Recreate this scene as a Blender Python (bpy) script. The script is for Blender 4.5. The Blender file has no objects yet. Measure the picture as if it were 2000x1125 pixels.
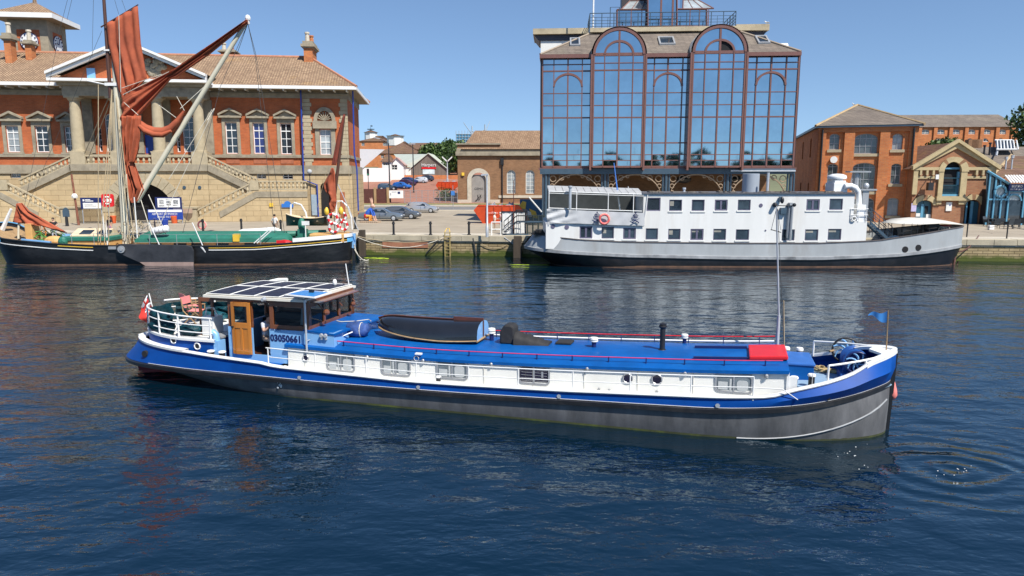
import bpy,bmesh,math,random
from math import radians as R,sin,cos,pi,sqrt,atan2
from mathutils import Vector,Matrix
random.seed(7)
S=bpy.context.scene
COL=S.collection
# ---- camera, sky, sun, exposure
FPX,CAMH,PITCH=1387.0,6.2,math.atan((562.5-350)/1387.0)
cam=bpy.data.cameras.new('camera'); cam.sensor_width=36; cam.lens=FPX*36/2000
cam.clip_start=0.5; cam.clip_end=9000
camo=bpy.data.objects.new('camera',cam); COL.objects.link(camo)
camo.location=(0,0,CAMH); camo.rotation_euler=(pi/2-PITCH,0,0)
S.camera=camo
SUN_EL,SUN_AZ=R(52),R(38)
W_=bpy.data.worlds.new('World'); S.world=W_; W_.use_nodes=True
nt=W_.node_tree
sky=nt.nodes.new('ShaderNodeTexSky'); sky.sky_type='NISHITA'; sky.sun_disc=False
sky.sun_elevation=SUN_EL; sky.sun_rotation=pi-SUN_AZ
sky.altitude=0; sky.air_density=1.0; sky.dust_density=0.1; sky.ozone_density=4.6
tcw=nt.nodes.new('ShaderNodeTexCoord'); vm=nt.nodes.new('ShaderNodeVectorMath'); vm.operation='ADD'; vm.inputs[1].default_value=(0,0,0.085)
nv=nt.nodes.new('ShaderNodeVectorMath'); nv.operation='NORMALIZE'
nt.links.new(tcw.outputs['Generated'],vm.inputs[0]); nt.links.new(vm.outputs[0],nv.inputs[0]); nt.links.new(nv.outputs[0],sky.inputs[0])
nt.links.new(sky.outputs[0],nt.nodes['Background'].inputs[0])
nt.nodes['Background'].inputs[1].default_value=0.108
sd=Vector((sin(SUN_AZ)*cos(SUN_EL),-cos(SUN_AZ)*cos(SUN_EL),sin(SUN_EL)))
sl=bpy.data.lights.new('sun','SUN'); sl.energy=5.0; sl.angle=R(0.5); sl.color=(1.0,0.95,0.87)
so=bpy.data.objects.new('sun',sl); COL.objects.link(so)
so.rotation_euler=sd.to_track_quat('Z','Y').to_euler()
S.view_settings.view_transform='Standard'; S.view_settings.look='None'
S.view_settings.exposure=0.42; S.view_settings.gamma=1
S.cycles.max_bounces=8; S.cycles.glossy_bounces=4; S.cycles.diffuse_bounces=3
S.cycles.transparent_max_bounces=12; S.cycles.caustics_reflective=False; S.cycles.caustics_refractive=False
# ---- photo geometry: a pixel's ray
_c,_s=cos(PITCH),sin(PITCH)
def ray(px,py):
    a=(px-1000)/FPX; b=(562.5-py)/FPX
    return a,_c+b*_s,-_s+b*_c
def G(px,py,z):
    a,b,c=ray(px,py); t=(z-CAMH)/c
    return Vector((a*t,b*t,z))
def Wy(px,py,Y):
    a,b,c=ray(px,py); t=Y/b
    return Vector((a*t,Y,CAMH+c*t))
class Fr:
    def __init__(s,px,Y,deg,X=None):
        s.ox=Wy(px,350,Y).x if X is None else X; s.oy=Y; s.a=R(deg); s.ca=cos(s.a); s.sa=sin(s.a)
    def P(s,px,py,y=0.0):
        a,b,c=ray(px,py)
        t=(y+(-s.ox*s.sa+s.oy*s.ca))/(-a*s.sa+b*s.ca)
        dx,dy=a*t-s.ox,b*t-s.oy
        return dx*s.ca+dy*s.sa,CAMH+c*t
    def X(s,px,y=0.0,py=350):return s.P(px,py,y)[0]
    def Z(s,px,py,y=0.0):return s.P(px,py,y)[1]
    def L(s,px,py,z):
        g=G(px,py,z); dx,dy=g.x-s.ox,g.y-s.oy
        return dx*s.ca+dy*s.sa,-dx*s.sa+dy*s.ca
    def w(s,x,y,z):return Vector((s.ox+x*s.ca-y*s.sa,s.oy+x*s.sa+y*s.ca,z))
    def rect(s,x0,y0,x1,y1,y=0.0):
        return s.P(x0,(y0+y1)/2,y)[0],s.P(x1,(y0+y1)/2,y)[0],s.P((x0+x1)/2,y1,y)[1],s.P((x0+x1)/2,y0,y)[1]
    def loc(s):return(s.ox,s.oy,0)
# ---- mesh builder
class MB:
    def __init__(s):s.v=[]; s.f=[]; s.m=[]; s.cur=0
    def add(s,vs,fs):
        b=len(s.v); s.v+=[tuple(p) for p in vs]
        for f in fs:s.f.append([b+i for i in f]); s.m.append(s.cur)
        return s
    def box(s,x0,x1,y0,y1,z0,z1):
        return s.add([(x0,y0,z0),(x1,y0,z0),(x1,y1,z0),(x0,y1,z0),(x0,y0,z1),(x1,y0,z1),(x1,y1,z1),(x0,y1,z1)],
                     [(0,3,2,1),(4,5,6,7),(0,1,5,4),(1,2,6,5),(2,3,7,6),(3,0,4,7)])
    def ext(s,pts,d):
        n=len(pts); d=Vector(d); p=[Vector(q) for q in pts]
        return s.add(p+[q+d for q in p],[tuple(range(n))[::-1],tuple(range(n,2*n))]+[(i,(i+1)%n,n+(i+1)%n,n+i) for i in range(n)])
    def prism(s,pts,y0,y1):return s.ext([(x,y0,z) for x,z in pts],(0,y1-y0,0))
    def prismx(s,pts,x0,x1):return s.ext([(x0,y,z) for y,z in pts],(x1-x0,0,0))
    def prismz(s,pts,z0,z1):return s.ext([(x,y,z0) for x,y in pts],(0,0,z1-z0))
    def poly(s,pts):return s.add(pts,[tuple(range(len(pts)))])
    def grid(s,rows,cu=False,cv=False):
        n=len(rows[0]); vs=[p for r in rows for p in r]; fs=[]
        for i in range(len(rows)-(0 if cu else 1)):
            for j in range(n-(0 if cv else 1)):
                a,b=i*n,((i+1)%len(rows))*n; k=(j+1)%n
                fs.append((a+j,a+k,b+k,b+j))
        return s.add(vs,fs)
    def tube(s,pts,r,n=6,closed=False):
        P=[Vector(p) for p in pts]; m=len(P); rr=r if isinstance(r,(list,tuple)) else[r]*m
        rows=[]; up=Vector((0.13,0.21,1)).normalized()
        for i in range(m):
            if closed:t=P[(i+1)%m]-P[i-1]
            else:t=P[min(i+1,m-1)]-P[max(i-1,0)]
            t=t.normalized() if t.length>1e-9 else Vector((0,0,1))
            q=up if abs(t.dot(up))<0.95 else Vector((1,0,0))
            a=t.cross(q).normalized(); b=t.cross(a)
            rows.append([P[i]+(a*cos(2*pi*k/n)+b*sin(2*pi*k/n))*rr[i] for k in range(n)])
        s.grid(rows,cu=closed,cv=True)
        if not closed:s.poly(rows[0][::-1]); s.poly(rows[-1])
        return s
    def cyl(s,p0,p1,r0,r1=None,n=10):return s.tube([p0,p1],[r0,r0 if r1 is None else r1],n)
    def lathe(s,prof,c=(0,0,0),n=12,ax='z'):
        rows=[]
        for r,h in prof:
            row=[]
            for k in range(n):
                a=2*pi*k/n; u,w=r*cos(a),r*sin(a)
                row.append({'z':(c[0]+u,c[1]+w,c[2]+h),'y':(c[0]+u,c[1]+h,c[2]+w),'x':(c[0]+h,c[1]+u,c[2]+w)}[ax])
            rows.append(row)
        s.grid(rows,cv=True); s.poly(rows[0][::-1]); s.poly(rows[-1]); return s
    def ell(s,c,r,n=10,m=6):
        prof=[]
        rows=[[(c[0]+r[0]*sin(pi*i/m)*cos(2*pi*k/n),c[1]+r[1]*sin(pi*i/m)*sin(2*pi*k/n),c[2]-r[2]*cos(pi*i/m)) for k in range(n)] for i in range(1,m)]
        s.grid(rows,cv=True)
        b=len(s.v); s.v+=[(c[0],c[1],c[2]-r[2]),(c[0],c[1],c[2]+r[2])]
        o=b-len(rows)*n
        for k in range(n):
            s.f.append([b,o+(k+1)%n,o+k]); s.m.append(s.cur)
            e=o+(len(rows)-1)*n; s.f.append([b+1,e+k,e+(k+1)%n]); s.m.append(s.cur)
        return s
    def torus(s,c,R_,r,ax='y',n=20,m=8):
        pts=[]
        for i in range(n):
            a=2*pi*i/n; u,w=R_*cos(a),R_*sin(a)
            pts.append({'y':(c[0]+u,c[1],c[2]+w),'z':(c[0]+u,c[1]+w,c[2]),'x':(c[0],c[1]+u,c[2]+w)}[ax])
        return s.tube(pts,r,m,True)
    def mesh(s,name,mats,smooth=None):
        me=bpy.data.meshes.new(name); me.from_pydata(s.v,[],s.f); me.update()
        ms=mats if isinstance(mats,(list,tuple)) else[mats]
        for q in ms:me.materials.append(q)
        if len(ms)>1:me.polygons.foreach_set('material_index',s.m)
        bm=bmesh.new(); bm.from_mesh(me); bmesh.ops.remove_doubles(bm,verts=bm.verts[:],dist=1e-5); bmesh.ops.recalc_face_normals(bm,faces=bm.faces[:]); bm.to_mesh(me); bm.free()
        if smooth is not None:
            me.polygons.foreach_set('use_smooth',[True]*len(me.polygons)); me.set_sharp_from_angle(angle=R(smooth))
        return me
    def build(s,name,mats,parent=None,smooth=None,label=None,bevel=0):
        o=bpy.data.objects.new(name,s.mesh(name,mats,smooth)); COL.objects.link(o)
        if parent is not None:o.parent=parent
        if label:o['label']=label
        if bevel:
            b=o.modifiers.new('bevel','BEVEL'); b.width=bevel; b.segments=2; b.limit_method='ANGLE'
        return o
def islands(mb):
    par=list(range(len(mb.v)))
    def find(a):
        while par[a]!=a:par[a]=par[par[a]]; a=par[a]
        return a
    for f in mb.f:
        r=find(f[0])
        for i in f[1:]:par[find(i)]=r
    seen={}
    for i,v in enumerate(mb.v):
        k=(round(v[0],4),round(v[1],4),round(v[2],4))
        if k in seen:par[find(i)]=find(seen[k])
        else:seen[k]=i
    out={}
    for k,f in enumerate(mb.f):out.setdefault(find(f[0]),[]).append(k)
    return list(out.values())
def build_each(mb,name,m,parent=None,smooth=None,bevel=0):
    res=[]
    for g in islands(mb):
        q=MB(); ix={}
        for k in g:
            for i in mb.f[k]:
                if i not in ix:ix[i]=len(q.v); q.v.append(mb.v[i])
            q.f.append([ix[i] for i in mb.f[k]]); q.m.append(mb.m[k])
        res.append(q.build(name,m,parent,smooth,None,bevel))
    return res
def tag(o,label=None,cat=None,group=None,kind=None):
    if label:o['label']=label
    if cat:o['category']=cat
    if group:o['group']=group
    if kind:o['kind']=kind
    return o
def thing(name,label,cat,loc=(0,0,0),rz=0,group=None):
    o=bpy.data.objects.new(name,None); COL.objects.link(o); o.empty_display_size=.3
    o.location=loc; o.rotation_euler=(0,0,rz)
    return tag(o,label,cat,group)
def fthing(F,name,label,cat,group=None):return thing(name,label,cat,F.loc(),F.a,group)
def copy_tree(o,parent=None):
    c=o.copy(); COL.objects.link(c); c.parent=parent
    for ch in[q for q in bpy.data.objects if q.parent==o]:copy_tree(ch,c)
    return c
def dup(o,loc,rz=None,label=None):
    c=copy_tree(o); c.location=loc
    if rz is not None:c.rotation_euler=(0,0,rz)
    if label:c['label']=label
    return c
def text_mb(mb,txt,size,x,y,z,depth=0.01,align='CENTER',fit=None,fitz=None,face=None,bold=0):
    cu=bpy.data.curves.new('t','FONT'); cu.body=txt; cu.size=size; cu.extrude=depth; cu.align_x=align; cu.resolution_u=2; cu.offset=bold
    o=bpy.data.objects.new('t',cu); COL.objects.link(o)
    me=bpy.data.meshes.new_from_object(o.evaluated_get(bpy.context.evaluated_depsgraph_get()))
    vs=[v.co.copy() for v in me.vertices]; fs=[tuple(p.vertices) for p in me.polygons]
    bpy.data.objects.remove(o); bpy.data.curves.remove(cu); bpy.data.meshes.remove(me)
    sx=sz=1
    if vs:
        xs=[v.x for v in vs]; ys=[v.y for v in vs]
        if fit:sx=fit/max(1e-6,max(xs)-min(xs)); sz=sx
        if fitz:sz=fitz/max(1e-6,max(ys)-min(ys))
    out=[]
    for v in vs:
        p=(v.x*sx,-v.z,v.y*sz)
        out.append(face(*p) if face else(x+p[0],y+p[1],z+p[2]))
    return mb.add(out,fs)
# ---- materials
MATS={}
def mat(name,col,rough=0.6,var=0.15,scale=3.0,metal=0.0,bump=0.0,bscale=30.0,streak=0,spec=0.5,dirt=None,dirt_amt=0.5,coat=0):
    if name in MATS:return MATS[name]
    m=bpy.data.materials.new(name); m.use_nodes=True; n=m.node_tree.nodes; l=m.node_tree.links
    b=n['Principled BSDF']; b.inputs['Roughness'].default_value=rough; b.inputs['Metallic'].default_value=metal
    b.inputs['Specular IOR Level'].default_value=spec
    if coat:b.inputs['Coat Weight'].default_value=coat; b.inputs['Coat Roughness'].default_value=0.08
    tc=n.new('ShaderNodeTexCoord'); mp=n.new('ShaderNodeMapping'); l.new(tc.outputs['Object'],mp.inputs[0])
    if streak:mp.inputs['Scale'].default_value=(1,1,1.0/streak)
    no=n.new('ShaderNodeTexNoise'); no.inputs['Scale'].default_value=scale; no.inputs['Detail'].default_value=6; no.inputs['Roughness'].default_value=0.65
    l.new(mp.outputs[0],no.inputs[0])
    mx=n.new('ShaderNodeMix'); mx.data_type='RGBA'
    mx.inputs[6].default_value=tuple(c*(1-var) for c in col)+(1,); mx.inputs[7].default_value=tuple(min(1,c*(1+var)) for c in col)+(1,)
    cr=n.new('ShaderNodeMapRange'); cr.inputs[1].default_value=0.3; cr.inputs[2].default_value=0.7
    l.new(no.outputs['Fac'],cr.inputs[0]); l.new(cr.outputs[0],mx.inputs[0]); out=mx.outputs[2]
    if dirt:
        n2=n.new('ShaderNodeTexNoise'); n2.inputs['Scale'].default_value=scale*0.45; n2.inputs['Detail'].default_value=8; n2.inputs['Roughness'].default_value=0.7
        l.new(mp.outputs[0],n2.inputs[0])
        r2=n.new('ShaderNodeMapRange'); r2.inputs[1].default_value=0.52; r2.inputs[2].default_value=0.72; r2.inputs[4].default_value=dirt_amt
        l.new(n2.outputs['Fac'],r2.inputs[0])
        m2=n.new('ShaderNodeMix'); m2.data_type='RGBA'; m2.inputs[7].default_value=tuple(dirt)+(1,)
        l.new(out,m2.inputs[6]); l.new(r2.outputs[0],m2.inputs[0]); out=m2.outputs[2]
    l.new(out,b.inputs['Base Color'])
    if bump:
        n3=n.new('ShaderNodeTexNoise'); n3.inputs['Scale'].default_value=bscale; n3.inputs['Detail'].default_value=5
        l.new(tc.outputs['Object'],n3.inputs[0]); bp=n.new('ShaderNodeBump'); bp.inputs['Strength'].default_value=bump; bp.inputs['Distance'].default_value=0.03
        l.new(n3.outputs['Fac'],bp.inputs['Height']); l.new(bp.outputs[0],b.inputs['Normal'])
    MATS[name]=m; return m
def brickmat(name,c1,c2,mortar,bw=0.45,bh=0.15,ms=0.012,rough=0.85,var=0.18,vscale=0.6,bias=0,zk=1.0,stain=None,stain_amt=0.4,bump=0.4,off=0.5,stain_scale=0.35,stain_lo=0.5):
    if name in MATS:return MATS[name]
    m=bpy.data.materials.new(name); m.use_nodes=True; n=m.node_tree.nodes; l=m.node_tree.links
    b=n['Principled BSDF']; b.inputs['Roughness'].default_value=rough; b.inputs['Specular IOR Level'].default_value=0.25
    tc=n.new('ShaderNodeTexCoord'); sp=n.new('ShaderNodeSeparateXYZ'); l.new(tc.outputs['Object'],sp.inputs[0])
    ad=n.new('ShaderNodeMath'); l.new(sp.outputs[0],ad.inputs[0]); l.new(sp.outputs[1],ad.inputs[1])
    mu=n.new('ShaderNodeMath'); mu.operation='MULTIPLY'; mu.inputs[1].default_value=zk; l.new(sp.outputs[2],mu.inputs[0])
    cb=n.new('ShaderNodeCombineXYZ'); l.new(ad.outputs[0],cb.inputs[0]); l.new(mu.outputs[0],cb.inputs[1])
    br=n.new('ShaderNodeTexBrick'); l.new(cb.outputs[0],br.inputs['Vector']); br.offset=off
    br.inputs['Color1'].default_value=tuple(c1)+(1,); br.inputs['Color2'].default_value=tuple(c2)+(1,); br.inputs['Mortar'].default_value=tuple(mortar)+(1,)
    br.inputs['Scale'].default_value=1; br.inputs['Mortar Size'].default_value=ms; br.inputs['Brick Width'].default_value=bw; br.inputs['Row Height'].default_value=bh; br.inputs['Bias'].default_value=bias
    no=n.new('ShaderNodeTexNoise'); no.inputs['Scale'].default_value=vscale; no.inputs['Detail'].default_value=7; no.inputs['Roughness'].default_value=0.7
    l.new(tc.outputs['Object'],no.inputs[0])
    mr=n.new('ShaderNodeMapRange'); mr.inputs[1].default_value=0.3; mr.inputs[2].default_value=0.7; mr.inputs[3].default_value=1-var; mr.inputs[4].default_value=1+var
    l.new(no.outputs['Fac'],mr.inputs[0])
    mx=n.new('ShaderNodeMix'); mx.data_type='RGBA'; mx.blend_type='MULTIPLY'; mx.inputs[0].default_value=1
    l.new(br.outputs['Color'],mx.inputs[6]); l.new(mr.outputs[0],mx.inputs[7]); out=mx.outputs[2]
    if stain:
        n2=n.new('ShaderNodeTexNoise'); n2.inputs['Scale'].default_value=stain_scale; n2.inputs['Detail'].default_value=9; n2.inputs['Roughness'].default_value=0.72
        l.new(tc.outputs['Object'],n2.inputs[0])
        r2=n.new('ShaderNodeMapRange'); r2.inputs[1].default_value=stain_lo; r2.inputs[2].default_value=stain_lo+0.22; r2.inputs[4].default_value=stain_amt
        l.new(n2.outputs['Fac'],r2.inputs[0])
        m2=n.new('ShaderNodeMix'); m2.data_type='RGBA'; m2.inputs[7].default_value=tuple(stain)+(1,)
        l.new(out,m2.inputs[6]); l.new(r2.outputs[0],m2.inputs[0]); out=m2.outputs[2]
    l.new(out,b.inputs['Base Color'])
    if bump:
        bp=n.new('ShaderNodeBump'); bp.inputs['Strength'].default_value=bump; bp.inputs['Distance'].default_value=0.02
        iv=n.new('ShaderNodeMath'); iv.operation='SUBTRACT'; iv.inputs[0].default_value=1; l.new(br.outputs['Fac'],iv.inputs[1])
        l.new(iv.outputs[0],bp.inputs['Height']); l.new(bp.outputs[0],b.inputs['Normal'])
    MATS[name]=m; return m
def glassmat(name,tint=(0.02,0.03,0.04),rough=0.04,metal=0.0,var=0.4,scale=0.8):
    if name in MATS:return MATS[name]
    m=mat(name,tint,rough,var,scale,metal,spec=0.9)
    return m
M=dict(
 brick=brickmat('red_brick',(.50,.135,.048),(.41,.105,.04),(.36,.17,.09),.45,.15,.012,stain=(.22,.07,.035),stain_amt=.45),
 obrick=brickmat('orange_brick',(.56,.20,.068),(.46,.145,.052),(.42,.24,.14),.45,.15,.014,stain=(.24,.1,.05),stain_amt=.35),
 bbrick=brickmat('brown_brick',(.29,.155,.08),(.22,.115,.06),(.25,.17,.11),.45,.15,.014,stain=(.10,.07,.045),stain_amt=.4),
 pbrick=brickmat('gable_brick',(.36,.17,.09),(.29,.125,.07),(.28,.19,.12),.45,.15,.014,stain=(.22,.12,.07),stain_amt=.4),
 stone=brickmat('ashlar_stone',(.50,.385,.225),(.45,.34,.195),(.22,.155,.085),1.5,.56,.016,var=.16,stain=(.25,.2,.13),stain_amt=.45,stain_lo=.55),
 trim=mat('weathered_stone',(.31,.268,.195),.9,.2,1.6,bump=.2,dirt=(.13,.11,.085),dirt_amt=.7),
 trim2=mat('pale_stone',(.41,.345,.23),.9,.14,1.6,bump=.2,dirt=(.24,.2,.13),dirt_amt=.5),
 lstone=mat('light_stone',(.52,.47,.38),.9,.1,1.5,dirt=(.3,.26,.2)),
 tile=brickmat('clay_pantiles',(.49,.34,.205),(.33,.215,.13),(.13,.085,.06),.30,.26,.05,off=0,zk=1.6,stain=(.45,.25,.05),stain_amt=.55,stain_scale=.16,stain_lo=.60,bump=.9),
 tile2=brickmat('pale_pantiles',(.43,.29,.18),(.29,.18,.11),(.13,.08,.05),.34,.36,.06,off=0,zk=1.6,stain=(.20,.13,.08),stain_amt=.5,bump=.9),
 slate=brickmat('slate_roof',(.20,.165,.135),(.15,.125,.105),(.08,.065,.055),.6,.3,.02,zk=1.5,stain=(.27,.24,.17),stain_amt=.4),
 dtile=brickmat('brown_tiles',(.20,.115,.075),(.15,.085,.06),(.07,.045,.035),.4,.3,.03,zk=1.6,stain=(.22,.17,.05),stain_amt=.6,stain_scale=.5),
 white=mat('white_paint',(.76,.76,.74),.5,.06,2),
 dwhite=mat('aged_white_paint',(.74,.74,.70),.5,.07,1.2,streak=5,dirt=(.42,.38,.31),dirt_amt=.28),
 black=mat('black_paint',(.018,.018,.02),.45,.3,3),
 dark=mat('dark_void',(.012,.012,.014),.9,.3,3),
 grey=mat('grey_metal',(.36,.37,.38),.45,.12,3,metal=.3),
 lgrey=mat('galvanised_metal',(.52,.54,.56),.42,.12,4,metal=.4),
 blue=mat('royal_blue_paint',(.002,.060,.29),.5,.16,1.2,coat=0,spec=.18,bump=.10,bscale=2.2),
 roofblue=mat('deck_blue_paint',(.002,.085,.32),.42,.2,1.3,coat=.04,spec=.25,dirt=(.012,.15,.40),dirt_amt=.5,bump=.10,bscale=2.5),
 lblue=mat('light_blue_paint',(.21,.43,.72),.3,.06,1.5,coat=.4),
 deckblue=mat('grey_blue_deck',(.24,.36,.49),.6,.12,3,dirt=(.16,.22,.28),dirt_amt=.5),
 navy=mat('navy_paint',(.012,.02,.10),.35,.15,2),
 cream=mat('cream_cabin_paint',(.78,.77,.72),.32,.04,1.5,coat=.4,streak=6,dirt=(.58,.55,.47),dirt_amt=.22),
 hullgrey=mat('grey_hull_bitumen',(.108,.108,.112),.6,.4,2.2,streak=4,dirt=(.24,.235,.23),dirt_amt=.55,bump=.15,bscale=6),
 strake=mat('black_strake',(.016,.016,.018),.4,.4,2,dirt=(.09,.08,.075),dirt_amt=.35),
 varnish=mat('varnished_wood',(.47,.17,.025),.22,.25,2.2,streak=8,coat=.7),
 mahog=mat('mahogany',(.16,.055,.022),.3,.25,2.5,streak=6,coat=.6),
 rwood=mat('red_brown_wood',(.10,.035,.028),.5,.25,3),
 timber=mat('raw_timber',(.34,.22,.11),.75,.25,3,streak=6,bump=.2),
 dtimber=mat('dark_timber',(.06,.045,.032),.85,.3,2,streak=6,bump=.3),
 bluetrim=mat('blue_downpipe',(.015,.05,.30),.4,.1,2),
 teal=mat('teal_paint',(.03,.11,.16),.4,.12,2),
 skyblue=mat('sky_blue_frame',(.11,.31,.45),.4,.08,2),
 red=mat('red_paint',(.62,.018,.022),.35,.1,2),orange=mat('orange_paint',(.62,.11,.03),.5,.15,2),
 sail=mat('tan_sailcloth',(.36,.082,.034),.85,.28,0.9,bump=.3,bscale=4,dirt=(.24,.05,.025),dirt_amt=.6),
 dsail=mat('dark_sailcloth',(.20,.04,.022),.85,.25,1.5,bump=.3,bscale=5),
 spar=mat('cream_spar',(.62,.58,.45),.5,.1,1.5,streak=6),
 dspar=mat('dark_spar',(.085,.035,.022),.5,.25,2,streak=6),
 rope=mat('rope',(.40,.32,.20),.9,.2,6),drope=mat('dark_wire',(.05,.05,.05),.7,.2,4),wrope=mat('pale_rope',(.62,.58,.48),.9,.15,6),
 hatchgreen=mat('green_tarpaulin',(.02,.15,.105),.6,.2,1.2,bump=.25,bscale=3),
 buff=mat('buff_paint',(.62,.36,.13),.5,.12,2),yellow=mat('yellow_paint',(.75,.48,.05),.5,.12,2),
 glass=glassmat('dark_glass',(.02,.026,.032),.05),
 pglass=glassmat('blind_glass',(.30,.33,.34),.1,var=.5,scale=.5),
 bglass=glassmat('blue_lit_glass',(.02,.025,.14),.06),
 mirror=mat('mirror_glass',(.36,.465,.52),.03,.16,.30,metal=1.0),
 bronze=mat('bronze_mullion',(.18,.085,.068),.4,.12,2),
 steel=mat('blue_grey_steel',(.05,.085,.12),.4,.15,2),
 shiphull=mat('grey_ship_paint',(.34,.36,.37),.5,.12,.8,streak=4,dirt=(.23,.19,.15),dirt_amt=.45),
 shipblack=mat('black_ship_paint',(.013,.013,.016),.4,.5,1.2,dirt=(.06,.045,.035),dirt_amt=.5),
 rust=mat('rusty_waterline',(.12,.065,.04),.8,.4,2,dirt=(.05,.04,.03),dirt_amt=.8),
 tarp=mat('grey_tarpaulin',(.50,.51,.52),.7,.1,1.5,bump=.2,bscale=3),
 concrete=mat('concrete',(.42,.36,.27),.9,.14,.8,bump=.2,dirt=(.27,.22,.15),dirt_amt=.6),
 orangeskip=mat('orange_red_skip',(.55,.06,.012),.5,.2,1.5,dirt=(.3,.05,.02),dirt_amt=.5),
 solar=mat('solar_cells',(.014,.018,.036),.4,.2,5,spec=.2),
 bsolar=mat('blue_solar_cells',(.03,.22,.55),.25,.1,4),
 skin=mat('skin',(.52,.30,.21),.6,.06,5),hair=mat('dark_hair',(.03,.02,.015),.7,.2,20),ghair=mat('grey_hair',(.5,.48,.45),.7,.1,20),
 rubber=mat('rubber',(.02,.02,.021),.8,.2,5),pink=mat('pink_canvas',(.72,.23,.22),.8,.08,5),
 turq=mat('turquoise_canvas',(.008,.07,.095),.5,.55,4,bump=.9,bscale=7),
 coal=mat('dark_canvas',(.022,.021,.021),.75,.25,3,bump=.4,bscale=8),fluor=mat('pale_red_buoy',(.75,.22,.19),.55,.1,4),
)
def rope_obj(name,pts,r,m,parent=None,sag=0.0,n=5,label=None):
    P=[Vector(p) for p in pts]
    if sag and len(P)==2:
        a,b=P; P=[a.lerp(b,i/10)-Vector((0,0,sag*4*(i/10)*(1-i/10))) for i in range(11)]
    return MB().tube(P,r,n).build(name,m,parent,60,label)
# ---- facade pieces (local frames)
def arc(x0,x1,zs,rise,n=10):
    c=(x0+x1)/2; h=(x1-x0)/2
    return[(c-h*cos(pi*i/n),zs+rise*sin(pi*i/n)) for i in range(n+1)]
def wall(mb,x0,x1,z0,z1,y,d,holes=()):
    xs=sorted({x0,x1,*[h[0] for h in holes],*[h[1] for h in holes]}); zs=sorted({z0,z1,*[h[2] for h in holes],*[h[3] for h in holes]})
    xs=[x for x in xs if x0-1e-6<=x<=x1+1e-6]; zs=[z for z in zs if z0-1e-6<=z<=z1+1e-6]
    for i in range(len(xs)-1):
        for j in range(len(zs)-1):
            cx,cz=(xs[i]+xs[i+1])/2,(zs[j]+zs[j+1])/2
            if any(h[0]<cx<h[1] and h[2]<cz<h[3] for h in holes):continue
            mb.poly([(xs[i],y,zs[j]),(xs[i+1],y,zs[j]),(xs[i+1],y,zs[j+1]),(xs[i],y,zs[j+1])])
    for h in holes:
        a,b,c,e=h[:4]; r=h[4] if len(h)>4 else 0
        if r:
            A=arc(a,b,e-r,r); k=len(A)//2
            mb.poly([(a,y,e)]+[(p,y,q) for p,q in A[:k+1]][::-1] if False else[(a,y,e-r)]+[(p,y,q) for p,q in A[1:k+1]]+[(a,y,e)])
            mb.poly([(p,y,q) for p,q in A[k:]]+[(b,y,e)])
            out=[(a,c)]+A+[(b,c)]
        else:out=[(a,c),(a,e),(b,e),(b,c)]
        for p,q in zip(out,out[1:]+out[:1]):
            mb.poly([(p[0],y,p[1]),(q[0],y,q[1]),(q[0],y+d,q[1]),(p[0],y+d,p[1])])
    return mb
def window(parent,x0,x1,z0,z1,y,nx=2,nz=4,fm=None,gm=None,rise=0,fw=0.09,bw=0.035,d=0.08,name='window',mids=()):
    fm=fm or M['white']; gm=gm or M['glass']; f=MB()
    zt=z1-rise
    f.box(x0,x0+fw,y,y+d,z0,zt); f.box(x1-fw,x1,y,y+d,z0,zt); f.box(x0+fw,x1-fw,y,y+d,z0,z0+fw)
    if rise:
        o=arc(x0,x1,zt,rise,12); i=arc(x0+fw,x1-fw,zt,rise-fw,12)
        for k in range(12):f.ext([(o[k][0],y,o[k][1]),(o[k+1][0],y,o[k+1][1]),(i[k+1][0],y,i[k+1][1]),(i[k][0],y,i[k][1])],(0,d,0))
        f.box(x0+fw,x1-fw,y+.01,y+d,zt-bw,zt+bw)
    else:f.box(x0+fw,x1-fw,y,y+d,z1-fw,z1)
    for k in range(1,nx):
        x=x0+(x1-x0)*k/nx; f.box(x-bw,x+bw,y+.012,y+d,z0+fw,(zt if not rise else zt+rise*.9)-(0 if rise else fw))
    for k in range(1,nz):
        z=z0+(zt-z0)*k/nz; w=bw*(1.6 if k in mids else 1); f.box(x0+fw,x1-fw,y+.008,y+d,z-w,z+w)
    o=f.build(name,fm,parent)
    g=MB()
    if rise:g.poly([(x0+.02,y+d*.8,z0+.02),(x1-.02,y+d*.8,z0+.02)]+[(p,y+d*.8,q) for p,q in arc(x0+.02,x1-.02,zt,rise-.02,12)[::-1]])
    else:g.poly([(x0+.02,y+d*.8,z0+.02),(x1-.02,y+d*.8,z0+.02),(x1-.02,y+d*.8,z1-.02),(x0+.02,y+d*.8,z1-.02)])
    g.build('pane',gm,o); return o
def panel_mb(mb,F,pts,y0,y1):return mb.prism([F.P(p[0],p[1],y0) for p in pts],y0,y1)
GZ=1.65
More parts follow.
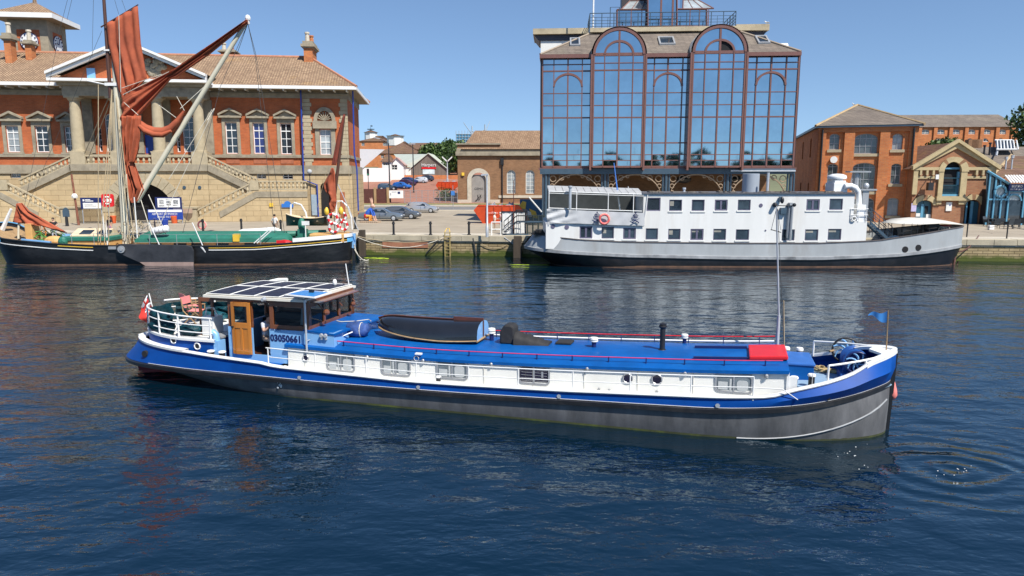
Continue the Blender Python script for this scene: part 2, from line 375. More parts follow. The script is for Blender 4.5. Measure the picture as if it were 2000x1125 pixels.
# ==== water, ground, quay
def water_material():
    m=bpy.data.materials.new('dock_water'); m.use_nodes=True; n=m.node_tree.nodes; l=m.node_tree.links
    b=n['Principled BSDF']; b.inputs['Base Color'].default_value=(.001,.009,.018,1); b.inputs['Roughness'].default_value=.025; b.inputs['IOR'].default_value=1.95; b.inputs['Specular Tint'].default_value=(.42,.8,1,1)
    tc=n.new('ShaderNodeTexCoord')
    def noise(sc,det,rot,stretch,dist=0.0):
        mp=n.new('ShaderNodeMapping'); mp.inputs['Rotation'].default_value=(0,0,rot); mp.inputs['Scale'].default_value=(1,stretch,1)
        l.new(tc.outputs['Object'],mp.inputs[0]); t=n.new('ShaderNodeTexNoise'); t.inputs['Scale'].default_value=sc; t.inputs['Detail'].default_value=det; t.inputs['Distortion'].default_value=dist
        l.new(mp.outputs[0],t.inputs[0]); return t.outputs['Fac']
    def mth(op,a,bb):
        q=n.new('ShaderNodeMath'); q.operation=op
        for i,v in enumerate((a,bb)):
            if isinstance(v,(int,float)):q.inputs[i].default_value=v
            elif v is not None:l.new(v,q.inputs[i])
        return q.outputs[0]
    big=noise(.7,1.5,R(22),1.8,.3); mid=noise(2.3,1.5,R(-14),2.0,.5); fine=noise(6.5,2,R(8),1.6,.3)
    patch=noise(.11,4,R(12),1.6,.8); swell=noise(.28,1.5,R(-8),1.9,.4)
    pr=n.new('ShaderNodeMapRange'); pr.inputs[1].default_value=.32; pr.inputs[2].default_value=.68; pr.inputs[3].default_value=.65; pr.inputs[4].default_value=1.4; l.new(patch,pr.inputs[0])
    h=mth('ADD',mth('ADD',mth('MULTIPLY',big,.062),mth('MULTIPLY',swell,.12)),mth('MULTIPLY',mth('ADD',mth('MULTIPLY',mid,.020),mth('MULTIPLY',fine,.0075)),pr.outputs[0]))
    c=G(1862,918,0)
    sub=n.new('ShaderNodeVectorMath'); sub.operation='SUBTRACT'; sub.inputs[1].default_value=(c.x,c.y,0); l.new(tc.outputs['Object'],sub.inputs[0])
    sc=n.new('ShaderNodeVectorMath'); sc.operation='MULTIPLY'; sc.inputs[1].default_value=(.78,1.0,1); l.new(sub.outputs[0],sc.inputs[0])
    ln=n.new('ShaderNodeVectorMath'); ln.operation='LENGTH'; l.new(sc.outputs[0],ln.inputs[0]); d=ln.outputs['Value']
    dd=mth('ADD',d,mth('MULTIPLY',noise(.6,2,0,1),.85))
    wv=mth('SINE',mth('MULTIPLY',dd,11.0),None)
    fo=n.new('ShaderNodeMapRange'); fo.inputs[1].default_value=.25; fo.inputs[2].default_value=3.2; fo.inputs[3].default_value=.020; fo.inputs[4].default_value=0; l.new(d,fo.inputs[0])
    h=mth('ADD',h,mth('MULTIPLY',wv,fo.outputs[0]))
    bp=n.new('ShaderNodeBump'); bp.inputs['Strength'].default_value=1; bp.inputs['Distance'].default_value=1.0
    l.new(h,bp.inputs['Height']); l.new(bp.outputs[0],b.inputs['Normal'])
    return m
QS=-0.095
def QY(x):return 57.1+QS*x
QA=math.atan(QS)
o=MB().poly([(-700,-400,0),(700,-400,0),(700,QY(700)+1.0,0),(-700,QY(-700)+1.0,0)]).build('water',water_material()); tag(o,kind='structure')
o=MB().poly([(-700,-400,-4),(700,-400,-4),(700,QY(700)+1.0,-4),(-700,QY(-700)+1.0,-4)]).build('dock_bed',mat('mud',(.05,.045,.03),.9)); tag(o,kind='structure')
gm=mat('tarmac',(.335,.285,.215),.92,.14,.35,dirt=(.21,.175,.13),dirt_amt=.75,bump=.15,bscale=60)
YE=3000
o=MB().poly([(-900,QY(-900)+.9,GZ),(900,QY(900)+.9,GZ),(4000,YE,GZ),(-4000,YE,GZ)]).build('ground',gm); tag(o,kind='structure')
QF=Fr(1000,QY(0),math.degrees(QA),X=0)
cm=brickmat('pale_paving',(.52,.47,.38),(.46,.41,.33),(.33,.28,.2),1.4,900,.02,stain=(.36,.31,.24),stain_amt=.5,bump=.1)
e=MB().box(-250,250,0,2.9,GZ-.5,GZ+.02).build('quay_pavement',cm); e.location=QF.loc(); e.rotation_euler=(0,0,QA); tag(e,kind='structure')
def quay_mat():
    m=brickmat('quay_stone',(.40,.31,.175),(.30,.23,.12),(.13,.10,.055),.75,.2,.022,var=.3,vscale=.5,stain=(.10,.085,.045),stain_amt=.75,stain_scale=.28,stain_lo=.47,bump=.9)
    n=m.node_tree.nodes; l=m.node_tree.links; b=n['Principled BSDF']; src=b.inputs['Base Color'].links[0].from_socket
    tc=n.new('ShaderNodeTexCoord'); sp=n.new('ShaderNodeSeparateXYZ'); l.new(tc.outputs['Object'],sp.inputs[0])
    no=n.new('ShaderNodeTexNoise'); no.inputs['Scale'].default_value=.9; no.inputs['Detail'].default_value=8; l.new(tc.outputs['Object'],no.inputs[0])
    a=n.new('ShaderNodeMath'); a.operation='MULTIPLY_ADD'; a.inputs[1].default_value=1.1; l.new(no.outputs['Fac'],a.inputs[0]); l.new(sp.outputs[2],a.inputs[2])
    r=n.new('ShaderNodeMapRange'); r.inputs[1].default_value=.80; r.inputs[2].default_value=1.10; r.inputs[3].default_value=.95; r.inputs[4].default_value=0; l.new(a.outputs[0],r.inputs[0])
    x=n.new('ShaderNodeMix'); x.data_type='RGBA'; x.inputs[7].default_value=(.075,.10,.018,1); l.new(src,x.inputs[6]); l.new(r.outputs[0],x.inputs[0]); l.new(x.outputs[2],b.inputs['Base Color'])
    return m
t=thing('quay_wall','long old stone quay wall with green weed along the waterline','quay wall',QF.loc(),QA)
MB().box(-250,250,.06,.9,-3.5,GZ-.42).build('wall',quay_mat(),t)
q=MB(); random.seed(2); x=-70.0
while x<70:w=random.uniform(1.3,2.3); q.box(x,x+w-.025,-.06+random.uniform(-.02,.015),.9,GZ-.42+random.uniform(-.03,.03),GZ+.03+random.uniform(-.012,.012)); x+=w
q.build('coping',mat('coping_stone',(.44,.385,.28),.9,.2,.9,dirt=(.20,.17,.115),dirt_amt=.75,bump=.3),t,bevel=.012)
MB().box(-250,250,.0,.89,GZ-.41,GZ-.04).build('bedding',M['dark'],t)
x0,x1=QF.L(742,472,GZ-.45)[0],QF.L(834,472,GZ-.45)[0]
MB().box(x0,x1,0.0,.055,.66,1.1).build('panel',mat('red_stone',(.34,.15,.085),.9,.25,1.5),t)
def strip(name,pts,z,m):
    o=MB().poly([(x,y,z) for x,y in pts]).build(name,m); return tag(o,kind='structure')
road=mat('road_asphalt',(.17,.165,.16),.9,.1,.6)
strip('road',[(-300,110),(60,105),(60,119),(-300,124)],GZ+.004,road)
k=MB().box(-24,40,104.0,104.6,GZ-.1,GZ+.12).build('kerb',M['lstone']); tag(k,kind='structure')
k=MB().box(-60,40,120.6,124.6,GZ-.1,GZ+.13).build('pavement',mat('pavement_slabs',(.42,.37,.30),.9,.1,1)); tag(k,kind='structure')
strip('road_marking',[(-21.5,72.6),(-17.6,75.6),(-17.5,75.3),(-21.3,72.3)],GZ+.008,M['lstone'])
ym=brickmat('red_yard_paving',(.36,.16,.105),(.31,.135,.09),(.25,.13,.09),.6,.3,.02,zk=1,var=.15,stain=(.30,.22,.16),stain_amt=.4,bump=0)
def yz(y):return GZ+.3+max(0,(y-128))*.082
o=MB().poly([(-90,127,yz(128)),(14,127,yz(128)),(24,205,yz(205)),(-110,205,yz(205))]).build('yard',ym); tag(o,kind='structure')
o=MB().add([(-90,127,yz(128)),(14,127,yz(128)),(14,126.4,GZ),(-90,126.4,GZ)],[(0,1,2,3)]).build('grass_bank',mat('dry_grass',(.15,.15,.06),.95,.35,3,dirt=(.2,.16,.09))); tag(o,kind='stuff')
o=MB().poly([(14.01,126.4,GZ),(600,126.4,GZ),(600,205,yz(205)),(24.01,205,yz(205))]).build('bank',mat('town_ground',(.14,.15,.08),.95,.3,.05)); tag(o,kind='structure')
o=MB().poly([(-90.01,126.4,GZ),(-600,126.4,GZ),(-600,205,yz(205)),(-110.01,205,yz(205))]).build('bank',MATS['town_ground']); tag(o,kind='structure')
o=MB().poly([(-600,205,yz(205)),(600,205,yz(205)),(900,700,24),(900,2500,24),(-900,2500,24),(-900,700,24)]).build('hill',mat('town_ground',(.14,.15,.08),.95,.3,.05)); tag(o,kind='structure')
random.seed(21); mb=MB()
for k in range(22):
    px,py=(random.gauss(1668,26),random.gauss(885,18)) if k<12 else((random.gauss(1880,9),random.gauss(915,5)) if k<18 else(random.gauss(1840,14),random.gauss(925,4)))
    c=G(px,py,.004); mb.ell((c.x,c.y,.004),(random.uniform(.006,.018),random.uniform(.006,.014),.006),6,4)
o=mb.build('foam_bubbles',M['white']); tag(o,'small white foam bubbles scattered on the water by the barge bow','foam',kind='stuff')
def weed(px,py,w,d,seed,label):
    random.seed(seed); c=G(px,py,.012); mb=MB()
    for i in range(7):
        u=random.uniform(-.4,.4)*w; v=random.uniform(-.4,.4)*d
        mb.lathe([(.3*w*random.uniform(.5,1),0),(.12*w,.02)],(c.x+u,c.y+v,.005),9)
    for i,v in enumerate(mb.v):mb.v[i]=(v[0],c.y+(v[1]-c.y)*d/w,v[2])
    o=mb.build('weed',mat('bright_weed',(.30,.40,.02),.8,.3,4)); return tag(o,label,'weed',kind='stuff')
weed(738,504,2.0,1.3,1,'bright green weed floating at the bow of the sailing barge')
weed(1032,517,2.4,.5,2,'bright green weed floating below the stern of the white ship')
# ==== the old customs house (left)
F=CH=Fr(350,82,6.3)
t=fthing(F,'customs_house','long red brick and stone building with pediment, columns, outside stairs and clock tower','building')
xl=F.X(-60); xr=F.X(679,0,250); YB=13.2
zs=F.Z(500,305); zp0=F.Z(500,323); zp1=F.Z(500,336); zf0=F.Z(500,191); zf1=F.Z(500,168)
wins=[]
for r in[(441,239,464,300),(495,240,517,300),(548,241,570,301),(13,246,38,297),(70,246,95,297),(127,247,144,297)]:wins.append(F.rect(*r))
endw=F.rect(625,253,647,302)
pw=[F.rect(206,222,224,296),F.rect(192,250,199,296),F.rect(357,224,381,297),F.rect(345,255,352,297),F.rect(283,262,301,300)]
rises=[.7,0,.85,0,0]
mb=MB(); wall(mb,xl,xr,zp1,zf0,0,.28,[tuple(w) for w in wins]+[endw]+[w+(q,) if q else w for w,q in zip(pw,rises)])
mb.poly([(xr,0,zp1),(xr,YB,zp1),(xr,YB,zf0),(xr,0,zf0)]); mb.poly([(xl,YB,zp1),(xr,YB,zp1),(xr,YB,zf0),(xl,YB,zf0)])
mb.build('wall',M['brick'],t)
MB().box(xl+.2,xr-.2,1.2,YB-.3,GZ,zf0).build('interior',M['dark'],t)
for i,w in enumerate(wins):window(t,*w,.16,2,4,mids=(3,),gm=M['pglass'] if i in(3,) else(M['bglass'] if i in(1,) else M['glass']))
window(t,*endw,.16,2,4,mids=(2,),gm=M['pglass'])
for w,q in zip(pw[:4],rises):window(t,*w,.18,2 if w[1]-w[0]>.8 else 1,4,rise=q)
MB().box(pw[4][0],pw[4][1],.15,.22,pw[4][2],pw[4][3]).build('door',M['bluetrim'],t)
def surround(w,ped=True):
    a,b,c,d=w; q=MB(); e=.34
    q.box(a-e,a-.01,-.1,.01,c-.05,d+.02); q.box(b+.01,b+e,-.1,.01,c-.05,d+.02); q.box(a-e,b+e,-.1,.01,d+.021,d+.5)
    q.box(a-e-.1,b+e+.1,-.22,.01,c-.28,c-.051)
    if ped:
        q.box(a-e-.25,b+e+.25,-.4,.01,d+.501,d+.72)
        m_=(a+b)/2; h=d+1.35
        for sx in(-1,1):
            x0=m_+sx*(b-m_+e+.3)
            q.prism([(x0,d+.721),(m_,h),(m_,h+.24),(x0,d+.95)],-.42,.01)
        q.prism([(a-e,d+.721),(b+e,d+.721),(m_,h)],-.08,.01)
    q.build('window_surround',M['trim'],t)
for w in wins:surround(w)
a,b,c,d=endw; q=MB(); e=.5
q.box(a-e,a-.01,-.12,.01,c-.05,d+.1); q.box(b+.01,b+e,-.12,.01,c-.05,d+.1); q.box(a-e-.2,b+e+.2,-.35,.01,d+.1,d+.95)
o_=arc(a-e-.1,b+e+.1,d+.951,1.55,14); i_=arc(a-e+.3,b+e-.3,d+.951,1.12,14)
for k in range(14):q.ext([(o_[k][0],-.3,o_[k][1]),(o_[k+1][0],-.3,o_[k+1][1]),(i_[k+1][0],-.3,i_[k+1][1]),(i_[k][0],-.3,i_[k][1])],(0,.31,0))
m_=(a+b)/2
for k in range(1,9):
    an=pi*k/9; q.cyl((m_,-.1,d+1.0),(m_-.95*cos(an),-.1,d+1.0+.95*sin(an)),.035,.09,5)
q.build('shell_lunette',M['trim'],t)
q=MB(); q.box(xl,xr+.12,-.2,.02,zs-.18,zs+.16); q.box(xr+.01,xr+.15,.021,YB,zs-.18,zs+.16); q.build('string_course',M['trim'],t)
q=MB(); q.box(xl,xr+.2,-.3,.02,zp1-.02,zp0); q.box(xl,xr+.35,-.42,.02,zp1-.2,zp1-.021); q.box(xr+.01,xr+.3,.021,YB,zp1-.2,zp0); q.build('plinth_band',M['trim'],t)
q=MB(); q.box(xl,xr+.1,-.12,.02,zf0,zf1-.5); q.box(xl,xr+.2,-.25,.02,zf0+.35,zf0+.52); q.box(xr+.01,xr+.12,.021,YB,zf0,zf1-.5); q.build('frieze',M['trim'],t)
q=MB()
for w in wins[:3]:q.box(w[0]-.1,w[1]+.1,-.06,.02,zp0+.2,zs-.4)
build_each(q,'brick_panel',mat('panel_brick',(.36,.12,.06),.9,.2,2),t)
for(p0,p1) in((593,607),(666,680)):
    q=MB(); n=17
    for k in range(n):
        z0=zp0+(zf0-zp0)*k/n; z1=zp0+(zf0-zp0)*(k+1)/n-.035; dx=.17 if k%2 else 0
        xb=F.X(p1 if p1!=680 else 679,0,250)
        q.box(F.X(p0,0,250)-dx,min(xb+(dx if p1!=680 else .05),xr+.05),-.09,.02,z0,z1)
    q.build('quoins',M['trim2'],t)
zb=zp1-.2
lowin=[F.rect(22,336.5,43,347),F.rect(553,339,573,350),F.rect(502,339,521,349)]
gate=F.rect(627,356,648,430)
q=MB(); wall(q,xl,xr+.35,GZ-.3,zb,-.25,.5,[w for w in lowin]+[(gate[0],gate[1],GZ-.3,gate[3],.7)])
q.poly([(xr+.35,-.25,GZ-.3),(xr+.35,YB,GZ-.3),(xr+.35,YB,zb),(xr+.35,-.25,zb)]); q.build('stone_base',M['stone'],t)
for w in lowin:window(t,*w,-.02,2,2)
MB().box(gate[0],gate[1],.3,.4,GZ,gate[3]).build('gateway',M['dark'],t)
MB().box(F.X(664),F.X(673),-.32,-.24,F.Z(668,426),F.Z(668,375)).build('side_door',mat('rust_door',(.33,.1,.04),.7),t)
ze0,ze1=F.Z(500,172.5,-1.9),F.Z(500,166,-1.9); xe=F.X(696,-1.9,170)
q=MB(); q.box(xl,xe,-1.92,-1.78,ze0,ze1); q.box(xe-.14,xe,-1.779,YB+1.6,ze0,ze1); q.build('gutter',M['white'],t,bevel=.02)
q=MB(); q.box(xl,xe-.141,-1.779,.1,ze0+.02,ze0+.12); q.box(xr,xe-.141,.101,YB+1.5,ze0+.02,ze0+.12); q.build('soffit',M['trim'],t)
q=MB(); x=xl
while x<xe:q.box(x,x+.16,-1.6,.0,ze0-.16,ze0+.019); x+=1.38
build_each(q,'eaves_bracket',M['dwhite'],t)
yr=YB/2; zr=F.Z(500,110,yr); xrr=F.X(605,yr,113)
q=MB(); A=(xl,-1.9,ze1); B_=(xe,-1.9,ze1); C_=(xrr,yr,zr); D=(xl,yr,zr); E_=(xe,YB+1.6,ze1); E2=(xl,YB+1.6,ze1)
q.add([A,B_,C_,D,E_,E2],[(0,1,2,3),(1,4,2),(4,5,3,2),(0,3,5),(0,5,4,1)]); q.build('roof',M['tile'],t)
q=MB(); q.tube([B_,C_],.17,7); q.tube([C_,D],.17,7); q.tube([C_,E_],.17,7); build_each(q,'ridge_tiles',mat('ridge_tile',(.42,.19,.11),.9,.2,3),t)
def chimney(p0,p1,pt,pb,y0,dy,pots,part='chimney'):
    x0,x1,z0,z1=F.rect(p0,pt,p1,pb,y0); q=MB(); h=z1-z0
    q.box(x0,x1,y0,y0+dy,z0-1.5,z0+h*.62); o=q.build(part,M['obrick'],t)
    q=MB(); q.box(x0-.12,x1+.12,y0-.12,y0+dy+.12,z0+h*.62,z0+h*.7); q.box(x0-.3,x1+.3,y0-.3,y0+dy+.3,z0+h*.7,z0+h*.84); q.box(x0-.1,x1+.1,y0-.1,y0+dy+.1,z0+h*.84,z1)
    q.build('chimney_cap',M['trim'],o)
    for(fx,fy,hh) in pots:MB().lathe([(.28,0),(.22,hh*.8),(.3,hh*.82),(.28,hh)],(x0+(x1-x0)*fx,y0+dy*fy,z1),8).build('chimney_pot',M['lstone'] if hh>.8 else M['obrick'],o)
chimney(593,610,80,118,yr-1.5,3.2,[(.4,.15,1.1),(.8,.3,.8),(.5,.85,.9)])
chimney(431,458,97,112,yr+1,1.4,[(.15,.5,.9),(.7,.5,.4)])
chimney(7,20,64,104,3.2,1.1,[(.5,.5,1.2)]); chimney(48,60,78,104,4.2,1.0,[(.5,.5,1.2)])
yt=7.6; x0,x1,z0,z1=F.rect(18,34,93,106,yt); dt=x1-x0
zt=F.Z(55,38,yt)
q=MB(); q.box(x0,x1,yt,yt+dt,z0-2,zt-1.15); tw=q.build('clock_tower',M['brick'],t)
q=MB(); q.box(x0-.06,x1+.06,yt-.06,yt+dt+.06,zt-1.15,zt)
for(u,v) in((x0,yt),(x1-.8,yt)):q.box(u-.05,u+.85,v-.05,v+.5,z0-2,zt-1.15)
q.box(x1-.45,x1+.05,yt+.5,yt+1.1,z0-2,zt-1.15); q.box(x1-.45,x1+.05,yt+dt-.9,yt+dt+.05,z0-2,zt-1.15)
q.build('stone_dressings',M['trim'],tw)
cx,cz=F.P(58,81,yt)
def clock(c,ax,rr):
    q=MB(); q.lathe([(rr,-.02),(rr,.1)],c,28,ax); o=q.build('clock_face',M['white'],tw)
    q=MB(); q.torus(c,rr,.05,ax,28,6)
    for k in range(12):
        an=pi*k/6; u,w=cos(an)*rr*.82,sin(an)*rr*.82
        p=(c[0]+u,c[1]-.06,c[2]+w) if ax=='y' else(c[0]+.14,c[1]+u,c[2]+w); q.ell(p,(.09,.09,.09),6,4)
    for an,ln_ in((R(70),.75),(R(160),.5)):
        p0=(c[0],c[1]-.06,c[2]) if ax=='y' else(c[0]+.14,c[1],c[2]); u,w=cos(an)*rr*ln_,sin(an)*rr*ln_
        p1=(p0[0]+u,p0[1],p0[2]+w) if ax=='y' else(p0[0],p0[1]+u,p0[2]+w); q.cyl(p0,p1,.05,.03,5)
    q.build('clock_hands',M['navy'],o)
clock((cx,yt-.12,cz),'y',1.0); clock((x1+.05,yt+dt/2,cz),'x',1.0)
ov=1.25; ze=F.Z(55,35,yt-ov); ze_=F.Z(55,25,yt-ov); xa0,xa1=x0-ov,x1+ov; ya0,ya1=yt-ov,yt+dt+ov
za=F.Z(65,4,yt+dt/2); xm=(xa0+xa1)/2; ym_=(ya0+ya1)/2
q=MB(); q.box(xa0,xa1,ya0,ya1,zt-.02,zt+.12); q.build('tower_soffit',M['trim'],tw)
q=MB(); q.box(xa0-.05,xa1+.05,ya0-.05,ya0+.1,zt+.0,zt+.55); q.box(xa1-.1,xa1+.05,ya0+.101,ya1,zt,zt+.55); q.box(xa0-.05,xa0+.1,ya0+.101,ya1,zt,zt+.55); q.build('tower_gutter',M['white'],tw)
zt2=zt+.5
q=MB(); q.add([(xa0,ya0,zt2),(xa1,ya0,zt2),(xa1,ya1,zt2),(xa0,ya1,zt2),(xm,ym_,za)],[(0,1,4),(1,2,4),(2,3,4),(3,0,4)]); q.lathe([(.3,-.3),(.2,.3)],(xm,ym_,za),6)
q.build('tower_roof',M['tile'],tw)
yp=-4.3; px0,px1=F.X(90,yp,155),F.X(402,yp,155); xc=(px0+px1)/2
zg0,zg1=F.Z(250,159,yp),F.Z(250,153.5,yp); zap=F.Z(246,76,yp); zfe=F.Z(250,188,-3.15)
pt=MB(); pt.box(px0+.9,px1-.9,-3.15,-.13,zfe,zg0-.35); pt.box(px0+.55,px1-.55,-3.45,-.14,zg0-.35,zg0-.02); po=pt.build('portico',M['trim'],t)
MB().box(px0,px1,yp,.05,zg0,zg1).build('portico_cornice',M['white'],po)
q=MB()
for sx in(-1,1):
    xq=xc+sx*(px1-xc)
    for(a_,b_,y0,y1) in((0,.3,yp,yp+.5),(.34,.62,yp-.25,yp+.55)):
        q.prism([(xq,zg1+a_),(xc,zap-.65+a_),(xc,zap-.65+b_),(xq,zg1+b_)],y0,y1)
q.build('raking_cornice',M['white'],po)
MB().prism([(px0+.3,zg1+.01),(px1-.3,zg1+.01),(xc,zap-.75)],yp+1.1,yp+1.3).build('tympanum',M['brick'],po)
q=MB(); q.box(*[F.X(p,yp+1.05,140) for p in(170,186)],yp+.95,yp+1.09,zg1+.05,F.Z(178,133,yp+1)); q.build('tympanum_door',M['lblue'],po)
q=MB(); random.seed(3)
for k in range(26):
    u,v=F.P(random.uniform(276,320),random.uniform(118,146),yp+1); q.ell((u,yp+1.05,v),(.35,.2,.3),7,5)
q.build('carved_arms',M['trim'],po)
zt_=zap+.0
q=MB(); yb_=5.5
q.add([(px0,yp-.2,zg1+.6),(xc,yp-.2,zt_),(xc,yb_,zt_),(px0,yb_,zg1+.6),(px1,yp-.2,zg1+.6),(px1,yb_,zg1+.6)],[(0,1,2,3),(4,5,2,1)]); q.build('portico_roof',M['tile'],po)
zc0,zc1=F.Z(250,298,-2.45),zfe
for p in(151,230.5,310,389.5):
    x=F.X(p,-2.45,260); h=zc1-zc0; q=MB()
    q.lathe([(.62,.25),(.61,h*.4),(.5,h-.5)],(x,-2.45,zc0),18); o=q.build('column',M['trim2'],t,40)
    q=MB(); q.box(x-.75,x+.75,-3.2,-1.7,zc0,zc0+.12); q.lathe([(.75,.12),(.75,.22),(.66,.25)],(x,-2.45,zc0),16); q.lathe([(.56,h-.5),(.72,h-.2)],(x,-2.45,zc0),16); q.box(x-.78,x+.78,-3.14,-1.67,zc0+h-.2,zc0+h-.005); build_each(q,'capital',M['trim2'],o)
for p0,p1 in((165,184),(399,417),(240,252),(268,280),(322,336)):
    q=MB(); q.box(F.X(p0,0,250),F.X(p1,0,250),-.26,.01,zc0,zfe); q.build('pilaster',M['trim'],t)
yt=-3.7; zl0,zl1=F.Z(270,334,yt),F.Z(270,321,yt); xa,xb=F.X(137,yt,330),F.X(406,yt,330)
ar=F.rect(222,358,338,431,yt)
q=MB(); wall(q,xa,xb,GZ-.3,zl0,yt,1.3,[(ar[0],ar[1],GZ-.3,ar[3],3.1)])
for P0,P1,sgn in(((405,333),(500,381),1),((137,334),(36,383),-1)):
    u0,w0=F.P(*P0,yt); u1,w1=F.P(*P1,yt); xo=u1+sgn*3.5
    q.prism([(u0+sgn*.002,GZ-.3),(xo,GZ-.3),(xo,w1),(u1,w1),(u0+sgn*.002,w0)],yt,yt+1.8)
q.build('terrace_wall',M['stone'],t)
MB().box(ar[0]-.3,ar[1]+.3,yt+1.9,yt+2.0,GZ,zl0).build('arch_recess',M['dark'],t)
q=MB(); o_=arc(ar[0]-1.2,ar[1]+1.2,ar[3]-3.1,4.3,15); i_=arc(ar[0],ar[1],ar[3]-3.1,3.1,15)
for k in range(15):
    g_=.04; L_=lambda A_,B2,f:(A_[0]+(B2[0]-A_[0])*f,A_[1]+(B2[1]-A_[1])*f)
    a0,a1,b0,b1=L_(o_[k],o_[k+1],g_),L_(o_[k],o_[k+1],1-g_),L_(i_[k],i_[k+1],g_),L_(i_[k],i_[k+1],1-g_)
    q.ext([(a0[0],yt-.06,a0[1]),(a1[0],yt-.06,a1[1]),(b1[0],yt-.06,b1[1]),(b0[0],yt-.06,b0[1])],(0,.07,0))
q.build('voussoirs',M['trim2'],t)
q=MB(); q.box(xa,xb,yt-.25,-.3,zl0,zl1)
for P0,P1,sgn in(((405,321),(503,369),1),((137,321),(34,370),-1)):
    u0,w0=F.P(*P0,yt-.25); u1,w1=F.P(*P1,yt-.25); hh=zl1-zl0
    q.prism([(u0+sgn*.003,w0),(u1,w1),(u1,w1-hh),(u0+sgn*.003,w0-hh)],yt-.25,yt+1.8)
q.build('terrace_ledge',M['trim'],t)
def balustrade(a,b,ha,y,n,m=None,ends=()):
    (u0,w0),(u1,w1)=a,b; q=MB(); d_=.3
    q.prism([(u0,w0),(u1,w1),(u1,w1-.16),(u0,w0-.16)],y,y+d_); q.prism([(u0,w0-ha+.14),(u1,w1-ha+.14),(u1,w1-ha),(u0,w0-ha)],y+.02,y+d_-.02)
    for k in range(n):
        f=(k+.5)/n; x=u0+(u1-u0)*f; zt=w0+(w1-w0)*f-.14; zb_=zt-ha+.26; h=zt-zb_
        q.lathe([(.11,0),(.08,h*.1),(.155,h*.38),(.08,h*.72),(.075,h*.85),(.12,h)],(x,y+d_/2,zb_),7)
    return q.build('balustrade',m or M['trim2'],t)
hb=F.Z(270,303,yt)-zl1
peds=[(137,166),(217,241),(296,322),(374,405)]
for(p0,p1) in peds:
    MB().box(F.X(p0,yt-.1,310),F.X(p1,yt-.1,310),yt-.12,-2.0,zl1,zc0-.002).build('pedestal',M['trim2'],t)
for(p0,p1,n) in((166,217,5),(241,296,5),(322,374,5)):balustrade((F.X(p0,yt,310),zl1+hb),(F.X(p1,yt,310),zl1+hb),hb,yt,n)
balustrade(F.P(405,303,yt),F.P(502,349,yt),hb,yt,13); balustrade(F.P(36,350,yt),F.P(137,303,yt),hb,yt,13)
yl=-5.6
for sgn,rail,wl_,land in((1,((385,409),(496,353)),((428,414),(499,374)),600),(-1,((120,409),(4,352)),((75,415),(2,376)),-110)):
    (r0,r1)=[F.P(*p,yl) for p in rail]; hb2=hb*1.02
    if sgn>0:balustrade(r0,r1,hb2,yl,12)
    else:balustrade(r1,r0,hb2,yl,12)
    xL=F.X(land,yl,370); zL=r1[1]
    if sgn>0:balustrade((r1[0]+.45,zL),(xL,zL),hb2,yl,12)
    else:balustrade((xL,zL),(r1[0]-.45,zL),hb2,yl,12)
    q=MB(); q.box(r1[0]-.45,r1[0]+.45,yl-.05,yl+.4,zL-hb2,zL+.05); q.build('newel',M['trim2'],t)
    q=MB(); zz=GZ-.3
    q.prism([(r0[0],zz),(xL,zz),(xL,zL-hb2),(r1[0],zL-hb2),(r0[0],r0[1]-hb2)],yl+.01,yl+1.85); q.build('stair_wall',M['stone'],t)
    (b0,b1)=[F.P(*p,yl-.05) for p in wl_]; bt=.62
    q=MB(); q.prism([(b0[0],b0[1]),(b1[0],b1[1]),(xL,b1[1]),(xL,b1[1]-bt),(b1[0]+sgn*.1,b1[1]-bt),(b0[0]+sgn*.1,b0[1]-bt)],yl-.06,yl+.02); q.build('stair_band',M['trim'],t)
    q=MB(); u=r0[0]
    q.box(min(u,u-sgn*1.5),max(u,u-sgn*1.5),yl-.25,yl+1.2,GZ-.3,r0[1]+.1); q.box(min(u+sgn*.1,u-sgn*1.6),max(u+sgn*.1,u-sgn*1.6),yl-.35,yl+1.3,r0[1]+.1,r0[1]+.28); q.build('pedestal',M['trim2'],t)
for P in([(587,172),(588,200),(593,345),(594,352),(619,361),(622,425)],[(689,175),(692,300),(697,330),(700,412)]):
    y=-.45 if P[0][0]<650 else-.6; MB().tube([(F.P(*p,y)[0],y,F.P(*p,y)[1]) for p in P],.09,6).build('downpipe',M['bluetrim'],t)
q=MB();
for p in(360,390):u,v=F.P(p,366,yt-.04); q.lathe([(.18,-.02),(.18,.04)],(u,yt-.06,v),10,'y')
build_each(q,'wall_plate',M['steel'],t)
s_=F.rect(550,398,573,405,yl-.1); q=MB(); q.box(s_[0],s_[1],yl-.12,yl-.065,s_[2],s_[3]); q.prism([((s_[0]+s_[1])/2+.35*cos(pi*k/8),s_[3]+.3*sin(pi*k/8)) for k in range(9)],yl-.12,yl-.066); o=q.build('blue_plate',mat('blue_enamel',(.03,.16,.5),.4),t)
u,v=F.P(530,400,yl-.05); MB().box(u-.2,u+.2,yl-.13,yl-.07,v-.2,v+.2).build('yellow_plate',M['yellow'],t)
MB().box(*F.rect(608,380,622,420,-.4)[:2],-.42,-.26,F.Z(615,420),F.Z(615,380)).build('pale_blue_door',mat('pale_blue',(.3,.38,.45),.5),t)
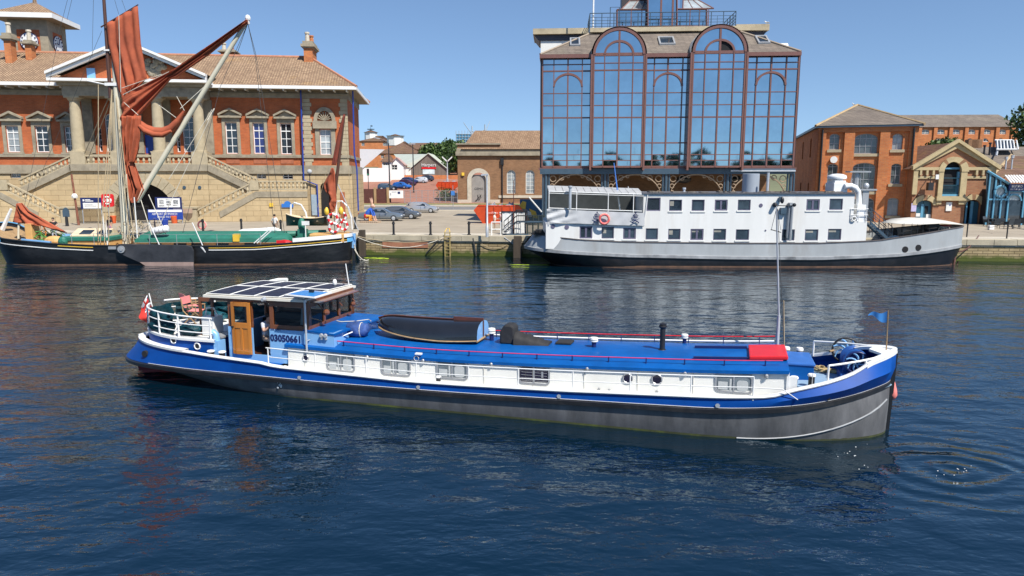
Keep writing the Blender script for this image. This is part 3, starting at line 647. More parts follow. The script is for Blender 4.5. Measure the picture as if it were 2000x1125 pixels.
# ==== glass office building
F=GF=Fr(1305,70,-3.7)
t=fthing(F,'glass_office_building','tall mirror glass office building with two arched bays, bronze mullions and slate roof','building')
PYS=[124,137,181,205,229,279,302,313,325.5]
secs=[('L',[1060,1082,1109.5,1137.5,1157.5],0,109),('B',[1160,1181,1209,1236.5,1258],-.75,105),('C',[1260,1278.5,1305,1334,1351],0,109),
        ('B',[1354,1377,1405,1433,1455.5],-.75,103),('R',[1458,1478.5,1507,1536.5,1560.5],0,108)]
zsill=F.Z(1305,326.5)
rnd=random.Random(5)
def pane_tilt():return rnd.uniform(-.006,.006),rnd.uniform(-.006,.006)
for kind,pxs,y,ptop in secs:
    xs=[F.P(p,122,y)[0] for p in pxs]; zs=[F.P(1305,p,y)[1] for p in([122,136] if kind=='B' else[124,137])+PYS[2:]]
    ztop=F.P(1305,ptop,y)[1]; zz=[ztop]+zs
    g=MB()
    for i in range(4):
        for j in range(len(zz)-1):
            a,b=pane_tilt(); x0,x1,z1,z0=xs[i],xs[i+1],zz[j],zz[j+1]; w,h=(x1-x0)/2,(z1-z0)/2
            g.poly([(x0,y+.06-a*w-b*h,z0),(x1,y+.06+a*w-b*h,z0),(x1,y+.06+a*w+b*h,z1),(x0,y+.06-a*w+b*h,z1)])
    f=MB()
    for i,x in enumerate(xs):
        w=.068 if i in(0,2,4) else .046; f.box(x-w,x+w,y-.1,y+.12,zsill,ztop)
    for j,z in enumerate(zs):
        w=.062 if j in(1,4,5) else .036
        if j==len(zs)-1:w=.09
        f.box(xs[0],xs[4],y-.07,y+.11,z-w,z+w)
    xm=xs[2]
    if kind=='B':
        zap=F.P(1305,53 if pxs[0]<1200 else 51,y)[1]; rise=zap-ztop; O=arc(xs[0]-.1,xs[4]+.1,ztop,rise,24); I=arc(xs[0]+.14,xs[4]-.14,ztop,rise-.24,24)
        for k in range(24):f.ext([(O[k][0],y-.14,O[k][1]),(O[k+1][0],y-.14,O[k+1][1]),(I[k+1][0],y-.14,I[k+1][1]),(I[k][0],y-.14,I[k][1])],(0,.3,0))
        zi=F.P(1305,77,y)[1]-ztop; O2=arc(xs[1]-.1,xs[3]+.1,ztop,zi,18); I2=arc(xs[1]+.1,xs[3]-.1,ztop,zi-.2,18)
        for k in range(18):f.ext([(O2[k][0],y-.11,O2[k][1]),(O2[k+1][0],y-.11,O2[k+1][1]),(I2[k+1][0],y-.11,I2[k+1][1]),(I2[k][0],y-.11,I2[k][1])],(0,.22,0))
        f.box(xm-.09,xm+.09,y-.1,y+.12,ztop,zap-.1); f.box(xs[0],xs[4],y-.08,y+.12,ztop-.14,ztop+.14)
        for sx in(0,1):
            A=I[:13] if sx==0 else I[12:]
            g.poly([(xm,y+.06,ztop)]+[(p,y+.06+rnd.uniform(-.01,.01)*0,q) for p,q in A])
        f.box(xs[0]-.28,xs[0]-.1,y-.14,.1,zsill-.3,ztop); f.box(xs[4]+.1,xs[4]+.28,y-.14,.1,zsill-.3,ztop)
        v=MB(); rows=[[(p,yy,q) for p,q in arc(xs[0]-.25,xs[4]+.25,ztop,rise+.12,20)] for yy in(y-.1,4.2)]; v.grid(rows); v.build('vault',M['dwhite'],t,50)
        if pxs[0]>1300:
            B_=[(p,y+.03,q) for p,q in I2[9:]]; MB().poly([(xm+.1,y+.03,ztop+.15)]+B_).build('open_pane',M['dark'],t)
    else:
        ra=F.P(1305,141,y)[1]; sp=F.P(1305,168,y)[1]; O2=arc(xs[1]-.08,xs[3]+.08,sp,ra-sp,18); I2=arc(xs[1]+.1,xs[3]-.1,sp,ra-sp-.2,18)
        for k in range(18):f.ext([(O2[k][0],y-.14,O2[k][1]),(O2[k+1][0],y-.14,O2[k+1][1]),(I2[k+1][0],y-.14,I2[k+1][1]),(I2[k][0],y-.14,I2[k][1])],(0,.25,0))
    g.build('window_glass',M['mirror'],t); f.build('mullions',M['bronze'],t)
xa,xb=F.P(1058,122)[0],F.P(1562,122)[0]; zt=F.P(1305,110)[1]; DB=15
MB().box(xa+.15,xb-.15,.15,DB,zsill,zt-.05).build('core',M['dark'],t)
q=MB(); q.box(xa-.12,xa+.1,.13,DB,zsill-.3,zt); q.box(xb-.1,xb+.12,.13,DB,zsill-.3,zt); q.build('side_wall',mat('dark_bronze',(.05,.03,.03),.3,.1,1),t)
q=MB(); q.box(xa-.25,xb+.25,-.12,.2,zsill-.24,zsill-.05); q.build('sill',M['bronze'],t)
ze=zt; z1=F.Z(1305,63,4.2); xl1,xr1=F.X(1156,4.2,63),F.X(1441,4.2,63); xl0,xr0=F.X(1055,-.4,110),F.X(1564,-.4,106)
q=MB(); q.add([(xl0,-.4,ze+.2),(xr0,-.4,ze+.2),(xr1,4.2,z1),(xl1,4.2,z1),(xl0,DB,ze+.2),(xr0,DB,ze+.2),(xr1,DB-4,z1),(xl1,DB-4,z1)],[(0,1,2,3),(1,5,6,2),(4,0,3,7),(5,4,7,6),(3,2,6,7)])
q.build('roof',M['slate'],t)
q=MB(); q.box(xl0-.05,xr0+.05,-.5,-.2,ze-.12,ze+.22); q.box(xl0-.05,xl0+.2,-.19,DB,ze-.12,ze+.22); q.box(xr0-.2,xr0+.05,-.19,DB,ze-.12,ze+.22); q.build('gutter',M['bronze'],t)
q=MB(); q.tube([(xl0,-.4,ze+.25),(xl1,4.2,z1+.05)],.12,6); q.tube([(xr0,-.4,ze+.25),(xr1,4.2,z1+.05)],.12,6); build_each(q,'hip_ridge',mat('lead_ridge',(.3,.24,.18),.8),t)
sl=(z1-ze-.2)/4.6
for(p0,p1,py0,py1) in((1113,1133,84,95),(1286,1317,82,94),(1477,1500,82,93)):
    yy=2.1; x0,x1=F.X(p0,yy,88),F.X(p1,yy,88); zc=ze+.2+(yy+.4)*sl
    def rp(x,v,h):return(x,yy+v,zc+v*sl+h)
    q=MB()
    for(a,b,c,d) in((x0,x0+.15,-.8,.8),(x1-.15,x1,-.8,.8),(x0+.15,x1-.15,-.8,-.65),(x0+.15,x1-.15,.65,.8)):
        q.ext([rp(a,c,.0),rp(b,c,.0),rp(b,d,.0),rp(a,d,.0)],(0,-.06,.16))
    o=q.build('skylight',M['grey'],t); q=MB(); q.poly([rp(x0+.1,-.7,.08),rp(x1-.1,-.7,.08),rp(x1-.1,.7,.08),rp(x0+.1,.7,.08)]); q.build('pane',M['glass'],o)
pale=mat('roof_concrete',(.44,.37,.25),.9,.2,.8,dirt=(.2,.15,.09),dirt_amt=.7)
zl0,zl1=F.Z(1305,61,3.8),F.Z(1305,52.5,3.8)
q=MB(); q.box(xl1-.2,xr1+.2,3.7,DB-3.5,zl0,zl1); q.build('roof_ledge',pale,t)
for(p0,p1,pt,pb) in((1041,1150,55,66),(1438,1503,47,59)):
    x0,x1,z0_,z1_=F.rect(p0,pt,p1,pb,7); q=MB(); q.box(x0,x1,7,12,z0_,z1_); q.build('roof_slab',pale,t)
    q=MB(); q.prism([(x0+.1,z0_-.01),(x1-.1,z0_-.01),(x1-.6,z0_-.6),(x0+.6,z0_-.6)],7.4,11.6); q.box(x0+1,x1-1,8,11,z0_-2.2,z0_-.61); q.build('slab_underside',mat('dark_cladding',(.05,.045,.06),.5),t)
x0,x1,z0_,z1_=F.rect(1056,79,1125,112,7.5); MB().box(x0,x1,7.5,12,z0_-1,z1_).build('plant_room',M['dwhite'],t)
x0,x1,z0_,z1_=F.rect(1478,73,1543,100,6.5)
q=MB(); h=(z1_-z0_)/2; q.grid([[(x,7.5+h*cos(pi*k/10),z0_+1.4*h*sin(pi*k/10)) for k in range(11)] for x in(x0,x0+(x1-x0)*.33,x0+(x1-x0)*.66,x1)]); q.poly([(x1,7.5+h*cos(pi*k/10),z0_+1.4*h*sin(pi*k/10)) for k in range(11)]); q.build('rear_vault',M['dwhite'],t,40)
yl=6.0
def glazed(pts,y0,y1,name='roof_lantern'):
    P=[F.P(p[0],p[1],y0) for p in pts]; o=MB().prism(P,y0,y1).build(name,M['mirror'],t); q=MB()
    for a,b in zip(P,P[1:]+P[:1]):q.cyl((a[0],y0-.03,a[1]),(b[0],y0-.03,b[1]),.09,n=4)
    return o,q,P
o,q,P=glazed([(1205,52),(1205,19),(1265,19),(1265,52)],yl,yl+4)
for p in(1225,1245):q.box(F.X(p,yl)-.04,F.X(p,yl)+.04,yl-.06,yl,P[0][1],P[1][1])
q.build('frame',M['bronze'],o)
o,q,P=glazed([(1265,52),(1265,-32),(1322,-32),(1322,52)],yl-.6,yl+4,'glass_tower')
for p in(1281,1303):q.box(F.X(p,yl-.6)-.09,F.X(p,yl-.6)+.09,yl-.7,yl-.6,P[0][1],P[1][1])
q.build('frame',M['bronze'],o)
o,q,P=glazed([(1322,52),(1322,18),(1380,18),(1380,52)],yl,yl+4)
for p in(1336,1354,1371):q.box(F.X(p,yl)-.04,F.X(p,yl)+.04,yl-.06,yl,P[0][1],P[1][1])
q.build('frame',M['bronze'],o)
for(a,b,c,d) in((1205,1265,1222,1265),(1322,1380,1322,1350)):
    z0_,z1_=F.Z(1300,18,yl),F.Z(1300,1,yl+2); A=[(F.X(a,yl),yl,z0_),(F.X(b,yl),yl,z0_),(F.X(d,yl+2),yl+2,z1_),(F.X(c,yl+2),yl+2,z1_)]
    o=MB().poly(A).build('sloping_glazing',M['pglass'],t); q=MB()
    for u,v in zip(A,A[1:]+A[:1]):q.cyl(u,v,.07,n=4)
    for f_ in(.33,.66):q.cyl(Vector(A[0]).lerp(A[1],f_),Vector(A[3]).lerp(A[2],f_),.05,n=4)
    q.build('frame',M['bronze'],o)
MB().box(F.X(1207,8),F.X(1263,8),8,10,F.Z(1240,40,8),F.Z(1240,-30,8)).build('stair_core',mat('core_cladding',(.05,.04,.04),.5),t)
MB().box(F.X(1322,8),F.X(1350,8),8.2,10,F.Z(1240,40,8),F.Z(1240,-30,8)).build('rear_glazing',M['mirror'],t)
yr_=3.9; q=MB(); x0,x1=F.X(1152,yr_,40),F.X(1437,yr_,40); za,zb=zl1,F.Z(1305,24,yr_)
for f_ in(1,.72,.5,.3,.1):q.cyl((x0,yr_,za+(zb-za)*f_),(x1,yr_,za+(zb-za)*f_),.045 if f_==1 else .025,n=5)
for k in range(25):
    x=x0+(x1-x0)*k/24; q.cyl((x,yr_,za),(x,yr_,zb if k%2==0 else za+(zb-za)*.72),.045 if k%2==0 else .025,n=5)
for x,sx in((x0,-1),(x1,1)):
    for k in range(5):q.cyl((x,yr_+k*1.2,za),(x,yr_+k*1.2,zb),.045,n=5)
    for f_ in(1,.72,.5,.3):q.cyl((x,yr_,za+(zb-za)*f_),(x,yr_+5,za+(zb-za)*f_),.04,n=5)
a=F.X(1186,yr_); q.tube([(a,yr_+.5,za),(a,yr_+.5,F.Z(1186,12,yr_)),(a+.9,yr_+.5,F.Z(1186,12,yr_)),(a+.9,yr_+.5,za)],.05,5)
q.build('roof_railing',M['steel'],t)
x,z=F.P(1158.5,54,3.9); MB().cyl((x,4.1,z),(x,4.1,z+7),.09,.06,8).build('flagpole',M['white'],t)
zb0,zb1=F.Z(1305,340,-.2),F.Z(1305,328,-.2)
q=MB(); q.box(xa-.1,xb+.1,-.2,.3,zb0,zb1-.06); q.box(xa-.1,xb+.1,.31,DB,zb1-.4,zb1-.1); q.build('steel_beam',M['steel'],t)
MB().box(F.X(1425),xb+.1,-.4,-.22,zb1-.35,zb1-.2).build('roller_box',M['lgrey'],t)
cols=[1066,1181,1300,1420,1543]
for p in cols:
    x=F.X(p,0,380); q=MB(); q.cyl((x,.05,GZ),(x,.05,zb0),.16,n=8)
    for dx in(-.3,.3):q.cyl((x+dx,.05,GZ),(x+dx,.05,zb0),.09,n=6)
    q.build('steel_column',M['steel'],t)
tanm=mat('tan_bracket',(.33,.24,.16),.6,.2,3)
for a,b in zip(cols,cols[1:]):
    xa_,xb_=F.X(a,0,370)+.4,F.X(b,0,370)-.4; q=MB(); R_=(xb_-xa_)/2; A=arc(xa_,xb_,zb0-2.4,2.3,18)
    for k in range(18):q.ext([(A[k][0],0,A[k][1]),(A[k+1][0],0,A[k+1][1]),(A[k+1][0],0,A[k+1][1]+.12),(A[k][0],0,A[k][1]+.12)],(0,.22,0))
    for sx,xx in((1,xa_),(-1,xb_)):
        for(dx,dz,r) in((.3,.45,.3),(.22,1.15,.2),(1.15,.35,.24),(.25,1.75,.15),(1.8,.22,.14)):q.torus((xx+sx*dx,.1,zb0-dz),r,.05,'y',12,5)
    q.build('arched_bracket',tanm,t)
q=MB(); wall(q,xa,xb,GZ,zb0+.3,7.5,.3,[]); q.build('rear_wall',M['bbrick'],t)
q=MB()
for p in(1120,1235,1370,1480):q.box(F.X(p,7.4),F.X(p+45,7.4),7.35,7.49,GZ,GZ+3.2)
build_each(q,'shop_front',M['glass'],t)
for p in(1330,1430):u,v=F.P(p,340,2); MB().ell((u+.3,2,zb0-.5),(.75,.75,.4),12,6).build('dark_lamp',M['black'],t,40)
# ==== brick pump house, yard, shed, distant town
F=PH=Fr(975,128,-1)
t=fthing(F,'pump_house','low brown brick building with pantiled roof and tall arched stone doorway','building')
xl,xm,xr=F.X(894),F.X(976),F.X(1090); zc0,zc1=F.Z(975,304),F.Z(975,296)
door=F.rect(921,337,949,399); w1=F.rect(990,332,1007,378); w2=F.rect(1027,332,1044,378)
D=14
q=MB(); wall(q,xl,xr,GZ-.3,zc0,0,.35,[(door[0],door[1],GZ-.3,door[3],1.25),w1+(.75,),w2+(.75,)]); q.poly([(xl,0,GZ-.3),(xl,D,GZ-.3),(xl,D,zc0),(xl,0,zc0)])
zpar=F.Z(935,282.5); q.box(xl-.02,xm,-.05,2,F.Z(935,290),zpar); q.build('wall',M['bbrick'],t)
for w in(w1,w2):window(t,*w,.2,2,5,gm=M['pglass'],rise=.75,fm=M['dwhite'])
q=MB(); q.box(xl-.3,xr,-.45,.02,zc0,zc1); q.box(xl-.15,xr,-.3,.5,zc1,F.Z(975,290.5)); q.box(xl-.25,xm+.15,-.3,2.1,zpar,zpar+.22); q.build('cornice',M['trim'],t)
q=MB(); q.box(xl-.1,xm,-.2,.6,F.Z(935,296),F.Z(935,290)); q.build('parapet_band',M['lstone'],t)
q=MB(); A=arc(door[0]-.75,door[1]+.75,door[3]-1.25,2.0,16); B_=arc(door[0],door[1],door[3]-1.25,1.25,16)
for k in range(16):q.ext([(A[k][0],-.12,A[k][1]),(A[k+1][0],-.12,A[k+1][1]),(B_[k+1][0],-.12,B_[k+1][1]),(B_[k][0],-.12,B_[k][1])],(0,.2,0))
for a,b in((door[0]-.75,door[0]),(door[1],door[1]+.75)):q.box(a,b,-.12,.08,GZ-.2,door[3]-1.25)
q.build('door_surround',M['lstone'],t)
o=MB().box(door[0],door[1],.25,.33,GZ,door[3]-.4).build('door',mat('grey_door',(.28,.26,.24),.6,.15,1,dirt=(.15,.14,.13)),t)
q=MB(); text_mb(q,'GEMO',.75,*[(door[0]+door[1])/2,.235,F.Z(935,371)],depth=.006,fit=1.6)
rr=random.Random(2);
for k in range(3):
    pts=[(door[0]+.5+rr.random()*1.3,.24,GZ+.5+rr.random()*1.4) for _ in range(7)]; q.tube(pts,.03,4)
q.build('graffiti',M['black'],o)
q=MB(); q.box(xm-.2,xr,-.12,.02,F.Z(1010,386.5),F.Z(1010,381.5)); q.box(xl-.1,door[0]-.76,-.15,.02,GZ-.2,F.Z(900,390)); q.box(door[1]+.76,xm,-.15,.02,GZ-.2,F.Z(900,390)); q.build('plinth',M['lstone'],t)
ze=F.Z(1010,291,-.6); zr=F.Z(1000,255,6); xh=F.X(928,6,256); x0=F.X(900,-.6,291)
MB().add([(x0,-.6,ze),(xr,-.6,ze),(xr,6,zr),(xh,6,zr),(x0,13,ze),(xr,13,ze)],[(0,1,2,3),(4,0,3),(5,4,3,2)]).build('roof',M['tile2'],t)
q=MB(); q.tube([(F.X(981),-.15,F.Z(981,308)),(F.X(981),-.15,GZ)],.12,6); q.box(F.X(978),F.X(984),-.4,-.01,F.Z(981,322),F.Z(981,309)); q.build('downpipe',M['black'],t)
MB().box(F.X(902),F.X(907),-.3,-.01,F.Z(904,343),F.Z(904,337)).build('wall_lamp',M['yellow'],t)
def simple_block(name,label,F,pxl,pxr,pytop,z0,depth,roof_py=None,roof_y=None,wm=None,rm=None,roof='gable_x',ov=.4,windows=(),inset=0,pm=None):
    """block with walls, hipped or gabled roof, windows given as px rects"""
    t=fthing(F,name,label,'building'); x0,x1=F.X(pxl,0,pytop),F.X(pxr,0,pytop); zt=F.Z((pxl+pxr)/2,pytop)
    W=[F.rect(*w[:4])+tuple(w[4:]) for w in windows]
    q=MB(); wall(q,x0,x1,z0,zt,0,.25,W)
    q.poly([(x0,0,z0),(x0,depth,z0),(x0,depth,zt),(x0,0,zt)]); q.poly([(x1,0,z0),(x1,depth,z0),(x1,depth,zt),(x1,0,zt)]); q.poly([(x0,depth,z0),(x1,depth,z0),(x1,depth,zt),(x0,depth,zt)])
    if roof=='front_gable':
        zr=F.Z((pxl+pxr)/2,roof_py); q.poly([(x0,0,zt),(x1,0,zt),((x0+x1)/2,0,zr)])
    q.build('wall',wm or M['obrick'],t)
    for w in W:window(t,w[0],w[1],w[2],w[3],.12,3 if w[1]-w[0]>1.6 else 2,2,fm=pm or M['dwhite'],gm=M['glass'],rise=w[4] if len(w)>4 else 0)
    if roof_py is not None:
        ry=depth/2 if roof_y is None else roof_y
        if roof=='front_gable':
            xm=(x0+x1)/2; zr=F.Z((pxl+pxr)/2,roof_py); k=(zr-zt)/(xm-x0); q=MB()
            q.ext([(x0-ov,-ov,zt-ov*k),(xm,-ov,zr),(xm,depth,zr),(x0-ov,depth,zt-ov*k)],(0,0,.18)); q.ext([(xm,-ov,zr),(x1+ov,-ov,zt-ov*k),(x1+ov,depth,zt-ov*k),(xm,depth,zr)],(0,0,.18))
        else:
            zr=F.Z((pxl+pxr)/2,roof_py,ry); q=MB(); i=inset
            A,B_,C_,E_=(x0-ov,-ov,zt),(x1+ov,-ov,zt),(x1+ov,depth+ov,zt),(x0-ov,depth+ov,zt); r0,r1=(x0-ov+i,ry,zr),(x1+ov-i,ry,zr)
            q.add([A,B_,C_,E_,r0,r1],[(0,1,5,4),(1,2,5),(2,3,4,5),(3,0,4),(0,3,2,1)])
        q.build('roof',rm or M['slate'],t)
    return t
F=Fr(837,186,0)
t=simple_block('timber_shed','dark timber shop shed with pale roof and big white Harpers lettering',F,803,871,328,yz(186)-.5,30,300,wm=mat('weathered_boards',(.17,.14,.115),.9,.3,1.2,streak=8),rm=mat('pale_green_roof',(.50,.53,.45),.6,.06,.4),roof='front_gable')
for c in t.children:
    if c.name.startswith('roof'):
        x0,x1=F.X(771),F.X(806); z0,z1=F.Z(790,326),F.Z(790,301)
MB().add([(F.X(788),-.3,F.Z(790,326)),(F.X(804),-.3,F.Z(803,327)),(F.X(836),0,F.Z(836,301)),(F.X(769,22,301),22,F.Z(769,301,22)),(F.X(836),22,F.Z(836,301))],[(0,1,2,3)]).build('lean_roof',MATS['pale_green_roof'],t)
MB().box(F.X(788),F.X(803),0,8,yz(186)-.5,F.Z(790,327)).build('lean_wall',M['dwhite'],t)
q=MB(); text_mb(q,'Harpers',2,F.X(838),-.12,F.Z(838,325),.05,fit=F.X(852)-F.X(824)); q.build('shop_lettering',M['white'],t)
q=MB(); q.box(F.X(824),F.X(852),-.15,-.02,F.Z(838,330),F.Z(838,326.6)); q.build('red_fascia',M['red'],t)
q=MB(); q.box(F.X(826),F.X(849),-.15,-.02,F.Z(838,340),F.Z(838,331)); q.build('shop_board',mat('pale_sign',(.6,.72,.74),.5,.25,1),t)
MB().box(F.X(838),F.X(849),-.1,-.01,yz(186),F.Z(838,341.5)).build('shop_door',M['dwhite'],t)
F=Fr(735,172,8)
t=simple_block('white_shed','white rendered shed with pale grey sloping roof beside the yard',F,697,762,328,4.2,12,wm=M['white'],roof=None)
MB().add([(F.X(696),-.3,F.Z(700,328)),(F.X(709),-.3,F.Z(709,329)),(F.X(753),-.3,F.Z(753,292)),(F.X(696),-.3,F.Z(700,291)),(F.X(709),-.1,F.Z(709,329)),(F.X(762),-.1,F.Z(762,300))],[(0,1,2,3)]).build('roof',mat('pale_sheet_roof',(.55,.57,.58),.6,.06,.4),t)
F=Fr(775,178,4)
t=simple_block('white_gabled_shop','small white gabled shop with dark windows between the two sheds',F,762,788,320,5.0,8,308,wm=M['white'],rm=mat('pinkish_tiles',(.45,.3,.27),.8),roof='front_gable',windows=[(764,322,776,332)])
F=Fr(757,176,4)
t=simple_block('brown_roofed_annexe','low white annexe with brown hipped roof and dark upper windows',F,746,764,316,5.0,8,302,wm=M['dwhite'],rm=M['dtile'],inset=1,windows=[(748,317,761,323)])
def lantern_house(name,label,px,Y,pl,pr,pe,pr_y,lp,lant,fin,z0):
    F=Fr(px,Y,3); t=simple_block(name,label,F,pl,pr,pe,z0,26,pr_y,wm=M['obrick'],rm=M['dtile'],inset=9,windows=[(pl+6,pe+3,pl+12,pe+9),(pr-14,pe+3,pr-6,pe+9)])
    c=F.X(lp,13); z=F.Z(lp,lant+12,13); r=F.X(lp+lant_w,13)-c; q=MB(); q.lathe([(r*.95,-2),(r*.95,1.6)],(c,13,z),8); o=q.build('lantern',M['dwhite'],t)
    z2=F.Z(lp,lant,13); q=MB(); q.lathe([(r*1.15,1.6),(r*.8,(z2-z)*.7),(.25,z2-z)],(c,13,z),8); q.build('lantern_roof',M['dtile'],o)
    if fin:q=MB(); q.cyl((c,13,z2),(c,13,F.Z(lp,fin,13)),.12,.04); q.lathe([(1.6,0),(1.6,.25)],(c,13,z2+.2),8); q.ell((c+.4,13,F.Z(lp,fin+2,13)),(.5,.1,.3)); q.build('weathervane',M['steel'],o)
lant_w=13; lantern_house('lantern_hall','far brick hall with white roof lantern and weathervane',728,300,700,762,276,265,727,254,244,6)
lant_w=17; lantern_house('broad_lantern_hall','far brick hall with wide brown roof and plain roof lantern',778,260,738,822,300,276,774,262,0,6)
F=Fr(825,330,-5); simple_block('distant_house','distant tall gabled house with pale gable wall between the trees',F,814,830,290,8,12,281,wm=M['lstone'],rm=M['slate'],roof='front_gable')
F=Fr(790,300,-5); simple_block('terraced_houses','distant row of brick houses with brown roof behind the sheds',F,800,850,292,8,12,279,wm=M['obrick'],rm=M['dtile'])
F=Fr(905,420,0); t=fthing(F,'scaffolded_tower','distant building wrapped in blue scaffold sheeting with two cranes','building'); x0,x1,z0,z1=F.rect(891,262,920,290)
MB().box(x0,x1,0,12,0,z1).build('sheeting',mat('blue_sheeting',(.07,.25,.42),.7,.2,.2),t)
q=MB()
for k in range(6):q.cyl((x0+(x1-x0)*k/5,-.3,0),(x0+(x1-x0)*k/5,-.3,z1+2),.15,n=4)
for k in range(6):q.cyl((x0,-.3,z0+(z1-z0)*k/5),(x1,-.3,z0+(z1-z0)*k/5),.15,n=4)
q.build('scaffold',M['lgrey'],t)
for p,a,pt in((922,-5,246),(947,3,243)):
    u,v=F.P(p,pt,3); q=MB(); q.cyl((u,3,0),(u,3,v),.35,n=4); q.cyl((u,3,v-5),(u+a,3,v+2),.3,.15,n=4); q.cyl((u,3,v-3),(u-a*.5,3,v-4),.3,n=4); q.build('crane',M['lgrey'],t)
F=Fr(735,127.5,1)
t=fthing(F,'timber_fence','dark brown close-boarded fence with pale posts beside the customs house','fence')
x0,x1,z0,z1=F.rect(706,369,758,397)
q=MB(); x=x0
while x<x1-.1:q.box(x,x+.2,-.03-.02*((int(x*7))%2),.03,GZ,z1); x+=.21
q.build('boards',M['rwood'],t)
for p in(732,757):MB().box(F.X(p)-.22,F.X(p)+.22,-.25,.2,GZ,z1+.25).build('post',M['timber'],t)
t=fthing(F,'mesh_fence','see-through wire mesh fence on thin posts along the yard','fence'); q=MB(); x0,x1=F.X(789),F.X(893); zt=F.Z(840,372)
for k in range(10):MB().cyl((x0+(x1-x0)*k/9,0,GZ),(x0+(x1-x0)*k/9,0,zt),.05,n=5).build('post',M['grey'],t)
for k in range(60):q.cyl((x0+(x1-x0)*k/59,0,GZ+.3),(x0+(x1-x0)*k/59,0,zt),.012,n=3)
for z in(GZ+.4,(GZ+zt)/2,zt):q.cyl((x0,0,z),(x1,0,z),.025,n=4)
q.build('mesh',M['grey'],t)
t=fthing(F,'banner','white banner with small print hung on the yard fence','banner'); x0,x1,z0,z1=F.rect(760,372,788,387)
MB().box(x0,x1,-.2,-.17,z0,z1).build('sheet',M['white'],t); q=MB(); q.box(x1-1.0,x1-.55,-.215,-.201,z0+.75,z1-.2); q.box(x0+.25,x0+.33,-.215,-.201,z0+.5,z1-.45); q.box(x0+.5,x1-1.2,-.215,-.201,z1-.3,z1-.24); q.build('print',M['navy'],t)
t=tag(MB().box(-48,-26,140,140.4,yz(140)-1,yz(140)+1.1).build('yard_wall',M['pbrick']),'low red brick wall at the left of the yard','wall')
t=tag(MB().box(-45,5,180,180.4,yz(180)-1,yz(180)+1.0).build('rear_yard_wall',M['obrick']),'orange brick wall across the back of the yard','wall')
# ==== orange brick warehouse
F=OW=Fr(1595,78,-16)
t=fthing(F,'brick_warehouse','orange brick warehouse with hipped slate roof and arched windows between flat piers','building')
x0,x1=F.X(1596,0,300),F.X(1790,0,300); zt=F.Z(1695,246.5); D=26
W=[F.rect(1620,261,1640,292)+(.35,),F.rect(1669,261,1714.5,300)+(.5,),F.rect(1743,261,1763.5,292)+(.35,),
     F.rect(1616,320,1636,359)+(.3,),F.rect(1664.5,318,1709.5,374)+(.5,),F.rect(1740,319.5,1759.5,359)+(.3,),
     F.rect(1614,388,1634,424)+(.3,),F.rect(1663,385,1707,432)+(.5,),F.rect(1733,386.5,1755,421)+(.3,)]
q=MB(); wall(q,x0,x1,GZ-.3,zt,0,.4,W); q.poly([(x1,0,GZ-.3),(x1,D,GZ-.3),(x1,D,zt),(x1,0,zt)])
sw=[]
def sidewin(y0,y1,za,zb_):sw.append((y0,y1,za,zb_))
for yy in(5.5,13.5):
    for zc in(8.7,3.6):sidewin(yy,yy+1.2,zc,zc+2.2)
n0=len(q.v); wall(q,0,D,GZ-.3,zt,0,.4,[w+(.25,) for w in sw])
for i in range(n0,len(q.v)):a,b,c=q.v[i]; q.v[i]=(x0+b,a,c)
q.build('wall',M['obrick'],t)
q=MB()
for(a,b,za,zb_) in sw:q.box(x0+.35,x0+.4,a,b,za,zb_)
build_each(q,'side_pane',M['glass'],t)
for i,w in enumerate(W):
    big=w[1]-w[0]>2; window(t,*w[:4],.25,4 if big else 2,2,fm=M['grey'],gm=M['pglass'] if i in(2,8) else mat('grey_glass',(.10,.12,.125),.06,.5,.7,spec=.8),rise=w[4],fw=.07,bw=.025)
    q=MB(); q.box(w[0]-.2,w[1]+.2,-.16,.3,w[2]-.3,w[2]-.005); q.build('window_sill',M['trim2'],t)
q=MB()
for p0,p1 in((1596.5,1611),(1647,1667),(1716,1735),(1773,1789.5)):q.box(F.X(p0,0,300),F.X(p1,0,300),-.28,.0,GZ-.3,zt-.6)
q.box(x0,x1,-.281,.0,zt-.599,zt-.05); build_each(q,'pier',M['obrick'],t)
q=MB(); q.box(x0-.35,x1+.35,-.55,-.2,zt-.1,zt+.12); q.box(x0-.35,x0,-.199,D,zt-.1,zt+.12); q.build('gutter',M['steel'],t)
yr=7; xm=(x0+x1)/2; za=F.Z(1675,205,yr)
q=MB(); A,B_,C_,E_=(x0-.4,-.6,zt+.1),(x1+.4,-.6,zt+.1),(x1+.4,D+.4,zt+.1),(x0-.4,D+.4,zt+.1); r0,r1=(xm,yr,za),(xm,D-6,za)
q.add([A,B_,C_,E_,r0,r1],[(0,1,4),(1,2,5,4),(2,3,5),(3,0,4,5),(0,3,2,1)]); q.build('roof',M['slate'],t)
q=MB()
for a,b in((A,r0),(B_,r0),(r0,r1)):q.tube([a,b],.14,6)
build_each(q,'ridge_tiles',mat('buff_ridge',(.40,.29,.16),.9,.2,3),t)
for p in(1604,1782):q=MB(); q.tube([(F.X(p,-.4,300),-.4,zt-.3),(F.X(p,-.4,300),-.4,GZ)],.11,6); q.build('downpipe',M['black'],t)
u,v=F.P(1628,312); q=MB(); q.lathe([(.36,-.25),(.36,-.01)],(u,0,v),14,'y'); q.build('round_lamp',M['white'],t)
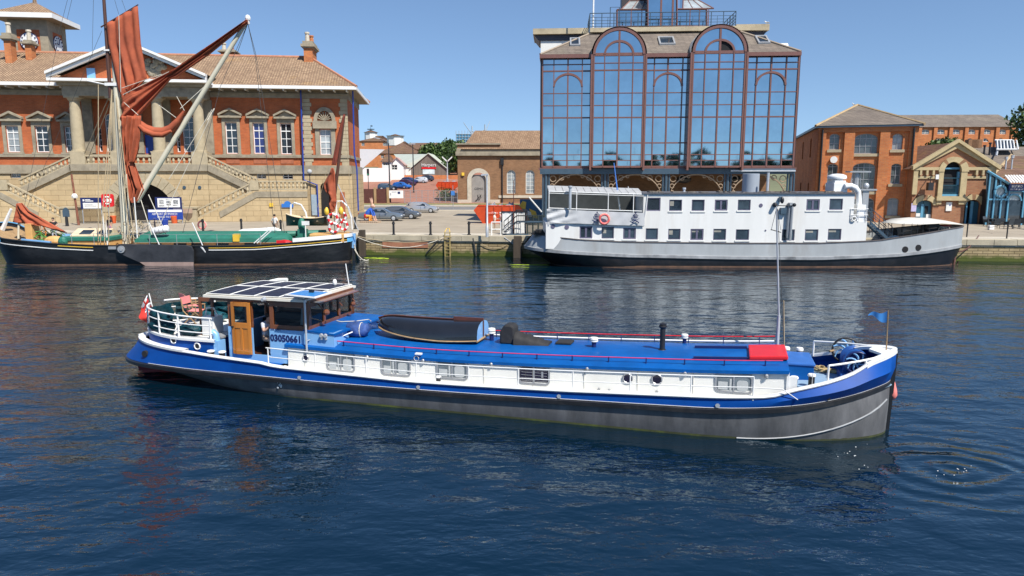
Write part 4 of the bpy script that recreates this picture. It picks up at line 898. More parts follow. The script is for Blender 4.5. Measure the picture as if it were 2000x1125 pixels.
# ==== gabled brick building
F=GB=Fr(1865,73.5,-5)
t=fthing(F,'gabled_brick_building','gabled red brick building with stone trimmed arch, teal doors and a blue balcony window','building')
x0,x1=F.X(1785,0,345),F.X(1941,0,345); ze=F.Z(1865,330); za=F.Z(1862,284); xm=(x0+x1)/2; D=22
op=F.rect(1841,316,1875,383); dl=F.rect(1789,391,1821,430); dr=F.rect(1883,390,1914,439)
q=MB(); wall(q,x0,x1,GZ-.3,ze,0,.6,[(op[0],op[1],op[2],ze),(dl[0],dl[1],GZ-.3,dl[3],.5),(dr[0],dr[1],GZ-.3,dr[3],.5)])
sp=op[3]-1.0;
A=arc(op[0],op[1],sp,1.0,12); L=[p for p in A if p[1]>ze]
q.poly([(x0,0,ze),(op[0],0,ze)]+[(p,0,s_) for p,s_ in A if s_>=ze]+[(op[1],0,ze),(x1,0,ze),(xm,0,za)])
q.poly([(x0,0,GZ-.3),(x0,D,GZ-.3),(x0,D,ze),(x0,0,ze)]); q.poly([(x1,0,GZ-.3),(x1,D,GZ-.3),(x1,D,ze),(x1,0,ze)])
q.build('wall',M['pbrick'],t)
MB().box(x0+.2,x1-.2,.65,5,GZ,ze).build('interior',M['dark'],t)
stone=mat('cream_stone',(.46,.37,.21),.9,.12,2,dirt=(.25,.2,.12))
q=MB()
for sx in(-1,1):
    xe=xm+sx*(x1-xm+.35); k=(za-ze)/(x1-xm)
    q.prism([(xe,ze-.1),(xm,za+.28),(xm,za+.62),(xe,ze+.32)],-.45,.05); q.prism([(xm+sx*(x1-xm)*.93,ze+.08),(xm,za-.28),(xm,za+.27),(xe-sx*.06,ze-.05+.0)],-.2,.04)
a0=F.X(1831,0,360); a1=F.X(1886,0,360)
for(a,b) in((x0-.1,a0),(a1,x1+.1)):q.box(a,b,-.22,.03,ze-.12,ze+.18); q.box(a,b,-.12,.03,F.Z(1865,349),F.Z(1865,344))
for(a,b) in((a0,op[0]),(op[1],a1)):q.box(a,b,-.2,.03,F.Z(1865,399),sp)
q.box(x1-.5,x1+.1,-.15,.03,F.Z(1930,380),ze-.13); q.box(x0-.1,x0+.35,-.15,.03,F.Z(1930,380),ze-.13)
q.box(a0-.1,a1+.1,-.35,.03,op[2]-.45,op[2]-.02); q.build('stone_trim',stone,t)
q=MB(); O=arc(a0-.1,a1+.1,sp,(a1-a0)/2*.95+.2,13); I=arc(op[0],op[1],sp,1.0,13)
for k in range(13):q.cur=k%2 if k in(3,6,9) else 0; q.ext([(O[k][0],-.25,O[k][1]),(O[k+1][0],-.25,O[k+1][1]),(I[k+1][0],-.25,I[k+1][1]),(I[k][0],-.25,I[k][1])],(0,.3,0))
q.build('window_arch',[stone,M['bbrick']],t)
q=MB()
for k in range(6):
    for xa_ in(x0+.55+k*.62,x1-.55-k*.62):
        if not(a0-.3<xa_<a1+.3):q.box(xa_-.1,xa_+.1,-.28,.02,ze-.62,ze-.14)
build_each(q,'corbel',stone,t)
for w in(dl,dr):
    q=MB(); O=arc(w[0]-.45,w[1]+.45,w[3]-.5,1.05,9); I=arc(w[0],w[1],w[3]-.5,.5,9)
    for k in range(9):q.cur=1 if k==4 else 0; q.ext([(O[k][0],-.12,O[k][1]),(O[k+1][0],-.12,O[k+1][1]),(I[k+1][0],-.12,I[k+1][1]),(I[k][0],-.12,I[k][1])],(0,.16,0))
    q.build('door_arch',[stone,M['bbrick']],t)
q=MB(); h=dl[3]-.1; m_=(dl[0]+dl[1])/2
q.box(dl[0],m_-.02,.3,.4,GZ,h); q.box(m_+.02,dl[1],.3,.4,GZ,h); o=q.build('double_door',M['teal'],t)
q=MB(); q.box(m_-.22,m_+.02,.24,.31,GZ,h-.3); q.build('door_edge',M['skyblue'],o)
q=MB(); q.box(m_+.2,dl[1]-.3,.27,.31,h-1.3,h-.5); q.build('pane',M['dark'],o)
q=MB(); q.box(m_+.35,m_+.85,.25,.29,h-1.9,h-1.35); q.box(dl[0]+.15,m_-.25,.25,.29,h-1.6,h-1.25); build_each(q,'notice',M['dwhite'],o)
q=MB(); q.box(dr[0]+.75,dr[0]+.9,.2,.3,GZ,dr[3]-.2); q.box(dr[0]+1.9,dr[0]+2.1,.1,.3,GZ,dr[3]-.2) if False else None
q.box(dr[0]+.25,dr[0]+.4,.25,.35,GZ,dr[3]-.25); q.box((dr[0]+dr[1])/2-.1,(dr[0]+dr[1])/2+.15,.15,.3,GZ,dr[3]-.15); q.build('door_frame',M['skyblue'],t)
q=MB(); q.box((dr[0]+dr[1])/2+.15,dr[1]-.05,.3,.36,GZ,dr[3]-.2); q.build('open_door',M['teal'],t)
q=MB(); q.box(op[0],op[1],.3,.36,op[2],op[3]); o=q.build('window',M['dark'],t)
q=MB(); q.box(op[0],op[1],.1,.29,F.Z(1858,331),F.Z(1858,327)); q.box(op[0],op[1],.0,.2,op[2],op[2]+.2); q.box(op[1]-.22,op[1],.1,.29,op[2]+.2,sp); q.build('frame',M['skyblue'],o)
q=MB(); za_,zb_=op[2]+.2,F.Z(1858,362)
for k in range(15):x=op[0]+.1+(op[1]-op[0]-.2)*k/14; q.cyl((x,.05,za_),(x,.05,zb_),.025,n=4)
for z in(za_+.1,zb_,F.Z(1858,348)):q.cyl((op[0],.05,z),(op[1],.05,z),.035,n=4)
q.build('balcony_railing',M['teal'],o)
zr=za+.3
MB().add([(x0-.4,-.4,ze),(xm,-.4,zr),(xm,D,zr),(x0-.4,D,ze),(x1+.4,-.4,ze),(x1+.4,D,ze)],[(0,1,2,3),(4,5,2,1)]).build('roof',M['dtile'],t)
r=F.rect(1847,395,1858,412); q=MB(); q.box(r[0],r[1],-.1,-.01,r[2],r[3]); o=q.build('notice_board',M['dwhite'],t); q=MB(); q.box(r[0]+.3,r[0]+.42,-.12,-.101,r[3]-.35,r[3]-.22); q.build('print',M['bluetrim'],o)
r=F.rect(1779,397,1789,413); MB().box(r[0],r[1],-.1,-.01,r[2],r[3]).build('poster',mat('lilac_poster',(.5,.45,.65),.6),t)
r=F.rect(1826,341,1832,350); MB().box(r[0],r[1],-.2,-.01,r[2],r[3]).build('alarm_box',M['white'],t)
u,v=F.P(1810,366); q=MB(); q.box(u-.25,u+.25,-.9,-.4,v-.3,v+.5); q.tube([(u,0,v+.9),(u,-.65,v+1.0),(u,-.65,v+.5)],.05,5); q.build('wall_lantern',M['black'],t)
q=MB()
for p,py in((1814,385),(1790,384),(1890,383),(1913,383)):u,v=F.P(p,py); q.cyl((u,-.5,v+.2),(u,0,v),.05,n=4)
build_each(q,'lamp_bracket',M['black'],t)
# ==== glazed bistro
F=BI=Fr(1960,71.5,-5)
t=fthing(F,'glazed_bistro','blue framed glass bistro with round window and brown tiled roof behind','building')
x0,x1,xr=F.X(1928,0,400),F.X(1975,0,400),F.X(2060,0,400)
P=[F.P(1928,439),F.P(1928,335),F.P(1968,359),F.P(2012,359),F.P(2012,439)]
MB().prism(P,.15,.2).build('glazing',mat('bistro_glass',(.025,.035,.045),.04,.5,1,spec=.9),t)
q=MB()
for p,a,b in((1929,337,439),(1941,343,439),(1955,384,439),(1969,360,439),(1999,360,439),(2011,360,439)):x=F.X(p,0,400); q.box(x-.065,x+.065,-.02,.14,GZ,F.Z(p,a))
q.cyl((F.P(1955,350)[0],.05,F.P(1955,350)[1]),(F.P(1955,362)[0],.05,F.P(1955,362)[1]),.08,n=4)
q.box(x0,F.X(1969,0,400),-.03,.13,F.Z(1950,391),F.Z(1950,388)); q.box(F.X(1969,0,400),F.X(2012,0,400),-.03,.13,F.Z(1985,375),F.Z(1985,372))
u,v=F.P(1954,374); rr=F.X(1965)-F.X(1954); q.torus((u,0,v),rr,.12,'y',28,6)
O=arc(F.X(1969),F.X(1999),F.Z(1985,392),.6,12); q.tube([(p,0,s_) for p,s_ in O],.09,5)
q.tube([(F.P(1928,334)[0],-.05,F.P(1928,334)[1]),(F.P(1972,360)[0],-.05,F.P(1972,360)[1])],.13,5); q.build('window_frame',M['skyblue'],t)
q=MB(); q.lathe([(rr-.1,.1),(rr-.1,.14)],(u,0,v),24,'y'); q.build('round_window',M['pglass'],t)
q=MB(); q.poly([(F.X(1970),.1,F.Z(1985,391)),(F.X(1998),.1,F.Z(1985,391)),(F.X(1998),.1,F.Z(1985,376)),(F.X(1970),.1,F.Z(1985,376))]); q.build('upper_pane',M['pglass'],t)
r=F.rect(1968,359.5,1998.5,373); q=MB(); q.box(r[0],r[1],-.25,-.1,r[2],r[3]); o=q.build('sign_board',M['navy'],t)
q=MB(); w=r[1]-r[0]; text_mb(q,'BISTRO',.5,(r[0]+r[1])/2,-.262,r[2]+(r[3]-r[2])*.52,.008,fit=w*.68); text_mb(q,'ON THE QUAY',.3,(r[0]+r[1])/2,-.262,r[2]+(r[3]-r[2])*.16,.008,fit=w*.84); q.build('lettering',M['white'],o)
q=MB(); zc=F.Z(1985,350,-.5)
for k in range(9):a=F.X(1966+k*5.5,-.5,352); q.ext([(a,-1.2,zc-.35),(a+.16,-1.2,zc-.35),(a+.55,.6,zc+.35),(a+.39,.6,zc+.35)],(0,0,.08))
build_each(q,'canopy_slat',M['white'],t)
ze=F.Z(1940,346,1.2); z1_=F.Z(1970,305,9)
MB().add([(F.X(1937,1.2,346),1.2,ze),(F.X(2075,1.2,346),1.2,ze),(F.X(2075,9,306),9,z1_),(F.X(1975,9,306),9,z1_),(F.X(1925,12,330),12,ze)],[(0,1,2,3),(0,3,4)]).build('roof',M['dtile'],t)
q=MB(); q.tube([(F.X(1937,1.2,346),1.2,ze+.1),(F.X(1975,9,306),9,z1_+.1)],.15,6); q.build('hip_tiles',MATS['buff_ridge'],t)
for p,py in((1964,325),(1976,322)):u,v=F.P(p,py,4); MB().lathe([(.08,-1.2),(.08,.7),(.16,.7),(.16,1.0)],(u,4,v),8).build('roof_vent',M['lgrey'],t)
MB().box(x0+.3,F.X(2012,0,400),.5,8,GZ,ze-1.2).build('interior',M['dark'],t)
F=Fr(1900,98,-4)
t=fthing(F,'slate_outbuilding','long low outbuilding with grey slate roof and white framed rooflight','building')
x0,x1=F.X(1795),F.X(2060); ze,zr=F.Z(1900,322),F.Z(1900,287,6)
MB().box(x0,x1,0,14,GZ,ze).build('wall',M['pbrick'],t)
MB().add([(x0,-.4,ze),(x1,-.4,ze),(x1,6,zr),(x0,6,zr),(x1,14,ze),(x0,14,ze)],[(0,1,2,3),(3,2,4,5)]).build('roof',M['slate'],t)
za=F.Z(1950,290,4); q=MB()
for k in range(7):a=F.X(1946+k*6.6,3,285); b=F.X(1938+k*6.3,5.5,275); q.cyl((a,2.6,F.Z(1960,292,2.6)),(b+.6,5.4,F.Z(1960,274,5.4)),.09,n=4)
for y,py in((2.6,292),(5.4,274)):q.cyl((F.X(1946 if y<3 else 1943,y,py),y,F.Z(1960,py,y)),(F.X(1986 if y<3 else 1977,y,py),y,F.Z(1960,py,y)),.12,n=4)
o=q.build('rooflight',M['white'],t)
MB().poly([(F.X(1946,2.6,292),2.6,F.Z(1960,292.5,2.6)),(F.X(1986,2.6,292),2.6,F.Z(1960,292.5,2.6)),(F.X(1977,5.4,275),5.4,F.Z(1960,275,5.4)),(F.X(1943,5.4,275),5.4,F.Z(1960,275,5.4))]).build('pane',M['glass'],o)
for p in(1898,1905):u,v=F.P(p,285,6); MB().box(u-.7,u+.7,5.6,6.6,v-1.5,v+.9).build('chimney',M['bbrick'],t)
for p,py in((1922,299),(1933,294)):u,v=F.P(p,py,3); MB().lathe([(.13,-1),(.13,.9),(.22,.9),(.2,1.1)],(u,3,v),7).build('flue',M['black'],t)
q=MB(); q.tube([(F.X(1893,1.5,296),1.5,F.Z(1890,318,1.5)),(F.X(1889,6,289),6,zr+.1)],.14,4); q.tube([(F.X(1945,.5,310),.5,F.Z(1940,304,.5)),(F.X(1950,6,289),6,zr+.1)],.14,4); build_each(q,'lead_flashing',M['lgrey'],t)
F=Fr(1880,150,-3)
W=[(1800+30*k,253,1815+30*k,262,.3) for k in range(6)]+[(1826+30*k,270,1842+30*k,277,1.0) for k in range(5)]
t=simple_block('long_brick_warehouse','long far brick warehouse with grey slate roof above the lower roofs',F,1778,1990,248,GZ,16,224,8,wm=M['obrick'],rm=M['slate'],windows=W)
q=MB()
for k in range(8):x=F.X(1788+30*k); q.box(x-.35,x+.35,-.3,0,GZ,F.Z(1880,249))
build_each(q,'pier',M['obrick'],t)
# ==== trees and shrubs
leafm=[mat('leaf_dark',(.030,.060,.014),.6,.35,.8),mat('leaf_mid',(.055,.105,.022),.6,.35,.8),mat('leaf_light',(.10,.16,.03),.6,.3,.8)]
barkm=mat('bark',(.09,.065,.045),.9,.3,4)
def crown(mb,blobs,n,size,seed):
    r=random.Random(seed)
    tot=sum(b[3]**2 for b in blobs)
    for(cx,cy,cz,rad,*sq) in blobs:
        sz=sq[0] if sq else .85
        for _ in range(int(n*rad*rad/tot)):
            while True:
                d=Vector((r.gauss(0,1),r.gauss(0,1),r.gauss(0,1)))
                if d.length>.01:break
            d.normalize(); rr=rad*(.55+.45*r.random()**.5)*(1+.18*sin(5*d.x+cx)*cos(6*d.y+cz))
            p=Vector((cx+d.x*rr,cy+d.y*rr,cz+d.z*rr*sz)); s=size*r.uniform(.6,1.4)
            a=Vector((r.gauss(0,1),r.gauss(0,1),r.gauss(0,1))).normalized(); b=a.cross(Vector((r.gauss(0,1),r.gauss(0,1),r.gauss(0,1)))).normalized()
            mb.cur=r.choice((0,0,1,1,1,2)); mb.poly([p-a*s,p+b*s*.6,p+a*s,p-b*s*.6])
def tree(name,label,x,y,z0,h,r,n,size,seed,group=None,trunk=True,cat='tree'):
    t=thing(name,label,cat,(x,y,z0),0,group); rd=random.Random(seed); bl=[]
    for k in range(9):
        an=rd.uniform(0,2*pi); q=rd.uniform(.15,.6)*r; bl.append((cos(an)*q,sin(an)*q,h*rd.uniform(.42,.86),r*rd.uniform(.35,.58),rd.uniform(.7,.95)))
    bl.append((0,0,h*.8,r*.5))
    mb=MB(); crown(mb,bl,n,size,seed); mb.build('crown',leafm,t)
    if trunk:
        q=MB(); q.tube([(0,0,-.3),(.05*r,0,h*.3),(0,.05*r,h*.6)],[.09*r,.07*r,.03*r],8)
        for b in bl[:6]:q.tube([(0,0,h*.3),(b[0]*.5,b[1]*.5,h*.42),(b[0],b[1],b[2])],[.05*r,.035*r,.012*r],5)
        q.build('trunk',barkm,t)
    return t
p=Wy(868,350,175); tree('broadleaf_tree','large dark green tree between the timber shed and the pump house',Wy(880,350,200).x,201,5,11.5,5.2,5200,.34,11)
p=Wy(845,350,215); tree('broadleaf_tree','lighter green rounded tree behind the timber shed roof',p.x,215,7,9.5,5.5,2600,.4,12)
p=Wy(893,350,190); tree('broadleaf_tree','dark tree against the end wall of the pump house',p.x,190,5,10,4.5,2600,.36,13)
gl='trees on the far skyline'
for i,(px,Y,h,r) in enumerate(((803,420,22,8),(818,430,20,7),(838,440,21,9),(856,440,22,10),(875,430,23,9),(889,420,20,7))):
    p=Wy(px,350,Y); o=tree('broadleaf_tree','distant tree among a row on the skyline above the far houses',p.x,Y,6,h,r,420,1.0,20+i,gl)
p=Wy(2030,350,120); tree('broadleaf_tree','tall dark tree standing above the long slate roofs and rooflight',p.x,120,GZ,18.6,6.5,7000,.3,31)
p=Wy(1985,350,126); tree('broadleaf_tree','lower dark tree in front of the far warehouse end wall',p.x,126,GZ,10,4.2,1600,.32,32)
p=Wy(1818,350,90); tree('leafy_bush','bright green bush growing above the wall beside the orange warehouse',p.x+.6,88,5.8,5.1,3.4,3400,.2,33,cat='bush',trunk=False)
p=Wy(872,350,130); tree('leafy_bush','low scrubby bush behind the mesh fence near the pump house',p.x,131,GZ+.2,2.4,2.2,900,.14,34,cat='bush',trunk=False)
tag(MB().box(OW.w(F.X(0)*0,0,0).x*0+Wy(1790,350,84).x,Wy(1850,350,84).x+4,84,92,GZ,7.9).build('garden_wall',M['dtile']),'dark brick wall carrying the green bush behind the gabled building','wall')
# ==== Thames sailing barge (left)
def interp(L,x):
    if x<=L[0][0]:return L[0][1]
    for(a,b),(c,d) in zip(L,L[1:]):
        if x<=c:return b+(d-b)*(x-a)/(c-a)
    return L[-1][1]
def shape(u,u0,ua,ub,u1,B,ea,eb,pw=.5):
    if u<ua:t=min(1,(ua-u)/(ua-u0)); return B*max(0,1-t**ea)**.5
    if u>ub:t=min(1,(u-ub)/(u1-ub)); return B*max(0,1-t**eb)**pw
    return B
def spread(u0,u1,n):
    return[u0+(u1-u0)*(.5-.5*cos(pi*i/n)) for i in range(n+1)]
def loft(mb,levels,vc,n=44,close=True):
    """levels: (u0, u1, half(u), z(u)); rows keel to rail on both sides of centre line vc"""
    for sg in(-1,1):
        rows=[[(u,vc+sg*h(u),z(u)) for u in spread(u0,u1,n)] for(u0,u1,h,z) in levels]
        mb.grid(rows)
    return mb
def ring(mb,u0,u1,h,z,sec,vc,n=60,lo=None,hi=None,sides=(-1,1)):
    """a moulding that follows the hull: sec = (dv outwards, dz) points"""
    for sg in sides:
        us=[u for u in spread(u0,u1,n) if(lo is None or u>=lo) and(hi is None or u<=hi)]
        mb.grid([[(u,vc+sg*max(0,h(u)+dv),z(u)+dz) for dv,dz in sec] for u in us],cv=True)
    return mb
F=SB=Fr(350,51.4,1.5); VC=2.7
t=fthing(F,'sailing_barge','black hulled sailing barge with tan sails, cream spars and green hatch cover','sailing barge')
def xs(px):return F.X(px,.2 if 40<px<640 else 2,480)
sheer=[(xs(p),F.Z(p,py,yy)) for p,py,yy in((-10,437,2.7),(0,442,2.2),(12,455,1.2),(32,466,.4),(60,472,.1),(100,476,0),(176,480,0),(300,481,0),(430,481,0),(500,480,0),(555,476,.1),(640,470,.6),(688,463,2.6))]
u0,u1=F.X(-8,2.7,445),F.X(690,2.7,465)
hR=lambda u:shape(u,u0,u0+4.2,u1-6.5,u1,2.7,2.2,2.1)
hW=lambda u:shape(u,u0+.8,u0+6,u1-7.5,u1-.2,2.6,2,1.9)
zR=lambda u:interp(sheer,u)
q=MB(); loft(q,[(u0+1.2,u1-.4,lambda u:hW(u)*.9,lambda u:-.6),(u0+.8,u1-.2,hW,lambda u:0.0),(u0+.4,u1-.1,lambda u:shape(u,u0+.4,u0+5,u1-7,u1-.1,2.68,2.1,2),lambda u:zR(u)*.5),(u0,u1,hR,zR)],VC)
blackhull=mat('tarred_hull',(.011,.011,.012),.38,.5,1.1,streak=.35,dirt=(.045,.045,.048),dirt_amt=.55,bump=.12,bscale=5)
q.build('hull',blackhull,t,40)
q=MB(); loft(q,[(u0+.8,u1-.2,lambda u:hW(u)+.012,lambda u:-.1),(u0+.78,u1-.19,lambda u:hW(u)+.014,lambda u:.10)],VC); q.build('waterline_band',M['rust'],t,40)
q=MB(); q.grid([[(u,VC+f*max(0,hR(u)-.05),zR(u)-.22) for f in(-1,0,1)] for u in spread(u0+.02,u1-.02,40)]); q.build('deck',M['timber'],t)
q=MB(); ring(q,u0,u1,hR,zR,[(-.12,.0),(-.12,.06),(.06,.06),(.06,0)],VC); q.build('rail',M['black'],t,30)
q=MB(); ring(q,u0,u1,hR,zR,[(.01,-.36),(.035,-.36),(.035,-.30),(.01,-.30)],VC,hi=F.X(178),sides=(-1,)); ring(q,u0,u1,hR,zR,[(.01,-.30),(.035,-.30),(.035,-.24),(.01,-.24)],VC,lo=F.X(384),sides=(-1,)); build_each(q,'white_line',M['white'],t)
q=MB(); ring(q,u0,u1,hR,zR,[(.01,-.14),(.03,-.14),(.03,-.10),(.01,-.10)],VC,lo=F.X(390),hi=F.X(676,2),sides=(-1,)); ring(q,u0,u1,hR,zR,[(.01,-.14),(.03,-.14),(.03,-.09),(.01,-.09)],VC,lo=F.X(90),hi=F.X(178),sides=(-1,)); build_each(q,'yellow_line',M['yellow'],t)
q=MB(); ring(q,u0,u1,hR,zR,[(-.08,.06),(-.08,.34),(.0,.34),(.0,.06)],VC,lo=F.X(552)); q.build('bow_bulwark',M['white'],t)
q=MB(); ring(q,u0,u1,hR,zR,[(.02,-.3),(.05,-.3),(.05,.08),(.02,.08)],VC,lo=F.X(674,2)); ring(q,u0,u1,hR,zR,[(.02,-.25),(.05,-.25),(.05,.12),(.02,.12)],VC,hi=F.X(10,1.5)); build_each(q,'bow_badge',mat('badge_blue',(.12,.42,.75),.4),t)
q=MB(); q.prism([(u1-.12,-.5),(u1+.1,-.5),(u1+.14,zR(u1)+.2),(u1-.1,zR(u1)+.2)],VC-.1,VC+.1); q.build('stem',M['black'],t); q=MB(); q.prism([(u1-.3,zR(u1)-.75),(u1+.145,zR(u1)-.9),(u1+.2,zR(u1)+.3),(u1-.3,zR(u1)+.2)],VC-.13,VC+.13); q.build('stem_badge',M['lblue'],t)
LP=[(226,481),(231,477),(240,476.5),(364,479),(374,482),(378,490),(378,519),(372,524),(300,524),(284,518),(228,493)]
P=[F.P(a,b,-.3) for a,b in LP]; q=MB(); q.prism(P,-.3,-.16); o=q.build('leeboard',mat('leeboard_grey',(.030,.031,.036),.5,.4,1.5,dirt=(.08,.08,.085),dirt_amt=.5),t,bevel=.02)
c=F.P(237,487,-.35); q=MB(); q.lathe([(.26,0),(.26,.08)],(c[0],-.4,c[1]),14,'y'); q.lathe([(.12,0),(.12,.06)],(c[0],-.45,c[1]),10,'y'); q.build('pivot',M['grey'],o)
P=[F.P(a,b,-.32) for a,b in((273,512),(378,512),(378,520),(285,520))]; MB().prism(P,-.325,-.305).build('faded_foot',mat('faded_pink',(.30,.21,.18),.8,.2,2),o)
c=F.P(212,485,-.2); q=MB(); q.box(F.X(202),F.X(222),-.16,-.02,c[1]-.08,c[1]+.12); q.build('iron_bracket',M['grey'],t)
def dz(px):return zR(F.X(px))-.22
x0,x1=F.X(257,1),F.X(556,1); zh0=F.Z(400,481,.9); zh1=F.Z(400,471.5,.9)
q=MB(); q.box(x0,x1,.95,4.5,dz(400),zh1); hat=q.build('main_hatch',M['buff'],t)
q=MB(); rows=[]
for x in(x0-.1,x0+.15,x0+1.5,(x0+x1)/2,x1-1.5,x1-.15,x1+.1):
    k=.25 if x in(x0-.1,x1+.1) else .6; rows.append([(x,y,zh1-.05+k*hh) for y,hh in((.8,0),(.84,.45),(1.2,.8),(2.7,1.15),(4.2,.8),(4.55,.45),(4.6,0))])
q.grid(rows); q.poly(rows[0]); q.poly(rows[-1]); q.build('hatch_cover',M['hatchgreen'],hat,50)
q=MB()
for p in(281,330,365,377,414,470):
    w=.9 if p not in(365,377) else .42; x=F.X(p,.9); q.box(x,x+w,.9,.949,zh0+.08,zh1-.12)
build_each(q,'side_window',M['glass'],hat)
q=MB(); q.box(x0-.05,x1+.05,.82,.94,zh1-.1,zh1-.03); q.build('batten',mat('pale_buff',(.7,.55,.36),.6),hat)
x0,x1=F.X(108,1),F.X(205,1); zc0,zc1=F.Z(150,478,.9),F.Z(150,471,.9)
q=MB(); q.box(x0,x1,.95,4.3,dz(150),zc1); cab=q.build('aft_cabin',M['buff'],t)
q=MB(); q.box(x0-.06,x1+.06,.85,4.4,zc1+.001,F.Z(150,463,.9)); q.build('cabin_tarpaulin',M['hatchgreen'],cab,bevel=.05)
sx0,sx1=F.X(131,1.8),F.X(202,1.8); sz0,sz1=F.Z(160,466,1.6),F.Z(160,457,1.6)
q=MB(); q.prismx([(1.5,sz0-.3),(1.5,sz1-.1),(2.6,sz1+.35),(3.6,sz1-.1),(3.6,sz0-.3)],sx0,sx1); o=q.build('skylight',mat('pale_buff',(.7,.55,.36),.6),cab)
q=MB()
for p in(143,178):x=F.X(p,1.6); k=.45/1.1; q.ext([(x,1.65,sz1-.1+.15*k+.01),(x+.85,1.65,sz1-.1+.15*k+.01),(x+.85,2.3,sz1-.1+.8*k+.01),(x,2.3,sz1-.1+.8*k+.01)],(0,0,.02))
build_each(q,'pane',M['glass'],o)
q=MB(); a=F.X(43,1.5); q.box(a,a+.5,1.2,2.2,dz(50),F.Z(48,437,1.2)); q.build('wheel_box',M['buff'],t,bevel=.04)
q=MB(); q.torus((F.X(70,2.5),2.5,dz(70)+.8),.55,.05,'x',16,5)
for k in range(4):an=pi*k/4; q.cyl((F.X(70,2.5),2.5-.65*cos(an),dz(70)+.8-.65*sin(an)),(F.X(70,2.5),2.5+.65*cos(an),dz(70)+.8+.65*sin(an)),.03,n=4)
q.build('steering_wheel',M['varnish'],t)
q=MB(); ring(q,u0,u1,hR,zR,[(-.25,-.05),(-.25,.16),(-.12,.16),(-.12,-.05)],VC,lo=F.X(34,.5),hi=F.X(100)); build_each(q,'quarter_board',M['lblue'],t)
rr=random.Random(4); q=MB()
for k in range(16):
    a=F.X(rr.uniform(52,88),1.6); z=dz(70)+rr.uniform(.2,.9); q.tube([(a,1.3+rr.random(),z),(a+rr.uniform(.2,.6),1.2+rr.random(),z+rr.uniform(-.1,.5)),(a+rr.uniform(.3,.9),1.3+rr.random(),z-.2)],.03,4)
q.build('green_ropes',mat('green_rope',(.08,.28,.06),.8,.3),t)
q=MB(); q.ell((F.X(110,.8),.9,dz(110)+.35),(.35,.3,.4)); q.build('green_bag',M['hatchgreen'],t); q=MB(); q.ell((F.X(88,.8),1.2,dz(88)+.3),(.75,.45,.42)); q.build('buff_cover',M['buff'],t)
q=MB(); q.cyl((F.X(-2,2.4,440),2.4,dz(10)+.4),(F.X(22,2.4,410),2.4,F.Z(22,408,2.4)),.2,.1,6); q.build('white_davit',M['white'],t)
ym=2.7
def spar(name,a,b,r0,r1,m,y=ym,y1=None,parent=t,n=10):
    y1=y if y1 is None else y1; p,r=F.P(a[0],a[1],y),F.P(b[0],b[1],y1); return MB().tube([(p[0],y,p[1]),(r[0],y1,r[1])],[r0,r1],n).build(name,m,parent,50)
mast=spar('mainmast',(245,476),(222.5,98),.24,.19,M['spar']); spar('topmast',(216,192),(192,-160),.14,.09,M['dspar'],ym-.05)
q=MB(); p=F.P(218,99,ym); q.box(p[0]-.45,p[0]+.35,ym-.25,ym+.25,p[1]-.06,p[1]+.06); p2=F.P(217,165,ym); q.box(p2[0]-.35,p2[0]+.5,ym-.25,ym+.25,p2[1]-.12,p2[1]+.1)
a,b=F.P(176,159,ym),F.P(214,167,ym); q.cyl((a[0],ym-.4,a[1]),(b[0],ym-.1,b[1]),.05,n=5); q.build('mast_cap',M['white'],mast)
sp_=spar('sprit',(267,393),(483,40),.21,.15,M['spar'],ym-.4,ym-.1)
p=F.P(484,37,ym-.1); q=MB(); q.ell((p[0],ym-.1,p[1]+.05),(.2,.2,.25)); q.box(p[0]-.3,p[0]+.1,ym-.2,ym,p[1]-.35,p[1]-.15); q.build('sprit_end',M['white'],sp_)
spar('bowsprit',(654,378),(673,222),.13,.08,M['dspar'],2.6)
spar('topsail_yard',(197,53),(270,9),.05,.04,M['dspar'],ym-.35)
def cloth(name,rows_px,y,amp,folds,n=22,m=None,sub=6,seed=1,lean=0):
    """rows_px: (left px, right px) edges from top to bottom"""
    q=MB(); R_=[]; rr=random.Random(seed); ph=rr.random()*6
    for i in range(len(rows_px)-1):
        for k in range(sub+(1 if i==len(rows_px)-2 else 0)):
            f=k/sub; (a,b),(c,d)=rows_px[i],rows_px[i+1]
            l_=(a[0]+(c[0]-a[0])*f,a[1]+(c[1]-a[1])*f); r_=(b[0]+(d[0]-b[0])*f,b[1]+(d[1]-b[1])*f); row=[]
            for j in range(n+1):
                g=j/n; px,py=l_[0]+(r_[0]-l_[0])*g,l_[1]+(r_[1]-l_[1])*g; e=sin(pi*g)**.5 if 0<g<1 else 0
                yy=y+lean*g-e*amp*(.5+.5*sin(folds*2*pi*g+ph+.5*sin(i*1.7+f*2)))-e*amp*.35*sin(folds*4.3*g+i); x,z=F.P(px,py,y); row.append((x,yy,z))
            R_.append(row)
    q.grid(R_); o=q.build(name,m or M['sail'],t,180)
    sd_=o.modifiers.new('thickness','SOLIDIFY'); sd_.thickness=.03; return o
cloth('topsail',[((208,48),(269,12)),((212,85),(275,85)),((222,130),(283,130)),((232,178),(287,153)),((238,188),(262,176))],ym-.3,.22,3.5,seed=2)
cloth('mainsail_head',[((239,184),(240,262)),((262,172),(273,226)),((330,142),(333,156)),((338,136),(345,151)),((402,92),(408,108)),((484,38),(484,46))],ym-.35,.35,3.2,sub=8,seed=3)
cloth('mainsail',[((237,228),(276,226)),((237,250),(273,250)),((238,290),(272,290)),((242,318),(262,318)),((246,345),(273,345)),((250,368),(282,370)),((256,388),(270,392)),((262,396),(266,396))],ym-.55,.5,3.5,seed=5)
cloth('mainsail_fold',[((258,228),(276,226)),((252,270),(274,270)),((250,300),(268,300)),((252,318),(262,318))],ym-.85,.3,2.5,n=14,seed=6)
q=MB(); pts=[F.P(a,b,ym-.6) for a,b in((272,240),(283,250),(300,257),(318,258),(334,250),(348,235),(360,216))]
